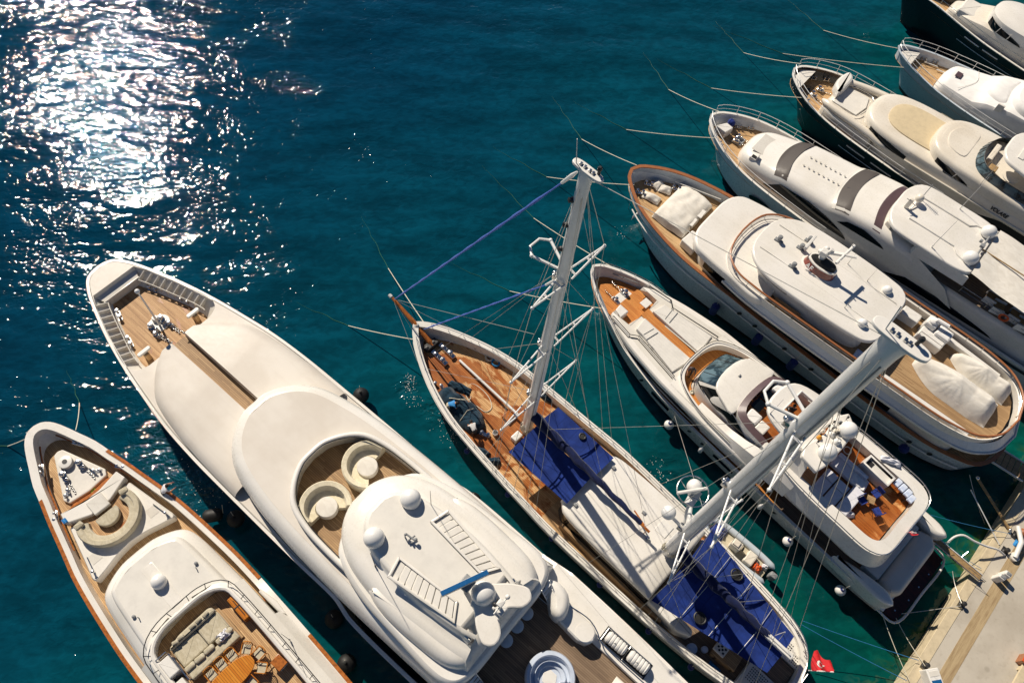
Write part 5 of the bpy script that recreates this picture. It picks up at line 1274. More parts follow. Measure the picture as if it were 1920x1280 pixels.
    g = G(); P = spl([(2.6, .62, .45), (1.5, .72, .45), (0, .74, .45), (-1.4, .66, .5), (-2.3, .35, .6), (-2.65, 0, .66), (-2.3, -.35, .6), (-1.4, -.66, .5), (0, -.74, .45), (1.5, -.72, .45), (2.6, -.62, .45)], .2)
    g.tube(P, [.05] + [.22] * (len(P) - 2) + [.05], 14); g.mk('buoyancy_tube', M['hullblue'], dg)
    g = G(); g.slab([(-2.3, 0), (-1.6, .5), (2.3, .62), (2.3, -.62), (-1.6, -.5)], .1, .35, .03); g.mk('tender_floor', M['cush'], dg)
    g = G(); g.box(-.5, .2, -.28, .28, .35, 1.1, .1); g.box(-.45, .0, -.2, .2, 1.1, 1.2, .04); cn = g.mk('console', M['cream'], dg)
    g = G(); g.lathe((.3, 0, 1.05), [(.15, -.02), (.18, 0), (.15, .02), (.13, 0), (.15, -.02)], 18, (1, 0, .5)); g.mk('steering_wheel', M['dark'], cn)
    g = G(); g.box(.7, 1.35, -.45, .45, .35, .78, .1); g.mk('tender_seat', M['cream'], dg)
    g = G(); g.box(2.45, 2.95, -.2, .2, .5, 1.1, .12); g.lathe((2.75, 0, .0), [(.09, 0), (.09, .6)], 10); g.mk('outboard_engine', M['grey'], dg)
    for u, v, r, z, mt, lab, nm in ((-1.5, .1, .42, .4, 'bluecloth', 'heap of blue covers in the bow of the inflatable tender', 'cover_heap'), (1.7, -.1, .26, .4, 'orange', 'orange life jacket heap aft in the inflatable tender', 'life_jacket'), (2.05, .25, .16, .45, 'cush_lav', 'small pale bag beside the orange life jackets', 'bag')):
        g = G(); g.grid(lambda i_, j: ((i_ - .5) * 2.4 * r, (j - .5) * 2 * r, .35 * (sin(pi * i_) * sin(pi * j)) ** .5 + .16 * noise.noise(Vector((i_ * 6, j * 5, u)))), 16, 14)
        w = Frame(*C_.sub(25.6, 4.75, 0, 2).world(u, v, z), -44); tag(g.mk(nm, M[mt], None, w), lab, 'heap' if 'heap' in nm else nm.replace('_', ' '))
build_C()
fl_ = [('d', 432, 850, 1.2, 'small navy ball fender under the port rail beside the foredeck bundles'), ('d', 621, 1050, 1.2, 'small navy ball fender under the port rail beside the forward awning'), ('e', 332, 612, 1.2, 'small navy ball fender under the port rail beside the front of the white coachroof'), ('e', 553, 826, 1.2, 'small navy ball fender under the port rail beside the aft end of the white coachroof'),
       ('e', 778, 1040, 1.2, 'small navy ball fender under the port rail beside the aft awning front'), ('e', 973, 1206, 1.2, 'small navy ball fender under the port rail beside the round deck vents')]
fender_group(C_, fl_, 'navy_fender', .2, 1, '', 'small navy fenders along the sailing boat', 'ball')
# ------------------------------------------------------------------ flybridge yacht in the middle
def rsm(P, n):
    P = [tuple(p) for p in P]; d = [0]
    for a, b in zip(P, P[1:]): d.append(d[-1] + hypot(b[0] - a[0], b[1] - a[1]))
    out = []
    for i in range(n):
        t = d[-1] * i / (n - 1); j = max(k for k in range(len(d)) if d[k] <= t + 1e-9); j = min(j, len(P) - 2)
        f = (t - d[j]) / max(d[j + 1] - d[j], 1e-9); out.append((P[j][0] + (P[j + 1][0] - P[j][0]) * f, P[j][1] + (P[j + 1][1] - P[j][1]) * f))
    return out
def ruled(parent, name, mat, A, zA, B, zB, n=40, sides=(1, -1), smooth=True):
    """surface between two half outlines at two heights"""
    g = G(); A, B = rsm(spl(A, .3), n), rsm(spl(B, .3), n); fa, fb = Z(zA), Z(zB)
    for s_ in sides: strip(g, [(u, s_ * w, fa(u)) for u, w in A], [(u, s_ * w, fb(u)) for u, w in B])
    return g.mk(name, M[mat] if isinstance(mat, str) else mat, parent)
def pad(name, mat, parent, pol, z0, z1, b=.05, fr=None, crown=0):
    g = G()
    if crown: g.rings(rpoly(pol, b * 2), [(0, z0), (0, z1 - b), (b * .4, z1 - b * .3), (b, z1)], bot=True, crown=crown)
    else: g.slab(pol, z0, z1, b)
    return g.mk(name, M[mat], parent, fr)
def rect(u0, u1, v0, v1): return [(u0, v0), (u1, v0), (u1, v1), (u0, v1)]
def mir(P): return P + [(u, -w) for u, w in P[::-1] if abs(w) > 1e-6]
def plate(name, mat, parent, half, z0, z1, b=.04, crown=0, bot=True):
    g = G(); P = mir(spl(half, .3)); g.rings(P, [(0, z0), (0, z1 - b), (b * .3, z1 - b * .3), (b, z1)] if b else [(0, z0), (0, z1)], bot=bot, crown=crown)
    return g.mk(name, M[mat], parent, ang=45)
def lump(name, mat, fr, label, cat, L, Wd, h, seed=0, e=.5, nz=.12, nx=20, group=None, narrow=0):
    g = G(); g.grid(lambda i, j: ((i - .5) * L, (j - .5) * Wd * (1 - narrow * abs(i - .5) * 2), .02 + h * (sin(pi * i) * sin(pi * j)) ** e + nz * noise.noise(Vector((i * 5, j * 4, seed)))), nx, max(8, nx * 2 // 3))
    return tag(g.mk(name, M[mat], None, fr), label, cat, group)
D_ = Frame(10.45, 30.8, 0, -49.3)
def build_D():
    t = thing('flybridge_yacht', 'white yacht with orange teak sun deck and dark swim platform, under the tall mast', 'yacht', D_)
    hw = [(0, 0), (.3, .5), (1, 1.02), (2, 1.55), (3.4, 2.1), (4.8, 2.52), (6.4, 2.88), (8.4, 3.18), (10, 3.36), (14, 3.52), (22, 3.56), (27, 3.46), (28.9, 3.25)]
    sheer = [(0, 3.7), (4, 3.4), (6, 2.8), (10, 2.45), (26, 2.45), (28.9, 1.7)]
    hs = hull(t, hw, sheer, [(0, 2.7), (4, 2.5), (8, 2.1), (28, 2.0)], capw=.14, flare=.16, bowflare=.5, bowlen=4.5, rake=2.4, mats=[M['gel'], M['boot']], mcap=M['gel'], mdeck=M['teak_oiled'], caph=.03)
    for s_ in (1, -1):
        for a, b, z0, z1 in ((9.3, 11.0, 1.25, 1.75), (15.2, 16.9, 1.2, 1.7)):
            g = G(); n = 8; us = [a + (b - a) * i / n for i in range(n + 1)]
            f = lambda u, z: s_ * (lerp(hs, u) * (1 - .16 * ((lerp(sheer, u) - z) / (lerp(sheer, u) + .8)) ** .75) + .03)
            strip(g, [(u, f(u, z0), z0) for u in us], [(u, f(u, z1), z1) for u in us]); g.mk('hull_window', M['glass'], t)
        for u in (8.2, 13.0, 14.2, 20.5):
            g = G(); y = s_ * (lerp(hs, u) * .93); g.lathe((u, y, 1.5), [(.16, 0), (.18, .06), (.02, .08)], 12, (0, s_, .25), 1, .5); g.mk('porthole', M['dark'], t)
    # bow
    g = G(); rows(g, hin(hs, .35), None, .7, 3.7, 2.75, 14); g.mk('bow_deck', M['teak_oiled'], t)
    pad('windlass_plate', 'white', t, [(2.6, -.5), (2.6, .9), (3.3, .95), (3.5, .2), (3.4, -.5)], 2.7, 2.9)
    g = G(); windlass(g, 2.85, .5, 2.9, 1.1, pi); windlass(g, 2.8, -.35, 2.8, .9, pi); g.mk('windlass', M['steel'], t)
    for s_ in (1, -1):
        g = G(); g.tube([(1.3, s_ * .85, 3.3), (3.2, s_ * 1.75, 3.3)], .05, 6); g.mk('bow_step', M['grey'], t)
    up = [(3.6, 1.75), (4.2, 2.1), (5.0, 2.42), (6.4, 2.78), (8.4, 3.1), (10, 3.28), (14, 3.42), (18.5, 3.42)]
    pu = spl(up, .3); zt = [(3.6, 3.45), (10, 3.75), (20, 3.8)]
    g = G(); zf = Z(zt)
    L = [[(u, w, .0 + z) for u, w in hin(pu, d)] for d, z in ((.0, 2.2),)]
    lv = [[(u, max(w - d, .1), zf(u) + dz) for u, w in pu] for d, dz in ((.22, -1.35), (.12, -.75), (0, -.3), (.02, -.12), (.1, -.02), (.25, 0), (.5, 0))]
    for s_ in (1, -1):
        q = [[(u, s_ * w, z) for u, w, z in l] for l in lv]
        for a, b in zip(q, q[1:]): strip(g, a, b)
    g.mk('forward_superstructure', M['gel'], t)
    gl = G()
    for s_ in (1, -1):
        us = [5.2 + 8.3 * i / 30 for i in range(31)]
        strip(gl, [(u, s_ * (lerp(pu, u) - .19), zf(u) - 1.15 + .0 * u) for u in us], [(u, s_ * (lerp(pu, u) - .03), zf(u) - 1.15 + .8 * sin(pi * (i / 30)) ** .6) for i, u in enumerate(us)])
    gl.mk('side_window', M['glass'], t)
    # deck top with lounge recess
    rec = [(3.6, 1.55), (5.1, 1.5), (5.15, .55)]
    g = G(); rows(g, [(u, w - .5) for u, w in pu], rec, 3.6, 5.15, zt, 12); rows(g, [(u, w - .5) for u, w in pu], [(5.15, .32), (11, .32)], 5.15, 10.0, zt, 20); g.mk('foredeck', M['gel_shade'], t)
    pad('lounge_floor', 'teak_oiled', t, rect(3.3, 5.2, -1.6, 1.6), 2.7, 2.95, 0)
    g = G()
    for s_ in (1, -1):
        strip(g, [(3.6, s_ * 1.55, 3.5), (5.1, s_ * 1.5, 3.55)], [(3.6, s_ * 1.55, 2.9), (5.1, s_ * 1.5, 2.9)])
    g.quad((5.15, -1.5, 3.55), (5.15, 1.5, 3.55), (5.15, 1.5, 2.9), (5.15, -1.5, 2.9)); g.mk('recess_wall', M['gel_shade'], t)
    pad('centre_strip', 'teak_oiled', t, [(5.1, -.3), (5.1, .5), (6.3, .38), (9.9, .34), (9.9, -.34), (6.3, -.34)], 3.3, 3.6, 0)
    for s_ in (1, -1):
        pd_ = pad('sun_pad', 'nonslip_w', t, [(5.5, s_ * .42), (9.85, s_ * .42), (9.6, s_ * 2.1), (6.3, s_ * 1.55), (5.7, s_ * 1.5)], 3.5, 3.86, .05)
        g = G()
        for a in range(6): g.box(6.3, 9.5, s_ * (.62 + .22 * a) - .008, s_ * (.62 + .22 * a) + .008, 3.86, 3.864)
        g.mk('pad_seams', M['nonslip'], pd_)
        g = G(); g.tube([(6.5, s_ * .6, 3.88), (6.35, s_ * 1.5, 3.88)], .02, 5); g.tube([(6.9, s_ * .6, 3.88), (6.75, s_ * 1.65, 3.88)], .035, 5); g.mk('grab_bar', M['grey'], pd_)
        g = G()
        P = [(3.9, s_ * 1.9, zf(4)), (5.7, s_ * 2.15, zf(5.7)), (6.2, s_ * 1.75, zf(6)), (9.9, s_ * 2.3, zf(9.9))]
        g.tube([(x, y, z + .22) for x, y, z in P], .03, 6); g.tube([(x, y + s_ * .14, z + .03) for x, y, z in P], .03, 6)
        for p in P: g.tube([p, (p[0], p[1], p[2] + .22)], .02, 5)
        g.mk('grab_rail', M['dark'], t)
        g = G(); us = [.5 + 5.3 * i / 20 for i in range(21)]; rail(g, [(u, s_ * (lerp(hs, u) - .05), lerp(sheer, u)) for u in us], .35, 1.1, .02, 0) ; g.mk('bow_rail', M['steel'], t)
    pad('seat_locker', 'white', t, [(3.5, -.7), (4.3, -.7), (4.3, -1.5), (3.6, -1.3)], 2.95, 3.5, .06); pad('lounge_table', 'white', t, rect(4.3, 4.9, .5, 1.2), 3.3, 3.36, .03)
    # walkway round the wheelhouse
    wo = [(9.95, 0), (10.0, .8), (10.3, 1.7), (11.0, 2.3), (12.5, 2.75), (15.5, 3.0)]; wi = [(10.75, 0), (10.8, .9), (11.0, 1.6), (12.4, 2.1), (15.5, 2.45)]
    ruled(t, 'walkway', 'teak_oiled', wo, 3.3, wi, 3.3); ruled(t, 'walkway_coaming', 'gel', wo, 3.3, wo, 3.98)
    wo2 = [(u - .22 if u < 11 else u, w + .22 if w > .5 else w) for u, w in wo]; ruled(t, 'coaming_top', 'gel', wo, 3.98, wo2, 3.98); ruled(t, 'coaming_side', 'gel', wo2, 3.98, wo2, 3.6)
    P = [(u, w, 4.1) for u, w in spl(wo2, .3)]; g = G(); g.tube(P, .025, 6); g.tube([(u, -w, z) for u, w, z in P], .025, 6); g.mk('walkway_rail', M['dark'], t)
    g = G(); rows(g, [(u, w - .45) for u, w in pu], spl(wo2, .3), 9.8, 18.4, zt, 30); g.mk('side_moulding', M['gel'], t)
    hb = [(10.8, 0), (10.85, .9), (11.05, 1.6), (12.4, 2.15), (15.5, 2.5), (20, 2.6)]; ht = [(12.1, 0), (12.2, .9), (12.5, 1.55), (13.6, 2.0), (14.6, 2.2), (20, 2.35)]
    hm = [(10.95, 0), (11.0, .9), (11.2, 1.55), (12.5, 2.05), (15.5, 2.4), (20, 2.5)]
    ruled(t, 'wheelhouse_base', 'gel', hb, 3.3, hm, 4.25)
    ruled(t, 'windscreen', 'wind', [(10.97, 0), (11.02, .9), (11.2, 1.5)], 4.26, [(12.1, 0), (12.2, .9), (12.45, 1.5)], 5.25)
    ruled(t, 'wheelhouse_side', 'gel', [(11.2, 1.5), (12.5, 2.05), (15.5, 2.4), (20, 2.5)], 4.26, [(12.45, 1.5), (13.6, 2.0), (14.6, 2.2), (20, 2.35)], 5.25)
    for s_ in (1, -1):
        g = G(); g.add([(11.5, s_ * 1.75, 4.42), (12.5, s_ * 1.66, 5.2), (14.6, s_ * 2.24, 5.2), (16.3, s_ * 2.5, 4.35), (13.0, s_ * 2.17, 4.3)], [(0, 1, 2, 3, 4)]); g.mk('side_glass', M['glass'], t)
        for v in (.0, .75):
            g = G(); g.tube([(11.05, s_ * v * .98, 4.32), (12.15, s_ * v, 5.24)], .02, 5); g.mk('wiper', M['dark'], t)
    plate('roof', 'gel', t, [(12.05, 0), (12.15, .9), (12.45, 1.6), (13.6, 2.1), (14.3, 2.28), (14.3, 0)], 5.2, 5.38, .06, crown=.04)
    g = G(); g.box(12.9, 13.0, .1, .3, 5.38, 5.52, .03); g.mk('roof_light', M['grey'], t)
    mb = [(14.15, 0), (14.2, .9), (14.45, 1.9), (15.3, 2.3), (17, 2.5)]; mi = [(14.55, 0), (14.6, .9), (14.85, 1.6), (15.6, 1.95), (17, 2.15)]
    ruled(t, 'tinted_screen', 'mauve', mb, 5.42, mi, 5.62); ruled(t, 'screen_inner', 'gel_shade', mi, 5.6, mi, 4.8); ruled(t, 'screen_base', 'gel', mb, 5.42, mb, 5.0)
    co = [(17, 2.6), (20, 3.0), (23, 3.1), (25.45, 3.0), (26.2, 2.45), (26.35, 0)]; ci = [(17, 2.15), (20, 2.35), (23, 2.3), (25.2, 2.2), (25.6, 1.8), (25.65, 0)]; cd = [(17, 2.75), (20, 3.25), (23, 3.35), (25.8, 3.25), (26.6, 2.6), (26.7, 0)]
    ruled(t, 'flybridge_coaming', 'gel', ci, 5.55, co, 5.5); ruled(t, 'coaming_inner', 'gel_shade', ci, 5.55, ci, 4.75); ruled(t, 'flybridge_side', 'gel', co, 5.5, cd, 4.2)
    ruled(t, 'flybridge_skirt', 'gel', cd, 4.2, [(17, 3.2), (20, 3.1), (23, 3.1), (25.6, 3.0), (26.2, 2.4), (26.3, 0)], 3.6)
    ruled(t, 'side_fairing', 'gel', [(12.4, 2.35), (14.5, 2.5), (16, 2.58), (17, 2.62), (20, 3.0)], [(12.4, 3.95), (15, 4.3), (16.2, 4.7), (17.6, 5.45), (20, 5.48)], [(12.4, 2.8), (14.5, 2.95), (16, 3.05), (17, 3.12), (20, 3.2)], [(12.4, 3.9), (15, 4.2), (16.2, 4.5), (17.6, 4.9), (20, 4.9)]); ruled(t, 'side_panel', 'gel', [(12.4, 2.8), (14.5, 2.95), (17, 3.12), (20, 3.2)], [(12.4, 3.9), (15, 4.2), (16.2, 4.5), (17.6, 4.9), (20, 4.9)], [(12.4, 3.05), (17, 3.35), (20, 3.3)], 3.75)
    g = G(); rows(g, spl(ci[:-1], .3), None, 17, 25.6, 4.8, 30); rows(g, spl(mi, .3), None, 14.6, 17, 4.8, 10); g.mk('sun_deck', M['teak_orange'], t)
    P = [(u, w, 5.72) for u, w in spl([(18, 2.7)] + co[1:], .3)]; g = G(); g.tube(P, .03, 6); g.tube([(u, -w, z) for u, w, z in P], .03, 6)
    for p in P[::4]:
        for s_ in (1, -1): g.tube([(p[0], s_ * p[1], 5.5), (p[0], s_ * p[1], 5.72)], .02, 5)
    g.mk('flybridge_rail', M['steel'], t)
    for v in (-.35, .6): pad('dark_hatch', 'glass', t, rect(14.75, 15.45, v - .42, v + .42), 5.15, 5.25, .02)
    for v in (-1.35, 1.55): pad('helm_seat', 'cover_w', t, rect(14.95, 15.85, v - .42, v + .42), 4.8, 5.45, .12)
    pad('helm_console', 'white', t, rect(15.9, 16.6, -1.9, -1.1), 4.8, 5.4, .08)
    # hardtop with opening
    o_ = [(15.35, 0), (15.4, .7), (15.75, 1.4), (16.5, 1.8), (18.9, 1.85), (18.9, 0)]; hol = rect(16.4, 17.6, -.75, 1.25)
    g = G(); O2 = mir(spl(o_, .3)); n = len(O2)
    gO = rsm(O2 + [O2[0]], 81)[:-1]; hc_ = [(17.0 + .0, .25)]; 
    H2 = [min(((p[0], p[1]) for p in rsm(hol + [hol[0]], 81)[:-1]), key=lambda q: abs(atan2(q[1] - .25, q[0] - 17) - atan2(o[1] - .25, o[0] - 17)) if abs(atan2(q[1] - .25, q[0] - 17) - atan2(o[1] - .25, o[0] - 17)) < 3 else 9) for o in gO]
    vs = []; N_ = len(gO)
    for P_, z in ((gO, 6.95), (gO, 7.12), (inset(gO, .12 if area(gO) > 0 else -.12), 7.22), (H2, 7.2), (H2, 6.95), (gO, 6.95)): vs += [(x, y, z) for x, y in P_]
    g.add(vs, [(r * N_ + i, r * N_ + (i + 1) % N_, (r + 1) * N_ + (i + 1) % N_, (r + 1) * N_ + i) for r in range(5) for i in range(N_)]); g.mk('hardtop', M['gel'], t)
    g = G()
    for a, b in zip(hol, hol[1:] + hol[:1]): g.tube([(a[0], a[1], 7.24), (b[0], b[1], 7.24)], .045, 6)
    g.mk('hardtop_frame', M['alu'], t)
    for s_ in (1, -1):
        g = G(); g.add([(18.2, s_ * 1.75, 7.0), (19.6, s_ * 2.1, 7.0), (19.9, s_ * 2.5, 5.5), (18.6, s_ * 2.45, 5.5), (18.2, s_ * 1.6, 7.0), (19.6, s_ * 1.95, 7.0), (19.9, s_ * 2.3, 5.5), (18.6, s_ * 2.25, 5.5)], [(0, 1, 2, 3), (7, 6, 5, 4), (0, 4, 5, 1), (1, 5, 6, 2), (2, 6, 7, 3), (3, 7, 4, 0)]); g.mk('arch_leg', M['gel'], t)
    pad('radar_arch', 'gel', t, [(19.0, -2.35), (18.7, -1.7), (19.1, 0), (18.9, 1.5), (19.3, 2.2), (20.3, 1.6), (20.4, 0), (20.4, -1.6), (20.2, -2.5)], 7.1, 7.4, .1)
    for v in (1.05, -1.1): g = G(); dome(g, (19.9, v, 7.4), .55); g.mk('radome', M['dome'], t)
    for i, (u, v, r, m_) in enumerate(((19.4, .15, .2, 'white'), (19.5, .55, .16, 'cream'), (19.0, -.6, .16, 'yellow'), (19.9, .0, .24, 'dome'), (19.3, 1.2, .13, 'grey'), (18.9, -.1, .12, 'cream'))):
        g = G(); g.lathe((u, v, 7.38), [(r, 0), (r * .9, .16), (r * .4, .24 + .1 * (i % 2)), (.02, .3)], 14); g.mk('antenna_dome', M[m_], t)
    g = G()
    for i, (u, v) in enumerate(((19.2, .4), (19.6, .35), (19.0, .8), (19.4, 1.7), (19.1, -1.0), (19.3, 1.0), (18.95, .35), (19.55, .9))): g.tube([(u, v, 7.38), (u, v, 7.7 + .1 * (i % 3))], .022, 5); g.box(u - .06, u + .06, v - .06, v + .06, 7.65, 7.75)
    g.mk('aerial_cluster', M['dark'], t)
    whip(t, 16.0, -1.5, 7.2, 2.2, 'white', .02)
    # side channel, cockpit and stern
    g = G(); rows(g, [(20, 3.2), (26, 3.1), (29, 2.9)], None, 20, 28.0, 2.1, 10); g.mk('cockpit_floor', M['teak_grey'], t)
    pad('stern_seat', 'nonslip', t, rect(26.3, 27.4, -2.4, 2.4), 2.1, 2.7, .08)
    g = G(); g.rings(rpoly([(27.45, -2.3), (27.3, 2.4), (28.3, 2.75), (28.95, 2.2), (29.0, -2.0), (28.4, -2.6)], .3), [(0, .9), (0, 2.2), (.1, 2.5), (.3, 2.68)], crown=.06); g.mk('stern_locker', M['gel_dust'], t, ang=60)
    g = G(); g.tube([(28.35, -2.4, 2.6), (28.5, 0, 2.72), (28.35, 2.5, 2.6)], .035, 6); g.mk('locker_seam', M['gel_shade'], t)
    for s_ in (1, -1):
        g = G(); g.rings(spl([(26.4, s_ * 3.5), (24.6, s_ * 3.35), (25.2, s_ * 3.1), (26.8, s_ * 2.75), (28.4, s_ * 2.7), (28.9, s_ * 3.1), (28.3, s_ * 3.45), (26.4, s_ * 3.5)], .3)[:-1], [(0, 1.6), (0, 2.8), (.06, 2.95), (.2, 3.0)]); g.mk('quarter_wing', M['gel'], t, ang=60)
    pad('swim_platform', 'maroon_teak', t, [(28.8, -2.9), (30.05, -2.75), (30.2, 0), (30.05, 2.95), (28.8, 3.1)], .62, .82, 0)
    g = G(); P = [(28.7, -3.0, .8), (30.05, -2.85, .8), (30.28, 0, .8), (30.05, 3.05, .8), (28.7, 3.2, .8)]; g.tube(spl(P, .3), .08, 8); g.mk('platform_edge', M['gel'], t)
    for v in (-2.2, -1.0, .2, 1.4):
        g = G(); g.lathe((29.9 - .25 * (v < -2), v, .82), [(.06, 0), (.05, .03), (.02, .04)], 10); g.mk('platform_light', M['steel'], t)
    # ---- loose things on the sun deck
    gr = 'pale sun loungers on the sun deck'; first = None
    for u, v, lab in ((21.15, -1.25, 'pale sun lounger nearest the radar arch on the orange teak deck'), (22.05, -1.3, 'middle pale sun lounger on the orange teak deck')):
        f2 = D_.sub(u, v, 4.8)
        if first: dup(first, f2, lab); continue
        first = thing('sun_lounger', lab, 'lounger', f2, gr)
        g = G(); g.box(-.42, .42, -.92, .92, .12, .22, .02); g.mk('frame', M['dark'], first); pad('mattress', 'cush_lav', first, rect(-.4, .4, -.9, .25), .22, .36, .05); pad('headrest', 'cush_lav', first, rect(-.4, .4, .28, .9), .22, .4, .05)
        for a in (-1, 1):
            for b in (-1, 1): g = G(); g.tube([(a * .36, b * .82, 0), (a * .36, b * .82, .14)], .03, 5); g.mk('leg', M['dark'], first)
    cs = thing('corner_sofa', 'pale L-shaped deck sofa with white rumpled cover beside the loungers', 'sofa', D_.sub(22, 0, 4.8))
    pad('seat', 'cush_lav', cs, rect(-1.35, .95, -.0, .85), .1, .45, .06); pad('chaise', 'cush_lav', cs, rect(.55, 1.3, -2.1, .0), .1, .45, .06); pad('backrest', 'cush_lav', cs, rect(-1.35, .8, .72, .95), .3, .7, .06)
    lump('cover_cloth', 'cover_w', D_.sub(22.6, .35, 5.22, 10), 'crumpled white cover thrown over the corner of the pale deck sofa', 'cloth', 1.0, .8, .12, 4)
    bt = thing('folding_table', 'small square wooden table between the blue folding chairs', 'table', D_.sub(23.75, -.05, 4.8, 20)); pad('tabletop', 'teak_dry', bt, rect(-.25, .25, -.25, .25), .42, .46, .01)
    g = G(); g.tube([(-.2, -.2, 0), (.2, .2, .42)], .02, 5); g.tube([(.2, -.2, 0), (-.2, .2, .42)], .02, 5); g.mk('crossed_legs', M['dark'], bt)
    fc = None
    for u, v, a, lab in ((23.4, -.5, 160, 'blue folding chair on the sun deck, closest to the pale sofa'), (23.75, .55, 80, 'blue folding chair on the sun deck, on the bar counter side of the little table'), (24.45, -.4, -25, 'blue folding chair on the sun deck, aft of the little table')):
        f2 = D_.sub(u, v, 4.8, a)
        if fc: dup(fc, f2, lab); continue
        fc = thing('folding_chair', lab, 'chair', f2, 'blue folding chairs on the sun deck'); pad('seat', 'bluecloth', fc, rect(-.25, .22, -.25, .25), .42, .46, .015); pad('backrest', 'bluecloth', fc, rect(.24, .28, -.25, .25), .5, .86, .01)
        g = G()
        for s_ in (-1, 1): g.tube([(-.24, s_ * .27, 0), (.26, s_ * .27, .85)], .016, 5); g.tube([(.26, s_ * .27, 0), (-.22, s_ * .27, .62), (.22, s_ * .27, .64)], .016, 5)
        g.mk('chair_frame', M['dark'], fc)
    lump('parasol_bundle', 'cush_lav', D_.sub(23.2, -1.8, 4.82, 40), 'furled grey and white parasol cloth lying on the sun deck near the port side', 'parasol', 1.2, .6, .25, 8, .5, .2, 22, None, .4)
    bc = thing('bar_counter', 'white-edged sunken bar counter on the orange teak deck', 'bar counter', D_.sub(22.95, 1.62, 4.8, -3)); g = G()
    for q in (rect(-.98, .98, .3, .42), rect(-.98, .98, -.42, -.3), rect(-.98, -.86, -.3, .3), rect(.86, .98, -.3, .3)): g.slab(q, .0, .95, .02)
    g.mk('counter_rim', M['white'], bc); pad('worktop', 'nonslip', bc, rect(-.86, .86, -.3, .3), .0, .7, 0); pad('hob', 'dark', bc, rect(-.8, -.4, -.22, .22), .7, .73, .01)
    st = None
    for i, (u, v, lab) in enumerate(((24.25, 2.0, 'white and blue stool right behind the bar counter'), (24.65, 1.95, 'second white and blue stool from the bar counter'), (25.05, 1.9, 'third white and blue stool from the bar counter'), (25.4, 1.75, 'white stool in the aft corner of the sun deck'))):
        f2 = D_.sub(u, v, 4.8, -6)
        if st: dup(st, f2, lab); continue
        st = thing('bar_stool', lab, 'stool', f2, 'stools beside the bar counter'); pad('seat', 'bluewhite', st, rect(-.18, .18, -.28, .28), .62, .76, .05)
        for a in (-1, 1):
            for b in (-1, 1): g = G(); g.tube([(a * .17, b * .24, 0), (a * .14, b * .2, .63)], .016, 5); g.mk('leg', M['dark'], st)
    lump('rolled_awning', 'cush_lav', D_.sub(23.1, 2.75, 5.6, 25), 'rolled white awning lashed on the starboard rail of the sun deck', 'awning', 1.3, .4, .25, 3, .5, .15)
    g = G(); g.tube([(.25 * cos(a * pi / 10), .25 * sin(a * pi / 10), .03 + .01 * (a // 20)) for a in range(41)], .035, 6); g.tube([(.25, 0, .03), (.3, -.5, .03), (-.2, -1.1, .03), (-.6, -1.4, .03)], .025, 5); tag(g.mk('hose', M['white'], None, D_.sub(20.9, 1.75, 4.81)), 'white coiled hose in the forward corner of the orange teak deck', 'hose')
    fg = thing('ensign', 'small red flag on a short staff at the aft rail of the sun deck', 'flag', D_.sub(26.2, -.2, 5.5)); g = G(); g.tube([(0, 0, -.3), (.45, 0, .6)], .02, 5); g.mk('staff', M['alu'], fg); g = G(); g.grid(lambda i, j: (.12 + .4 * i + .1 * j, .06 * sin(i * 7) + .35 * j - .2, .15 + .55 * i - .35 * j + .06 * sin(i * 9)), 12, 8); fk = g.mk('flag_cloth', M['red'], fg)
    g = G(); g.lathe((.3, -.02, .34), [(.09, 0), (.09, .01), (.02, .012)], 14, (.4, -.3, .8)); g.mk('white_emblem', M['white'], fk)
    person('crew member in dark shirt standing in the orange walkway beside the dark windscreen', D_.sub(10.35, -1.15, 3.3, -60), pose('stand', .6, (.35, .25)), 'mauve', 'dark')
    person('person in dark clothes sitting under the opening of the white hardtop', D_.sub(16.8, .75, 4.8, 120), pose('sit'), 'dark', 'dark')
    g = G(); g.lathe((0, 0, .03), [(.12, -.03), (.16, 0), (.12, .03), (.09, 0), (.12, -.03)], 14); tag(g.mk('rope_coil', M['rope'], None, D_.sub(11.4, -1.95, 3.32)), 'small coil of white rope in the port walkway by the windscreen', 'rope')
build_D()
fender_group(D_, [('L', 11.7, -3.75, 1.0, 'white ball fender on the hull side, nearest the dark hull window'), ('L', 22.3, -3.95, 1.0, 'white ball fender with blue end below the orange sun deck'), ('L', 26.5, -3.9, 1.0, 'white ball fender with blue end near the dark swim platform')], 'white_fender', .34, 1, '', 'white ball fenders of the middle yacht', 'ball')
fender_group(D_, [('L', 14.4, -3.68, 1.4, 'small white cylinder fender with blue top beside the teak side deck, forward one'), ('L', 17.2, -3.72, 1.4, 'small white cylinder fender with blue top, just forward of the tall mast'), ('L', 19.6, -3.74, 1.5, 'small white cylinder fender with dark top where rigging crosses the hull')], 'white_fender', .15, .8, '', 'small white cylinder fenders of the middle yacht')
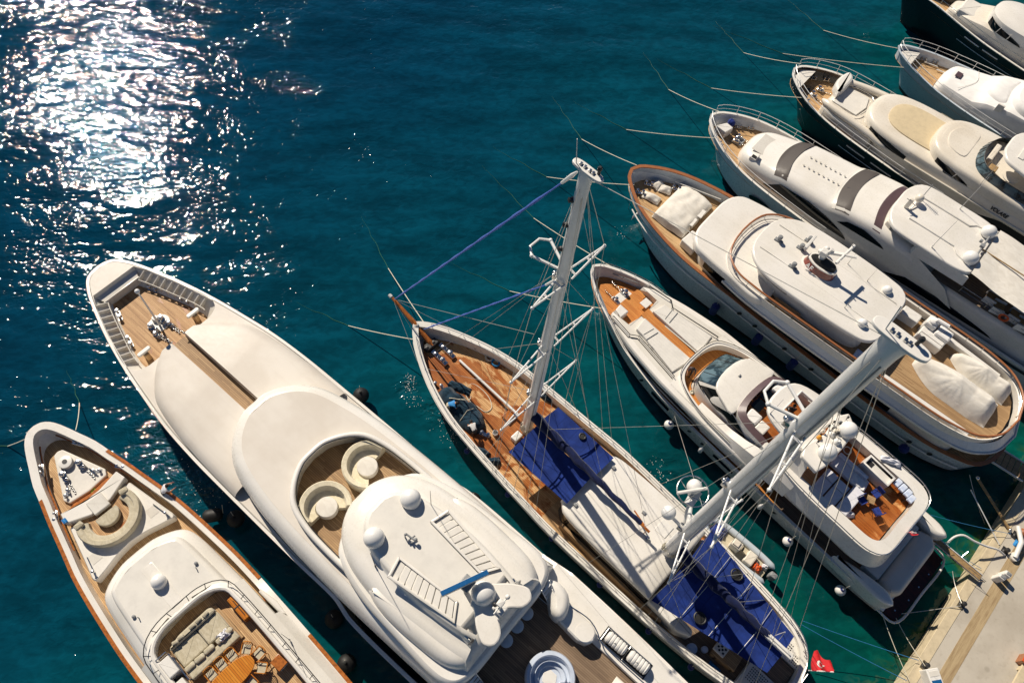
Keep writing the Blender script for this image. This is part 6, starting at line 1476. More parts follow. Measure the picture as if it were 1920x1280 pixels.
# ------------------------------------------------------------------ explorer yacht with the red-brown funnel
E_ = Frame(14.0, 39.1, 0, -43.4)
def build_E():
    t = thing('explorer_yacht', 'white yacht with brown rails, red-brown funnel lettered AF and two covered tenders', 'yacht', E_)
    hw = [(0, 0), (.3, .75), (1, 1.4), (2, 2.1), (3.5, 2.8), (5.4, 3.35), (7.8, 3.75), (11, 3.8), (16, 3.7), (24, 3.65), (28, 3.5), (30, 3.1), (31.5, 2.5), (32.3, 1.3), (32.5, 0)]
    sheer = [(0, 4.6), (7, 4.2), (12, 3.9), (15, 3.5), (24, 3.0), (33, 2.8)]
    hs = hull(t, hw, sheer, [(0, 3.5), (12, 3.2), (16, 2.5), (33, 2.0)], capw=.2, flare=.18, bowflare=.5, bowlen=4.5, rake=2.6, sternin=.8, mats=[M['hullblue'], M['boot']], mcap=M['brown_rail'], mdeck=M['teak'], caph=.06)
    g = G(); us = [2 + 29 * i / 60 for i in range(61)]; zf = Z(sheer)
    for s_ in (1, -1): g.tube([(u, s_ * (lerp(hs, u) * .955 + .02), zf(u) - 1.25) for u in us], .06, 6)
    g.mk('rubbing_strake', M['gel'], t)
    for u in (13.2, 14.6, 17.2, 19.5, 21.4, 27.5, 29):
        for s_ in (1, -1):
            g = G(); g.lathe((u, s_ * (lerp(hs, u) * .965), zf(u) - 1.0), [(.18, 0), (.2, .05), (.12, .06), (.02, .03)], 14, (0, s_, .2), 1, .6); g.mk('porthole', M['dark'], t)
    # bow fittings
    for u, v in ((1.6, .55), (3.4, 1.7), (1.6, -.6)): g = G(); bits(g, u, v, 3.6, 1.3, .5); g.mk('mooring_bits', M['steel'], t)
    g = G(); g.tube([(3.0, 2.0, 3.9), (6.6, 3.1, 3.9)], .04, 6); g.mk('handrail', M['white'], t)
    pad('bow_bench', 'white', t, [(6.9, 1.2), (6.9, 2.7), (7.6, 2.9), (7.6, 1.2)], 3.4, 4.0, .08); pad('bow_bench', 'white', t, [(6.7, -1.0), (6.6, -2.3), (7.8, -2.5), (7.8, -1.0)], 3.4, 4.1, .08)
    # main deck house
    h1 = [(7.8, 0), (7.9, 1.6), (8.4, 2.5), (10, 2.95), (14, 3.1), (24, 3.1), (29.5, 2.8), (29.5, 0)]
    g = G(); g.rings(mir(spl(h1, .3)), [(0, 2.2), (.05, 4.2)]); g.mk('deckhouse', M['gel_shade'], t)
    g = G(); band(g, spl(h1[1:-1], .3), 9, 29, [(9, 3.6), (30, 2.5)], [(9, 4.15), (30, 4.0)], 0, .04, off=.04); g.mk('deckhouse_window', M['glass'], t)
    plate('wheelhouse_roof', 'gel', t, [(7.15, 0), (7.2, 1.7), (7.45, 2.5), (8.0, 3.1), (9.2, 3.4), (11.2, 3.62), (14, 3.7), (14, 0)], 4.95, 5.55, .14)
    # upper deck with sloping side moulding
    um = [(9.9, 0), (10.0, 1.2), (10.4, 2.4), (11.4, 3.25), (13, 3.5), (18, 3.55), (24, 3.5), (28, 3.35), (29.8, 2.85), (30.9, 1.7), (31.3, 0)]
    uo = [(10.9, 3.5), (13, 3.8), (18, 3.9), (24, 3.85), (28, 3.7), (30.2, 3.2), (31.6, 1.9), (32.1, 0)]
    ui = [(11.4, 3.35), (13, 3.55), (18, 3.6), (24, 3.55), (28, 3.4), (29.9, 2.9), (31.1, 1.7), (31.5, 0)]
    ruled(t, 'upper_deck_moulding', 'hullblue', uo, 4.45, ui, 5.15, 70); ruled(t, 'moulding_lip', 'gel', uo, 4.47, uo, 4.28, 70)
    g = G(); P = [(u, w, 4.5) for u, w in spl(uo, .4)]; g.tube(P, .07, 6); g.tube([(u, -w, z) for u, w, z in P], .07, 6); g.mk('moulding_edge', M['gel'], t)
    g = G(); rows(g, hin(spl(um, .3), .1), None, 10.0, 31.1, 5.0, 60); g.mk('upper_deck', M['teak_dry'], t)
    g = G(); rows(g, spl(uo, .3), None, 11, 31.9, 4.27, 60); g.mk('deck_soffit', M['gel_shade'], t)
    ruled(t, 'bulwark', 'gel', um, 5.6, um, 4.98, 70); um2 = [(u - .1, w) if w < 2.5 and u < 11 else (u, w) for u, w in um]
    ui2 = [(9.75, 0), (9.85, 1.3), (10.25, 2.55), (11.3, 3.42)] + [(u, w + .12) for u, w in um[4:-1]] + [(31.45, 0)]
    ruled(t, 'bulwark_outer', 'gel', ui2, 5.65, ui2, 5.0, 70); ruled(t, 'bulwark_top', 'gel', um, 5.6, ui2, 5.65, 70)
    P = [(u, w, 6.05) for u, w in spl(um2, .4)]; g = G()
    for s_ in (1, -1):
        Q = [(u, s_ * w, z) for u, w, z in P]; g.tube(Q, .075, 6)
    r_ = g.mk('brown_top_rail', M['brown_rail'], t)
    g = G()
    for s_ in (1, -1):
        for p in P[::3]: g.tube([(p[0], s_ * p[1], 5.55), (p[0], s_ * p[1], 6.05)], .022, 5)
        Q = [(u, s_ * w, 5.85) for u, w, z in P]; g.tube(Q, .018, 5)
    g.mk('rail_stanchions', M['steel'], r_)
    # upper house and hardtop
    h2 = [(11.8, 0), (11.9, 1.2), (12.5, 2.0), (14, 2.35), (20.3, 2.3), (20.8, 1.8), (20.8, 0)]
    g = G(); g.rings(mir(spl(h2, .3)), [(0, 4.98), (.05, 5.9), (.1, 6.95)]); g.mk('upper_house', M['gel'], t)
    g = G(); band(g, spl(h2[1:-2], .3), 12.6, 19.8, 5.9, 6.7, .05, .1, off=.03); g.mk('upper_house_window', M['glass'], t)
    plate('hardtop', 'gel', t, [(11.0, 0), (11.05, .9), (11.4, 1.9), (12.3, 2.65), (13.5, 3.0), (16.4, 3.1), (19.8, 2.95), (20.8, 2.75), (21.35, 2.2), (21.5, 1.2), (21.5, 0)], 6.85, 7.1, .09, crown=.1)
    pad('deck_table', 'teak_dry', t, rect(14.6, 16.6, -3.1, -2.65), 5.0, 5.45, .03); pad('chair_cushion', 'bluewhite', t, rect(20.9, 21.9, -2.9, -2.2), 5.2, 5.4, .05)
    pad('front_seat', 'teak', t, [(10.9, -1.7), (10.6, 0), (10.9, 1.7), (11.3, 1.6), (11.1, 0), (11.3, -1.6)], 5.0, 5.4, .04)
    # funnel
    fo = [(14.3, 0), (14.4, .35), (15.0, .75), (15.8, .85), (16.5, .72), (16.9, .4), (16.95, 0)]
    g = G(); P = mir(spl(fo, .2)); g.rings(P, [(0, 7.1), (.02, 7.22), (.1, 7.25)]); f0 = g.mk('funnel_base', M['gel'], t)
    g = G(); g.rings(P, [(.12, 7.2), (.3, 7.75), (.33, 7.8)]); g.mk('funnel_casing', M['redwood'], f0)
    g = G(); g.rings(P, [(.26, 7.78), (.26, 7.88), (.36, 7.9)]); g.mk('funnel_rim', M['gel'], f0)
    g = G(); g.rings(P, [(.38, 7.9), (.5, 8.1)]); g.mk('funnel_top', M['black'], f0)
    me = text_mesh('AF', .5, .012, 0, .012); me.materials.append(M['white']); o = bpy.data.objects.new('funnel_lettering', me); COL.objects.link(o); o.parent = f0
    o.location = (15.05, -.68, 7.55); o.rotation_euler = (radians(60), 0, radians(-14))
    # mast over the funnel
    g = G(); g.tube([(15.3, .1, 8.0), (15.6, .3, 9.1)], [.22, .12], 10); g.tube([(14.9, .1, 8.5), (16.4, .4, 9.2)], .14, 8); g.tube([(16.3, -.6, 9.2), (16.5, 1.5, 9.25)], .1, 8); g.box(15.0, 15.5, -.2, .3, 8.5, 8.9, .08); g.tube([(16.4, .4, 9.2), (17.1, .6, 9.4)], .09, 6)
    for v in (-.5, .2, 1.3): g.tube([(16.4, v, 9.2), (16.4, v, 9.5)], .04, 6)
    g.mk('signal_mast', M['white'], t)
    g = G(); g.box(14.0, 14.2, -.1, 1.3, 8.15, 8.3, .04); g.tube([(14.1, .6, 7.1), (14.1, .6, 8.2)], .1, 8); g.mk('radar_scanner', M['white'], t)
    g = G(); dome(g, (15.2, 1.35, 7.6), .22); g.tube([(15.2, 1.35, 7.1), (15.2, 1.35, 7.6)], .06, 6); g.mk('small_dome', M['white'], t)
    for u, v in ((12.3, .05), (13.9, 1.5), (13.8, .55), (14.2, -1.2)):
        g = G(); g.slab([(u - .3, v - .14), (u + .3, v - .14), (u + .35, v), (u + .3, v + .14), (u - .3, v + .14)], 7.12, 7.25, .04); g.lathe((u, v, 7.2), [(.12, 0), (.13, .16), (.1, .2), (.17, .24), (.17, .42), (.12, .48), (.02, .49)], 14); g.mk('searchlight', M['grey'], t)
    for v in (1.75, -1.8): g = G(); dome(g, (20.0, v, 7.12), .32); g.mk('radome', M['dome'], t)
    for u, v in ((18.6, 1.5), (18.5, -1.5), (16.9, 1.8)): whip(t, u, v, 7.1, 1.5, 'wire', .014)
    for v in (-1.3, 1.3): g = G(); g.tube([(11.6, v, 7.17), (21.0, v, 7.17)], .02, 5); g.mk('hardtop_seam', M['gel_shade'], t)
    # after deck furniture
    pad('deck_locker', 'white', t, rect(21.7, 23.0, 2.2, 3.0), 5.0, 5.75, .08)
    pad('side_bench', 'white', t, [(23.2, -3.1), (29.4, -3.0), (29.4, -2.6), (23.2, -2.7)], 5.0, 5.5, .06)
    pad('side_bench', 'white', t, [(25.2, 3.2), (29.2, 2.9), (29.2, 2.6), (25.2, 2.85)], 5.0, 5.4, .05)
    cr = thing('deck_crane', 'white deck crane and locker unit with covers, forward of the covered tenders', 'crane', E_.sub(24.3, 2.2, 5.0, -3)); pad('crane_base', 'white', cr, rect(-.9, .9, -.75, .5), 0, .75, .08); pad('crane_box', 'white', cr, rect(-1.0, -.2, .1, 1.0), 0, 1.2, .15)
    g = G(); g.tube([(-.6, .5, 1.2), (-.5, .5, 1.5), (.3, .6, 1.5)], .16, 10); g.ball((-.6, .5, 1.25), .32, 12, .6); g.mk('crane_arm', M['cover_w'], cr)
    pad('crane_cover', 'cover_w', cr, rect(-.1, .95, -.05, .85), .2, 1.05, .12)
    g = G(); rail(g, [(-.8, -.7, .75), (.85, -.7, .75)], .3, .5, .02, 0); g.mk('crane_rail', M['steel'], cr)
    def tender(fr, L, W_, H_, lab, seed):
        g = G()
        def fn(i, j):
            x = (i - .5) * L; w = W_ * (1 - .78 * max(0, (.42 - i) / .42) ** 1.8) * (1 - .12 * max(0, i - .8) / .2); y = (j - .5) * 2 * w
            prof = min(1, (1 - abs(2 * j - 1) ** 2.6)) * (min(1, i * 12, (1 - i) * 9)) ** .5
            tent = max(0, 1 - abs(i - .48) * 2.3) * max(0, 1 - abs(2 * j - 1) * 1.2) * .5 + .3 * max(0, 1 - abs(i - .85) * 6) * (1 - abs(2 * j - 1))
            k = atan2(j - .5, (i - .48) * 3); wr = .09 * (abs(sin(k * 7 + seed)) ** .6 - .5) * (1 - abs(2 * j - 1) ** 3) * min(1, (abs(i - .48) + abs(j - .5)) * 3) + .015 * noise.noise(Vector((i * 14, j * 5, seed)))
            return (x, y, max(.02, prof * (H_ + wr) + tent))
        g.grid(fn, 60, 30); return tag(g.mk('covered_tender', M['cover'], None, fr, ang=60), lab, 'covered boat', 'covered tenders on the after deck')
    tender(E_.sub(27.2, -.15, 5.0, -1), 5.8, 1.3, .9, 'larger tender under a taut cream cover, beside the long white bench', 1); tender(E_.sub(28.2, 2.0, 5.0, -3), 4.3, .95, .7, 'smaller tender under a cream cover, next to the starboard brown rail', 4)
    lump('seating_cover', 'cover', E_.sub(5.0, .35, 3.45, 0), 'large cream cover over the bow seating with folds', 'cover', 2.9, 4.3, .85, 3, .22, .1, 40, None, .05)
    for u, v, a, L, lab in ((2.1, 1.1, 80, .9, 'small cream covered lump nearest the starboard bow bulwark'), (2.8, 1.1, 20, 1.0, 'small cream covered lump just ahead of the large bow cover'), (2.5, -.3, 10, 1.4, 'small oval cream cover on the port side of the bow deck')):
        lump('winch_cover', 'cover', E_.sub(u, v, 3.5, a), lab, 'cover', L, .75, .35, u, .5, .08, 16)
    ft = None
    for u, v, lab in ((6.15, .75, 'square pale table on the bow deck, starboard of its twin'), (6.1, -.35, 'square pale table on the bow deck, port of its twin')):
        f2 = E_.sub(u, v, 3.4, 4)
        if ft: dup(ft, f2, lab); continue
        ft = thing('square_table', lab, 'table', f2, 'square tables behind the bow cover'); pad('tabletop', 'white', ft, rect(-.36, .36, -.42, .42), .62, .68, .02)
        for a in (-1, 1):
            for b in (-1, 1): g = G(); g.tube([(a * .3, b * .34, 0), (a * .3, b * .34, .63)], .03, 6); g.mk('leg', M['teak'], ft)
    fl = thing('ensign', 'red flag hanging from a staff at the rounded stern', 'flag', E_.sub(31.5, 1.0, 5.7)); g = G(); g.tube([(0, 0, 0), (.9, 0, .8)], .025, 5); g.mk('staff', M['white'], fl); g = G(); g.grid(lambda i, j: (.25 + 1.3 * i, .1 * sin(i * 8 + j) + .12 * j, .2 + .45 * i + .35 * (j - .5) * (1 - .4 * i)), 16, 6); g.mk('flag_cloth', M['red'], fl)
    ps = thing('passerelle', 'wooden slatted boarding platform with white edges reaching toward the quay', 'gangway', E_.sub(32.2, -.1, 1.9, 4)); g = G()
    for k in range(6): g.box(.15 + k * .38, .48 + k * .38, -.62, .62, -.04, .02, .01)
    g.mk('slatted_deck', M['teak_dry'], ps); g = G(); g.box(0, 2.5, .64, .72, -.06, .1, .02); g.box(0, 2.5, -.72, -.64, -.06, .1, .02); g.mk('side_beam', M['gel'], ps)
    g = G(); g.tube([(2.5, 0, 0), (7.2, -.4, -.5)], .06, 6); g.mk('strut', M['grey'], ps)
build_E()
fender_group(E_, [('L', 11.5, -3.75, 1.5, 'navy cylinder fender nearest the bow of the brown-railed yacht'), ('L', 15.3, -3.7, 1.5, 'middle navy cylinder fender under the brown rail'), ('L', 18.3, -3.65, 1.5, 'navy cylinder fender abreast the dark windscreen of the middle yacht')], 'navy_fender', .3, 1.3, '', 'navy cylinder fenders of the brown-railed yacht')
fender_group(E_, [('L', 27.6, -3.7, 1.3, 'navy ball fender near the stern of the brown-railed yacht')], 'navy_fender', .36, 1, '', None, 'ball')
# ------------------------------------------------------------------ the four yachts at the upper right
F_ = Frame(21.6, 45.6, 0, -43.2); G_ = Frame(29.8, 51.1, 0, -43); H_ = Frame(40.6, 54.9, 0, -42.5); I_ = Frame(45.37, 62.07, 0, -43)
def bowrail(t, hs, sheer, u0, u1, h=.8, every=1.5, r=.025, mid=1):
    g = G(); zf = Z(sheer); us = [u0 + (u1 - u0) * i / 40 for i in range(41)]
    for s_ in (1, -1): rail(g, [(u, s_ * (lerp(hs, u) + .02), zf(u)) for u in us], h, every, r, mid)
    return g.mk('guard_rail', M['alu'], t)
def build_F():
    t = thing('motor_yacht', 'white yacht with two broad charcoal bands across its roof and a shade sail aft', 'yacht', F_)
    hw = [(0, 0), (.3, .7), (1, 1.35), (2, 2.0), (3.3, 2.6), (4.8, 3.0), (6.5, 3.25), (9, 3.4), (14, 3.5), (22, 3.5), (30, 3.3), (34, 3.1)]
    sheer = [(0, 3.9), (6, 3.5), (12, 3.2), (34, 2.9)]
    hs = hull(t, hw, sheer, [(0, 3.0), (8, 2.8), (34, 2.4)], capw=.14, flare=.14, bowflare=.5, bowlen=4.5, rake=2.4, mats=[M['grey_hull'], M['boot']], mcap=M['gel'], mdeck=M['teak'], caph=.04); bowrail(t, hs, sheer, .15, 13)
    zf = Z(sheer)
    for a, b, z0, z1 in ((6.5, 8.6, 1.4, 2.2), (24.5, 25.3, 1.2, 1.5), (27, 27.8, 1.2, 1.5)):
        for s_ in (1, -1):
            g = G(); n = 12; P = [(a + (b - a) * (.5 - .5 * cos(2 * pi * k / 24)), (z0 + z1) / 2 + (z1 - z0) / 2 * sin(2 * pi * k / 24)) for k in range(24)]
            g.add([(u, s_ * (lerp(hs, u) * (1 - .17 * ((zf(u) - z) / (zf(u) + .8)) ** .75) + .05), z) for u, z in P], [tuple(range(24))]); g.mk('hull_window', M['glass'], t)
    g = G(); us = [14 + 20 * i / 30 for i in range(31)]
    for s_ in (1, -1): g.tube([(u, s_ * (lerp(hs, u) * .97), 2.4) for u in us], .07, 6); g.tube([(u, s_ * (lerp(hs, u) * .985 + .03), 2.62) for u in us], .04, 6)
    g.mk('rubbing_strake', M['navy'], t)
    pad('bow_locker', 'white', t, [(.9, -.5), (1.4, .4), (2.1, .3), (1.9, -.6)], 3.0, 3.7, .06); pad('anchor_hatch', 'grey', t, [(2.6, -.4), (3.4, -.3), (3.4, .6), (2.6, .5)], 3.0, 3.1, .03)
    for v in (.3, -.2): g = G(); windlass(g, 2.9, v, 3.1, .9, .2); g.mk('windlass', M['steel'], t)
    g = G(); g.ball((1.6, .85, 3.5), .33, 12); g.tube([(1.6, .85, 3.0), (1.6, .85, 3.3)], .1, 6); g.mk('bow_thruster_cover', M['bluecloth'], t)
    for u, v in ((1.3, -.9), (2.2, -1.4), (3.0, 1.9), (2.2, 1.3)): g = G(); bits(g, u, v, 3.05, 1.0, .6 if v > 0 else -.6); g.mk('cleat', M['steel'], t)
    # smooth house: one shell with bands
    h = [(3.65, 0), (3.7, .9), (4.05, 1.6), (4.7, 2.05), (7.2, 2.45), (11, 2.75), (14, 2.85), (22, 2.9), (34, 2.7)]
    zt = [(3.6, 3.9), (5, 4.2), (7, 4.55), (8, 4.95), (12, 5.25), (13.2, 5.7), (15.2, 5.95), (19, 5.95), (20.5, 4.93), (34, 4.93)]
    g = G(); f = Z(zt); shell(g, spl(h, .35), [(0, 2.6), (.02, lambda u: f(u) - .75), (.12, lambda u: f(u) - .3), (.32, lambda u: f(u) - .1), (.55, lambda u: f(u))], camber=.16); g.mk('superstructure', M['gel'], t)
    hp = spl(h, .35)
    def bandtop(nm, mt, u0, u1, bow=.6, lift=.03):
        g = G(); L = []
        for i in range(9):
            row = []
            for j in range(21):
                s_ = 1 - j / 10; u = u0 + (u1 - u0) * i / 8 + bow * abs(s_) ** 2.2; w = lerp(hp, u) - .14; row.append((u, w * s_, f(u) + .16 * (1 - s_ * s_) + lift - .3 * abs(s_) ** 10))
            L.append(row)
        for a, b in zip(L, L[1:]): strip(g, a, b)
        return g.mk(nm, M[mt], t)
    bandtop('roof_band', 'band', 6.75, 7.85); b2 = bandtop('roof_band', 'band', 12.05, 13.15); b3 = bandtop('tinted_screen', 'mauve', 15.05, 15.7)
    bandtop('roof_crest', 'gel', 11.8, 12.03, lift=.06)
    for s_ in (-1, -.3, .6):
        g = G(); g.tube([(12.2 + abs(s_) * .4, s_ * 1.5, f(12.3) + .2), (13.0 + abs(s_) * .4, s_ * 1.4 + .1, f(13) + .14)], .02, 5); g.mk('wiper', M['steel'], b2)
    g = G()
    for y in (-.55, .55):
        for k in range(8): g.box(8.6 + k * .42, 8.75 + k * .42, y - .06, y + .06, 5.2 + k * .035, 5.24 + k * .035)
    g.mk('roof_hinges', M['gel_shade'], t)
    for s_ in (1, -1):
        for nm, a, b, za, zb in (('side_window', 6.9, 14.6, 3.15, 4.55), ('upper_side_window', 13.3, 17.2, 4.5, 5.3), ('aft_side_window', 18.2, 27, 2.9, 3.6)):
            g = G(); n = 24; us = [a + (b - a) * i / n for i in range(n + 1)]
            A = [(u, s_ * (lerp(hp, u) + .03), za + .25 * (i / n)) for i, u in enumerate(us)]; B = [(u, s_ * (lerp(hp, u) + .02), za + .25 * (i / n) + (min(zb, f(u) - .78) - za) * (min(1, 6 * i / n, ((1 - i / n) * 2) ** .6))) for i, u in enumerate(us)]
            strip(g, A, B); g.mk(nm, M['glass'], t)
    g = G(); g.box(4.55, 6.4, -1.15, 1.0, 4.33, 4.36, .01); g.mk('sunpad_outline', M['gel_shade'], t)
    o = G(); o.box(4.9, 5.5, -1.95, -1.5, 4.0, 4.3, .02); o = o.mk('open_hatch', M['white'], t); g = G(); g.box(4.98, 5.42, -1.9, -1.55, 4.3, 4.31); g.mk('hatch_opening', M['black'], o); g = G(); g.box(5.42, 5.5, -1.95, -1.5, 4.3, 4.65, .01); g.mk('hatch_lid', M['white'], o)
    # flybridge floor hint + hardtop
    pad('flybridge_console', 'cream', t, [(16.1, -2.0), (16.1, 2.2), (16.6, 2.4), (16.6, -2.2)], 5.9, 6.4, .08)
    plate('hardtop', 'gel', t, [(15.75, 0), (15.8, 1.2), (16.2, 2.2), (16.8, 2.7), (19.5, 2.85), (22.0, 2.75), (22.7, 2.4), (22.75, 0)], 6.65, 6.9, .1, crown=.14)
    for s_ in (1, -1):
        g = G(); g.rings([(18.6, s_ * 2.5), (22.5, s_ * 2.4), (22.9, s_ * 2.75), (18.8, s_ * 2.85)], [(0, 5.8), (.05, 6.7)]); g.mk('hardtop_support', M['gel'], t)
        g = G(); g.tube([(17.2, s_ * 1.25, 7.02), (20.8, s_ * 1.25, 7.04), (21.2, s_ * 1.7, 7.0), (22.4, s_ * 2.0, 6.98)], .07, 8); g.mk('hardtop_ridge', M['gel'], t)
        g = G(); dome(g, (22.1, s_ * 1.55, 7.0), .52); g.mk('radome', M['dome'], t)
        g = G(); g.add([(19, s_ * 2.75, 5.9), (22.2, s_ * 2.98, 4.9), (23.5, s_ * 3.05, 3.6), (17.0, s_ * 2.9, 4.8)], [(0, 1, 2, 3)]); g.mk('side_wing', M['gel'], t)
    g = G(); g.tube([(22.3, -1.6, 7.3), (22.3, 1.6, 7.3)], .07, 8); g.box(22.1, 22.4, -.3, .0, 7.3, 7.5, .03); g.box(21.9, 22.1, .1, .3, 7.3, 7.5, .03); g.mk('dome_crossbar', M['grey'], t)
    g = G(); dome(g, (16.9, .5, 7.3), .32); g.tube([(16.9, -.6, 7.0), (16.9, .5, 7.35)], .05, 6); g.tube([(16.2, -.7, 7.9), (17.0, -.45, 7.5)], .03, 5)
    g.box(16.4, 16.7, -.6, -.4, 7.0, 7.9, .03); r1 = g.mk('radar_unit', M['cream'], t)
    g = G(); g.tube([(17.0, 1.0, 7.1), (17.0, 1.0, 8.6)], .03, 5)
    for k in range(9): g.tube([(17.0, .85 - .01 * k, 7.5 + k * .12), (17.0, 1.15 + .01 * k, 7.5 + k * .12)], .012, 4)
    g.mk('antenna', M['grey'], t)
    for v in (-2.4, 2.3): whip(t, 19.6, v, 6.9, 3.4, 'white', .022, (0, v * .1))
    # after deck and shade
    g = G(); rows(g, [(22, 2.9), (34, 2.7)], None, 20.8, 34, 5.12, 10); g.mk('after_deck', M['teak_grey'], t)
    g = G(); g.grid(lambda i, j: (22.7 + 9 * i, -2.6 + 5.1 * j - .2 * sin(pi * i) * (1 - 2 * j), 7.15 - .25 * sin(pi * i) - .15 * abs(j - .5) + .03 * sin(i * 20 + j * 6)), 30, 16); g.mk('shade_sail', M['cover'], t)
    g = G(); g.tube([(22.4, -.1, 7.1), (31, -.4, 7.3)], .05, 6); g.mk('shade_boom', M['stain'], t)
    g = G(); us = [23 + 10 * i / 10 for i in range(11)]
    for s_ in (1, -1): rail(g, [(u, s_ * 2.75, 5.1) for u in us], .7, 1.8, .025)
    g.mk('after_deck_rail', M['steel'], t)
    lb = thing('life_ring', 'orange ring buoy hanging on the rail beside the slatted chairs', 'ring buoy', F_.sub(26.35, -2.82, 5.5)); g = G(); g.tube([(.28 * cos(a * pi / 12), 0, .28 * sin(a * pi / 12)) for a in range(25)], .08, 8, cap=False); g.mk('ring', M['orange'], lb)
    g = G(); g.tube([(.37 * cos(a * pi / 12), 0, .37 * sin(a * pi / 12)) for a in range(25)], .012, 4); g.mk('grab_line', M['white'], lb)
    cf = None
    for i, (u, v, lab) in enumerate(((25.0, -1.6, 'slatted wooden armchair on the right-hand edge yacht, forward in the row under the shade'), (25.7, -2.0, 'slatted wooden armchair just forward of the orange ring buoy'), (26.9, -1.8, 'slatted wooden armchair just aft of the orange ring buoy'), (27.6, -2.1, 'slatted wooden armchair by the right edge of the photo'))):
        f2 = F_.sub(u, v - .2, 5.12, 10 * (i % 2))
        if cf: dup(cf, f2, lab); continue
        cf = thing('slatted_chair', lab, 'chair', f2, 'slatted chairs under the shade sail'); g = G()
        for k in range(7): g.box(-.38, .38, -.36 + k * .105, -.29 + k * .105, .4, .44)
        g.mk('slatted_seat', M['stain'], cf)
        for s_ in (-1, 1): g = G(); g.box(-.42, .42, s_ * .42 - .04, s_ * .42 + .04, 0, .6, .02); g.mk('arm', M['white'], cf)
def build_G():
    t = thing('motor_yacht', 'cream yacht with navy hull, tan sunbathing roof and the name VOLARE on its side', 'yacht', G_)
    hw = [(0, 0), (.3, .75), (1, 1.4), (2, 2.05), (3.2, 2.6), (4.6, 2.95), (6.5, 3.2), (9, 3.35), (14, 3.45), (24, 3.45), (34, 3.2)]
    sheer = [(0, 4.0), (6, 3.6), (12, 3.3), (34, 3.1)]
    hs = hull(t, hw, sheer, [(0, 3.0), (8, 2.9), (34, 2.5)], capw=.12, flare=.16, bowflare=.55, bowlen=4.5, rake=2.6, mats=[M['navy'], M['boot']], mcap=M['gel'], mdeck=M['teak'], caph=.04); bowrail(t, hs, sheer, .15, 16)
    zf = Z(sheer)
    for s_ in (1, -1):
        for a, b in ((7.6, 9.4), (10, 12)):
            g = G(); us = [a + (b - a) * i / 6 for i in range(7)]; g.tube([(u, s_ * (lerp(hs, u) * .955), zf(u) - .75) for u in us], .05, 6); g.mk('hull_trim', M['gel'], t)
        g = G(); us = [7 + 25 * i / 30 for i in range(31)]; g.tube([(u, s_ * (lerp(hs, u) * .93 + .02), zf(u) - 1.3) for u in us], .03, 5); g.mk('hull_line', M['hullblue'], t)
    g = G(); rows(g, hin(hs, .25), None, .5, 1.5, 3.75, 8); g.mk('bow_cap', M['gel'], t)
    g = G(); windlass(g, 2.8, .5, 3.0, 1.1, .3); windlass(g, 2.7, -.5, 3.0, 1.1, -.2); g.mk('windlass', M['steel'], t)
    g = G(); g.lathe((2.0, -.1, 3.0), [(.16, 0), (.18, .04), (.05, .06)], 14); g.tube([(1.6, .2, 3.02), (2.3, .35, 3.02), (2.5, -.2, 3.02), (1.9, -.45, 3.02), (1.6, .2, 3.02)], .015, 4); g.mk('deck_hatch', M['dark'], t)
    for u, v in ((1.7, -1.1), (1.7, 1.1), (2.6, 1.8), (2.6, -1.6)): g = G(); bits(g, u, v, 3.2, 1.0, .6 if v > 0 else -.6); g.mk('cleat', M['steel'], t)
    # fore saloon with pool-like pad
    g = G(); P = [(3.9, 0), (3.95, 1.9), (4.5, 2.3), (8, 2.65), (9, 2.7), (9, 0)]; g.rings(mir(spl(P, .3)), [(0, 2.9), (.05, 3.7), (.2, 3.95), (.4, 4.0)]); g.mk('fore_coaming', M['cream'], t)
    for s_ in (1, -1):
        g = G(); P = spl([(3.7, s_ * 1.5, 4.05), (5, s_ * 1.95, 4.2), (8, s_ * 2.45, 4.35), (10.5, s_ * 2.75, 4.2)], .4); g.tube(P, [.12] + [.3] * (len(P) - 2) + [.08], 10); g.mk('side_moulding', M['cream'], t)
    pad('sun_pad', 'nonslip_w', t, [(4.5, -1.1), (4.5, 1.4), (6.6, 1.5), (6.95, .3), (6.7, -1.1)], 3.98, 4.1, .05)
    g = G(); P = spl([(4.4, -1.25, 4.2), (6.7, -1.3, 4.2), (7.15, .2, 4.2), (6.8, 1.65, 4.2), (4.4, 1.6, 4.2)], .3); g.tube(P, .03, 6); g.mk('pad_rail', M['steel'], t)
    g = G(); g.slab(spl([(4.45, -.7), (3.7, .2), (3.6, 1.3), (3.95, 2.3), (4.5, 1.9), (4.6, .5), (4.45, -.7)], .2)[:-1], 4.0, 4.75, .2); g.mk('headrest_pod', M['gel'], t)
    # three roof tiers
    def tier(nm, half, z0, z1, mt='cream', cam=.1, ins=.5):
        g = G(); shell(g, spl(half, .3), [(0, z0), (0, z1 - .4), (.08, z1 - .15), (.22, z1 - .03), (ins, z1)], camber=cam); return g.mk(nm, M[mt], t)
    tier('main_house', [(8.6, 0), (8.7, 1.6), (9.4, 2.6), (12, 2.95), (22, 3.0), (34, 2.8)], 2.7, 4.9)
    tier('lower_roof', [(7.15, 0), (7.2, .8), (7.6, 1.7), (8.4, 2.35), (10, 2.8), (13, 3.0), (15, 3.0)], 4.5, 5.35)
    a = G(); a.rings(mir(spl([(8.7, 0), (8.8, .7), (9.3, 1.4), (10.3, 1.8), (12.8, 1.9), (13.4, 1.8), (13.4, 0)], .3)), [(0, 5.3), (.05, 5.47), (.15, 5.5)], crown=.04); a.mk('tan_sun_pad', M['tan'], t)
    tier('middle_roof', [(12.6, 0), (12.65, .8), (13.0, 1.7), (13.8, 2.4), (15.2, 2.8), (18, 2.95), (30, 2.9)], 5.2, 6.25)
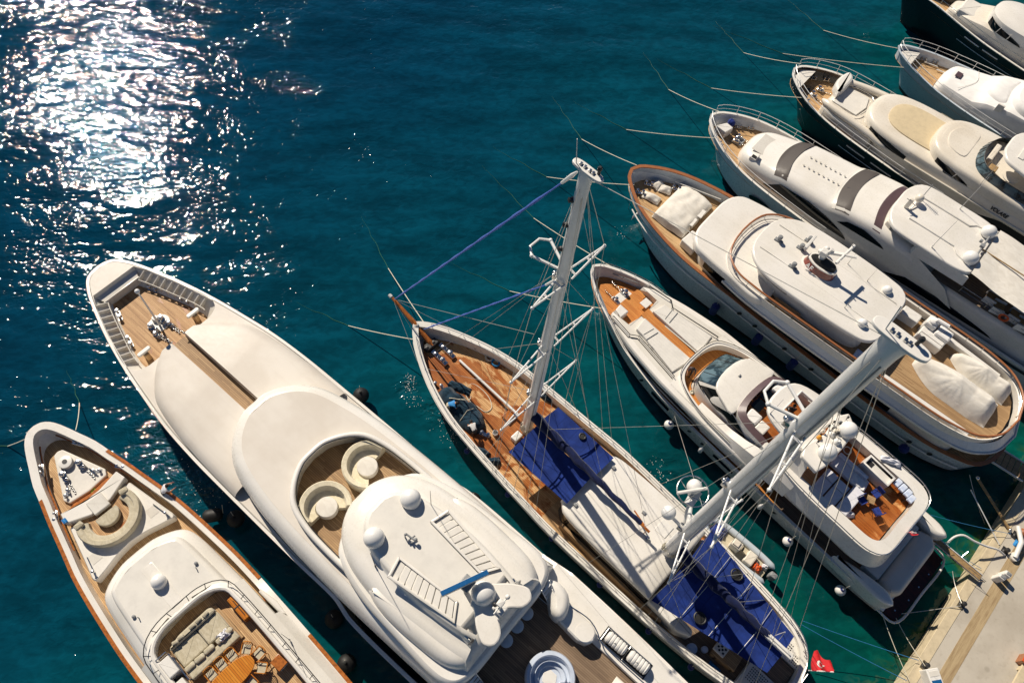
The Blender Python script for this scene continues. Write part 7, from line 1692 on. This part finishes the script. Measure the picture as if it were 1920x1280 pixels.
    g = G(); g.rings(mir(spl([(13.5, 0), (13.6, .6), (14, 1.3), (15.4, 1.6), (15.6, 0)], .3)), [(0, 6.28), (.04, 6.36), (.1, 6.37)]); g.mk('roof_panel', M['cream'], t)
    sc = [(16.0, 0), (16.1, .9), (16.5, 1.8), (17.3, 2.35), (19, 2.6), (24, 2.6)]; sc2 = [(u + .35, max(w - .12, 0)) for u, w in sc]
    ruled(t, 'glass_screen', 'wind', sc, 6.2, sc2, 6.95); g = G(); P = spl(sc2, .3)
    for s_ in (1, -1): g.tube([(u, s_ * w, 6.97) for u, w in P], .035, 6)
    for q in (.0, .5, 1.1, 1.7, 2.2, 2.45):
        for s_ in (1, -1):
            i = min(range(len(P)), key=lambda k: abs(P[k][1] - q)); u, w = P[i]; g.tube([(u - .35, s_ * (w + .1), 6.2), (u, s_ * w, 6.97)], .025, 5)
    g.mk('screen_frame', M['dark'], t)
    g = G(); rows(g, spl(sc2, .3), None, 16.4, 24, 6.32, 12); g.mk('flybridge_floor', M['cream'], t)
    pad('helm_seat', 'stain', t, rect(17.3, 17.9, -2.0, -1.3), 6.3, 6.9, .05); pad('helm_console', 'cream', t, rect(16.8, 17.2, -1.0, 1.0), 6.3, 6.9, .08)
    tb_ = G(); tb_.lathe((19.0, -1.7, 6.3), [(.1, 0), (.1, .6), (.6, .62), (.6, .68), (.02, .69)], 24); tb_.mk('round_table', M['cream'], t)
    plate('hardtop', 'gel', t, [(17.3, 0), (17.35, .9), (17.8, 1.8), (18.8, 2.2), (24, 2.3), (24, 0)], 8.0, 8.25, .1, crown=.08)
    for k in range(5): pad('hardtop_slat', 'nonslip_w', t, rect(18.4 + .5 * k, 18.8 + .5 * k, -1.2, 1.2), 8.27, 8.36, .02)
    for s_ in (1, -1):
        for nm, a, b, z0, h_, off in (('lower_side_window', 8.3, 13.4, 4.4, .55, 2.95), ('upper_side_window', 13.9, 17, 5.3, .5, 2.88)):
            g = G(); n = 20; us = [a + (b - a) * i / n for i in range(n + 1)]; hh = [(7.6, 1.7), (8.4, 2.35), (10, 2.8), (13, 3.0), (15, 3.0)] if a < 10 else [(13.0, 1.7), (13.8, 2.4), (15.2, 2.8), (18, 2.95)]; hh = spl(hh, .3)
            strip(g, [(u, s_ * (lerp(hh, u) + .05), z0) for u in us], [(u, s_ * (lerp(hh, u) + .035), z0 + h_ * min(1, ((1 - i / n) * 1.6) ** .6)) for i, u in enumerate(us)]); w_ = g.mk(nm, M['glass'], t)
            g = G(); g.tube([(b - 1.3, s_ * (lerp(hh, b - 1.3) + .07), z0), (b - 1.2, s_ * (lerp(hh, b - 1.2) + .06), z0 + h_ * .8)], .03, 5); g.mk('window_bar', M['gel'], w_)
        g = G(); us = [17.5 + 9 * i / 20 for i in range(21)]; strip(g, [(u, s_ * 3.04, 3.2) for u in us], [(u, s_ * 3.03, 3.2 + 1.0 * min(1, 3 * i / 20)) for i, u in enumerate(us)]); g.mk('aft_side_window', M['glass'], t)
        g = G(); us = [12 + 20 * i / 30 for i in range(31)]; strip(g, [(u, s_ * 3.25, 4.55) for u in us], [(u, s_ * 2.95, 5.25) for u in us]); strip(g, [(u, s_ * 3.25, 4.55) for u in us], [(u, s_ * 3.2, 4.35) for u in us]); g.tube([(u, s_ * 3.25, 4.6) for u in us], .08, 6); g.mk('bridge_deck_side', M['cream'], t)
    me = text_mesh('VOLARE', .38, .01, .25, .015); me.materials.append(M['dark']); o = bpy.data.objects.new('name_lettering', me); COL.objects.link(o); o.parent = t
    sl_ = atan2(.7, -.3); o.location = (20.0, -3.14, 4.93); o.rotation_euler = (radians(66), 0, 0)
    whip(t, 17.6, -2.9, 5.2, 3.2, 'white', .022)
def build_H():
    t = thing('motor_yacht', 'white yacht wrapped in smooth white covers with a small dark skylight and teak bow', 'yacht', H_)
    hw = [(0, 0), (.3, .5), (1, .95), (2, 1.45), (3.4, 1.95), (5, 2.35), (8, 2.8), (12, 3.05), (20, 3.1), (30, 3.0)]; sheer = [(0, 3.5), (5, 3.2), (30, 2.8)]
    hs = hull(t, hw, sheer, [(0, 2.6), (8, 2.5), (30, 2.2)], capw=.12, flare=.18, bowflare=.55, bowlen=4.5, rake=2.4, mats=[M['grey_hull'], M['boot']], mcap=M['hullblue'], mdeck=M['teak'], caph=.04); bowrail(t, hs, sheer, .1, 14, .8)
    g = G(); P = [(.5, 0), (.8, .55), (1.9, 1.15), (1.9, 0)]; g.slab(mir(P), 2.7, 3.2, .04); g.mk('bow_locker', M['gel'], t)
    for u, v in ((2.4, 1.2), (3.4, 1.6), (2.3, -.7)): g = G(); bits(g, u, v, 2.65, 1.0, .4); g.mk('cleat', M['steel'], t)
    g = G(); g.tube([(2.6, 1.0, 2.7), (3.8, 1.3, 2.7)], .06, 6); g.tube([(3.9, .9, 2.7), (4.7, 1.1, 2.7)], .06, 6); g.mk('boat_hook', M['white'], t)
    g = G(); h = [(4.55, 0), (4.6, 1.0), (4.95, 1.6), (6.5, 2.05), (9, 2.5), (14, 2.7), (24, 2.7)]; f = Z([(4.5, 3.3), (5.2, 3.65), (8, 3.95), (9, 4.5), (11, 5.0), (24, 5.3)]); shell(g, spl(h, .3), [(0, 2.5), (.03, lambda u: f(u) - .5), (.2, lambda u: f(u) - .12), (.5, lambda u: f(u))], camber=.3); g.mk('fitted_cover', M['cover_w'], t)
    g = G(); g.rings(mir(spl([(8.3, 0), (8.5, 1.0), (9.2, 1.7), (10.4, 1.9), (10.6, 0)], .3)), [(0, 4.2), (.1, 4.75), (.3, 4.95)], crown=.2); g.mk('cover_bulge', M['cover_w'], t)
    g = G(); g.rings(mir(spl([(10.2, 0), (10.4, 1.2), (11.2, 2.1), (13.4, 2.4), (22, 2.4), (22, 0)], .3)), [(0, 4.6), (.1, 5.3), (.4, 5.6)], crown=.25); g.mk('aft_cover', M['cover_w'], t)
    pad('skylight', 'mauve', t, rect(5.5, 6.05, -.45, .25), 3.95, 4.05, .05)
    g = G(); P = spl([(6.4, -1.6, 3.9), (7.3, 0, 4.15), (6.9, 1.7, 3.95)], .3); g.tube(P, .02, 5); g.mk('cover_seam', M['nonslip'], t)
    pad('roof_fin', 'gel', t, rect(9.8, 10.4, -2.5, -2.3), 4.4, 5.1, .04)
def build_I():
    t = thing('motor_yacht', 'cream yacht with navy hull cut off by the top right corner of the photo', 'yacht', I_)
    hw = [(-3, 0), (-2.7, .35), (-1, .9), (1, 1.15), (2.8, 1.6), (4.6, 2.1), (7, 2.65), (9.5, 3.0), (12, 3.25), (18, 3.4), (30, 3.4)]; sheer = [(0, 3.9), (6, 3.8), (30, 3.4)]
    hw = [(u + 3, w) for u, w in hw]; fr2 = 3; t.location = tuple(I_.world(-3, 0, 0))
    hs = hull(t, hw, sheer, [(0, 3.0), (30, 2.8)], capw=.12, flare=.2, bowflare=.55, bowlen=5, rake=2.6, mats=[M['navy'], M['boot']], mcap=M['gel'], mdeck=M['teak'], caph=.04)
    g = G(); us = [3 + 14 * i / 40 for i in range(41)]; rail(g, [(u, -lerp(hs, u), 3.85) for u in us], .7, 1.5, .022); g.mk('guard_rail', M['steel'], t)
    g = G(); h = [(5.4, 0), (5.5, .9), (7, 1.5), (9, 2.0), (12, 2.45), (16, 2.75), (30, 2.8)]; f = Z([(5, 3.9), (7, 4.3), (9, 4.7), (14, 5.1), (30, 5.2)]); shell(g, spl(h, .3), [(0, 2.9), (.05, lambda u: f(u) - .6), (.2, lambda u: f(u) - .15), (.45, lambda u: f(u))], camber=.15); g.mk('superstructure', M['cream'], t)
    g = G(); g.rings(mir(spl([(8.8, 0), (9.0, 1.0), (10, 1.9), (13, 2.35), (22, 2.4), (22, 0)], .3)), [(0, 4.4), (0, 5.3), (.1, 5.7), (.4, 5.85)], crown=.1); g.mk('wheelhouse', M['gel'], t)
    hh = spl([(8.8, .8), (9.2, 1.3), (10, 1.9), (13, 2.35), (22, 2.4)], .3)
    g = G(); us = [9.2 + 3.6 * i / 20 for i in range(21)]; strip(g, [(u, -(lerp(hh, u) + .05), 4.75) for u in us], [(u, -(lerp(hh, u) + .04), 4.75 + .6 * ((1 - i / 20) * 1.4) ** .5 if i < 20 else 4.75) for i, u in enumerate(us)]); w_ = g.mk('side_window', M['glass'], t)
    for u in (10.3, 11.4): g = G(); g.tube([(u, -(lerp(hh, u) + .08), 4.75), (u + .15, -(lerp(hh, u) + .06), 5.35)], .035, 5); g.mk('window_bar', M['gel'], w_)
    pad('sun_pad', 'nonslip_w', t, rect(6.3, 8.2, -1.2, 1.2), 4.1, 4.5, .2)
    for a, b in ((8.3, 9.9), (10.3, 11.9)):
        g = G(); us = [a + (b - a) * i / 6 for i in range(7)]; g.tube([(u, -(lerp(hs, u) * .965), 3.15) for u in us], .055, 6); g.mk('hull_trim', M['gel'], t)
    g = G(); us = [7.8 + 12 * i / 30 for i in range(31)]; g.tube([(u, -(lerp(hs, u) * .93 + .02), 2.5) for u in us], .025, 5); g.mk('hull_line', M['hullblue'], t)
build_F(); build_G(); build_H(); build_I()
fender_group(I_, [('k', 1100, 250, 1.9, 'grey ball fender on the navy hull nearest the long white trim'), ('k', 1270, 365, 1.9, 'grey ball fender on the navy hull at the right edge of the photo')], 'grey', .4, 1, '', 'grey ball fenders at the top right', 'ball')
# ------------------------------------------------------------------ quay and its things
QZ = 1.25
qa3, qb3 = wpt('p', 1693, 1280, QZ), wpt('p', 1925, 905, QZ)
qd = (qb3 - qa3).normalized(); Qf = Frame(qa3.x, qa3.y, 0, math.degrees(atan2(qd.y, qd.x)))     # u along the edge, v>0 to seaward
def build_quay():
    g = G(); g.slab([(-40, -60), (60, -60), (60, -.62), (-40, -.62)], -2, QZ, 0); q = g.mk('quay', M['quay'], None, Qf); q['kind'] = 'structure'
    g = G(); g.box(-40, 60, -.62, 0, -2, QZ + .03, .03); e = g.mk('quay_kerb', M['quay_edge'], None, Qf); e['kind'] = 'structure'
    g = G(); g.box(-40, 60, -2.15, -1.35, QZ - .2, QZ + .012, 0); e = g.mk('quay_gutter', M['channel'], None, Qf); e['kind'] = 'structure'
build_quay()
def QP(k, X, Y, z=None): z = QZ if z is None else z; return Qf.P(k, X, Y, z)
def rope(pts, r, mat, label, n=18, sg=0.0, group='mooring lines', name='mooring_line'):
    P = []
    for a, b in zip(pts, pts[1:]): P += sag(a, b, sg, n)
    c = Vector(P[0]); g = G(); g.tube([Vector(p) - c for p in P], r, 6); o = g.mk(name, M[mat], None); o.location = c; return tag(o, label, 'rope', group)
W3 = lambda k, X, Y, z: wpt(k, X, Y, z)
# gangway of the middle yacht
gw = thing('gangway', 'long teak gangway from the dark swim platform to the quay', 'gangway', WORLD.sub(*W3('l', 868, 612, 2.1)[:2], 0, 0))
a, b = W3('l', 872, 620, 2.1), W3('l', 1080, 795, 1.6); dv = (b - a); L = dv.length; gw.location = a; gw.rotation_euler = (0, -math.asin(dv.z / L), atan2(dv.y, dv.x))
g = G(); g.box(0, L, -.22, .22, -.04, 0, .01); g.mk('walking_board', M['stain'], gw)
for s_ in (1, -1): g = G(); g.box(-.05, L + .05, s_ * .24 - .03, s_ * .24 + .03, -.08, .05, .01); g.mk('side_beam', M['white'] if s_ > 0 else M['steel'], gw)
g = G(); g.tube([(.6, .3, 0), (.7, .6, .4)], .02, 5); g.tube([(1.9, .28, 0), (2.0, .8, .2)], .02, 5); g.tube([(1.2, -.26, 0), (1.2, -.26, .5)], .02, 5); g.tube([(L, -.26, 0), (L + .1, -.26, .5), (L - 1.2, -.26, .45)], .015, 5); g.mk('gangway_stanchion', M['steel'], gw)
# two long passerelle poles
def beam(name, label, k0, p0, z0, k1, p1, z1, r, mat, cat='gangway'):
    a, b = W3(k0, *p0, z0), W3(k1, *p1, z1); t = thing(name, label, cat, WORLD.sub(a.x, a.y, a.z)); g = G(); g.tube([(0, 0, 0), b - a], r, 8); g.mk('pole', M[mat], t)
    g = G(); g.ball((0, 0, 0), r * 1.6, 8); g.mk('end_fitting', M['steel'], t); g = G(); g.ball(b - a, r * 1.6, 8); g.mk('end_fitting', M['steel'], t); return t
beam('boarding_pole', 'long pale boarding pole from the rounded stern down to the quay edge', 'l', (1065, 335), 2.2, 'l', (1215, 575), 1.4, .09, 'stain')
beam('boat_pole', 'thin silver pole standing off the quay beside the boarding pole', 'l', (1035, 390), 2.5, 'l', (1165, 640), 1.3, .035, 'alu', 'pole')
# power hose: cream curved pipe
P = spl([tuple(W3('l', X, Y, z)) for X, Y, z in ((925, 635, 2.0), (960, 605, 2.3), (1000, 598, 2.4), (1050, 625, 2.3), (1110, 650, 2.0), (1160, 665, 1.7), (1190, 690, 1.35))], .15); c = Vector(P[0]); g = G(); g.tube([Vector(p) - c for p in P], .07, 8); o = g.mk('shore_hose', M['white'], None); o.location = c; tag(o, 'thick curved cream hose arching from the gangway to the quay', 'hose')
# bollards / cleats on the quay
bd = None
for k, X, Y, lab in (('l', 820, 1200, 'dark iron bollard on the quay kerb near the white box'), ('l', 1190, 672, 'dark iron bollard on the quay where the cream hose ends'), ('l', 990, 918, 'dark iron bollard on the quay kerb halfway along'), ('l', 1240, 600, 'dark iron bollard on the quay at the boarding pole')):
    u, v, _ = QP(k, X, Y); f2 = Qf.sub(u, v, QZ)
    if bd: dup(bd, f2, lab); continue
    bd = thing('bollard', lab, 'bollard', f2, 'iron bollards along the quay'); g = G(); g.lathe((0, 0, 0), [(.2, 0), (.17, .05), (.1, .1), (.09, .3), (.15, .36), (.15, .42), (.05, .46)], 16); g.mk('post', M['dark'], bd); g = G(); g.box(-.3, .3, -.22, .22, 0, .03, .01); g.mk('base_plate', M['dark'], bd)
def on_q(k, X, Y): u, v, _ = QP(k, X, Y); return Qf.sub(u, v, QZ, 0)
bx = thing('service_box', 'white shore power box with a small solar panel at the bottom edge', 'box', on_q('l', 838, 1262)); bx.rotation_euler[2] += .9
g = G(); g.box(-.55, .55, -.4, .4, 0, .8, .06); g.mk('cabinet', M['white'], bx); g = G(); g.box(-.5, -.1, -.3, .3, .8, .83, .01); g.mk('solar_panel', M['copper'], bx); g = G(); g.box(.1, .4, -.3, .3, .8, .82, .01); g.mk('lid', M['gel_shade'], bx)
sp_ = thing('service_post', 'pair of white service pillars standing on the worn quay channel', 'service post', on_q('l', 1155, 792)); 
for x, y in ((-.22, .05), (.22, -.15)): g = G(); g.box(x - .17, x + .17, y - .22, y + .22, 0, .85, .08); g.mk('pillar', M['white'], sp_); g = G(); g.box(x - .1, x + .1, y - .12, y + .12, .85, .9, .02); g.mk('cap', M['grey'], sp_)
g = G()
for q in range(5): g.tube([((.3 - .03 * q) * cos(a * pi / 9), (.3 - .03 * q) * sin(a * pi / 9), .05 + .07 * q) for a in range(19)], .045, 6)
tag(g.mk('hose_coil', M['brown_rail'], None, on_q('l', 1275, 590)), 'reddish coil of hose on the quay at the right edge', 'hose')
lump('blue_rag', 'bright_blue', on_q('l', 1243, 636), 'small blue heap of cloth beside the reddish hose coil on the quay', 'cloth', .5, .3, .15, 3, .5, .08, 12)
a_ = thing('quay_crane_arm', 'white folded gangway arm lying on the quay at the right edge', 'gangway', on_q('l', 1240, 680)); g = G(); g.tube([(-.5, 0, .3), (.6, .2, .5), (1.5, .8, .4)], .16, 10); g.mk('arm', M['white'], a_); g = G(); g.lathe((-.4, 0, 0), [(.3, 0), (.3, .25), (.02, .3)], 14); g.mk('foot', M['gel_shade'], a_)
hy = thing('hydrant_box', 'orange-red topped box standing on the quay near the bottom right corner', 'box', on_q('l', 1262, 1175)); g = G(); g.box(-.3, .3, -.2, .2, .0, .7, .03); g.mk('cabinet', M['brown_rail'], hy); g = G(); g.box(-.34, .34, -.24, .24, .7, .78, .02); g.mk('lid', M['orange'], hy)
bn = thing('bench', 'long pale stone bench running off the bottom right corner of the quay', 'bench', on_q('l', 1250, 1245)); g = G(); g.box(-1.8, .7, -.25, .25, .35, .5, .03); g.mk('seat', M['quay_edge'], bn)
for x in (-1.4, .4): g = G(); g.box(x - .15, x + .15, -.2, .2, 0, .35, .02); g.mk('leg', M['quay_edge'], bn)
# mooring lines
ML = [((75, 808, 3.4), (-60, 832, -.1), .03, 'rope', 'pale line from the port bow of the wood-capped yacht running off the left edge'), ((142, 806, 3.3), (130, 700, -.3), .03, 'rope', 'pale line from the starboard bow of the wood-capped yacht sinking into deep water'),
 ((786, 638, 2.7), (560, 575, -.5), .03, 'rope', 'yellow-green line from the port bow of the sailing boat into the water'), ((800, 612, 2.8), (680, 415, -.5), .03, 'rope', 'yellow-green line from the starboard bow of the sailing boat into the water'),
 ((1128, 578, 3.4), (845, 500, -.5), .03, 'rope', 'line from the port bow of the sun deck yacht passing behind the foremast'), ((1160, 508, 3.5), (905, 320, -.5), .03, 'rope', 'line from the starboard bow of the sun deck yacht running past the foremast head'),
 ((1189, 347, 4.3), (925, 285, -.5), .03, 'rope', 'line from the port bow of the brown-railed yacht into the water'), ((1194, 310, 4.6), (1035, 190, -.5), .03, 'rope', 'line from the starboard bow of the brown-railed yacht into the water'),
 ((1340, 259, 3.8), (1075, 200, -.5), .03, 'rope', 'line from the port bow of the charcoal-banded yacht into the water'), ((1348, 209, 3.9), (1205, 108, -.5), .03, 'rope', 'line from the starboard bow of the charcoal-banded yacht into the water'),
 ((1512, 184, 3.8), (1230, 120, -.5), .03, 'rope', 'line from the port bow of the navy-hulled cream yacht into the water'), ((1502, 120, 4.0), (1340, 50, -.5), .03, 'rope', 'line from the starboard bow of the navy-hulled cream yacht into the water'),
 ((1695, 127, 3.3), (1330, 55, -.5), .03, 'rope', 'line from the port bow of the covered yacht crossing ahead of its neighbour'), ((1683, 91, 3.5), (1470, 5, -.5), .03, 'rope', 'line from the starboard bow of the covered yacht running to the top edge'),
 ((1504, 1163, 2.7), (1722, 1237, 1.5), .02, 'rope_blue', 'upper blue line from the sailing boat stern to the quay'), ((1502, 1170, 2.7), (1700, 1275, 1.5), .02, 'rope_blue', 'lower blue line from the sailing boat stern to the quay'),
 ((1652, 1143, 1.6), (1705, 1275, 1.5), .02, 'rope', 'pale line from the port quarter of the middle yacht to the kerb at the bottom'), ((1680, 1158, 1.0), (1735, 1248, 1.5), .02, 'rope', 'pale line from the corner of the dark swim platform to the iron bollard'),
 ((1690, 1150, .9), (1802, 1135, 1.5), .02, 'wire', 'thin line from the dark swim platform to the kerb halfway along the quay'), ((1786, 1070, 1.2), (1803, 1130, 1.5), .02, 'wire', 'short thin line hanging beside the gangway to the quay'),
 ((1745, 965, 2.8), (1895, 1000, 1.5), .015, 'rope_blue', 'thin teal line from the starboard quarter of the middle yacht to the quay'), ((1762, 1010, 2.4), (1840, 1065, 1.4), .015, 'rope_blue', 'thin teal line beside the gangway'),
 ((1818, 890, 2.5), (1850, 990, -.2), .02, 'wire', 'thin line from the rounded stern down into the dark water'),
 ((1500, 205, 3.6), (1513, 245, -.3), .02, 'wire', 'short anchor line hanging from the navy bow, farther from the camera'), ((1522, 205, 3.4), (1510, 246, -.1), .02, 'wire', 'short anchor line hanging from the navy bow, nearer the camera'), ((1348, 272, 3.4), (1332, 308, -.2), .02, 'wire', 'short anchor line hanging from the bow of the charcoal-banded yacht'), ((1186, 360, 3.8), (1178, 392, -.2), .02, 'wire', 'short anchor line hanging from the bow of the brown-railed yacht'), ((1130, 588, 3.2), (1126, 622, -.2), .02, 'wire', 'short anchor line hanging from the bow of the middle yacht')]
for a, b, r, m_, lab in ML:
    far = b[2] < 0; p, q = W3('p', *a), W3('p', *b)
    if far and (q - p).length > 6:
        m = p.lerp(q, .58); m.z = .03; c0 = sag(p, m, .12, 16); end = Vector((q.x, q.y, .015)); n_ = 14
        und = [m.lerp(end, k / n_) + Vector((.12 * sin(k * 1.3), .12 * cos(k * .9), 0)) * (k / n_) for k in range(1, n_ + 1)]; c = Vector(p)
        t = thing('mooring_line', lab, 'rope', WORLD.sub(p.x, p.y, p.z), 'mooring lines'); g = G(); g.tube([v - c for v in c0], r, 6); g.mk('dry_rope', M[m_], t)
        g = G(); g.tube([v - c for v in [m] + und], [r * .8 * (1 - .85 * k / n_) for k in range(n_ + 1)], 5); g.mk('wet_rope', M['rope_wet'], t)
    else: rope([p, q], r, m_, lab, 18, .15)
rope([W3('p', 1325, 975, 8.5), W3('p', 1262, 770, 1.8)], .015, 'wire', 'thin halyard from the radar bracket of the sailing boat up across the water', 12, 0, None, 'halyard')
# anchors under the bows
an = None
for k, X, Y, z, d, lab in (('i', 78, 545, 1.6, -46, 'steel anchor hanging under the bow of the brown-railed yacht'), ('k', 770, 355, 1.4, -42, 'steel anchor hanging under the bow of the covered yacht'), ('k', 290, 480, 1.6, -43, 'steel anchor hanging under the navy bow of the cream yacht'), ('p', 1731, 6, 1.8, -43, 'steel anchor under the navy bow at the top edge')):
    p = W3(k, X, Y, z); f2 = Frame(p.x, p.y, p.z, d)
    if an: dup(an, f2, lab); continue
    an = thing('anchor', lab, 'anchor', f2, 'bow anchors'); g = G(); g.tube([(0, 0, 1.1), (0, 0, -.1)], .05, 6); g.mk('shank', M['steel'], an)
    for s_ in (1, -1): g = G(); g.slab([(-.12, s_ * .05), (.12, s_ * .05), (.05, s_ * .55)], -.2, -.1, .02); g.mk('fluke', M['steel'], an)
    g = G(); g.tube([(0, 0, 1.1), (.1, .05, 2.0)], .03, 5); g.mk('chain', M['steel'], an)
# foam flecks where pumps discharge
def foam():
    g = G(); random.seed(5)
    for px_, py_, r, n_ in ((768, 716, .5, 60), (775, 745, .7, 40), (835, 790, 1.2, 50), (850, 815, .8, 30), (1236, 884, .9, 50), (372, 905, 2.4, 90), (1168, 430, .7, 20)):
        w = wpt('p', px_, py_, 0)
        for k in range(n_):
            a, d = random.uniform(0, 6.28), r * random.random() ** .7; x, y = w.x + d * cos(a), w.y + d * sin(a) * 1.4; s = random.uniform(.008, .035)
            m = random.randint(5, 7); g.lathe((x, y, .004), [(s, 0), (s * .8, .012), (s * .3, .018)], m)
    o = g.mk('foam', M['white']); o['kind'] = 'stuff'; tag(o, 'flecks of white foam on the water where pumps discharge beside the hulls', 'foam')
foam()
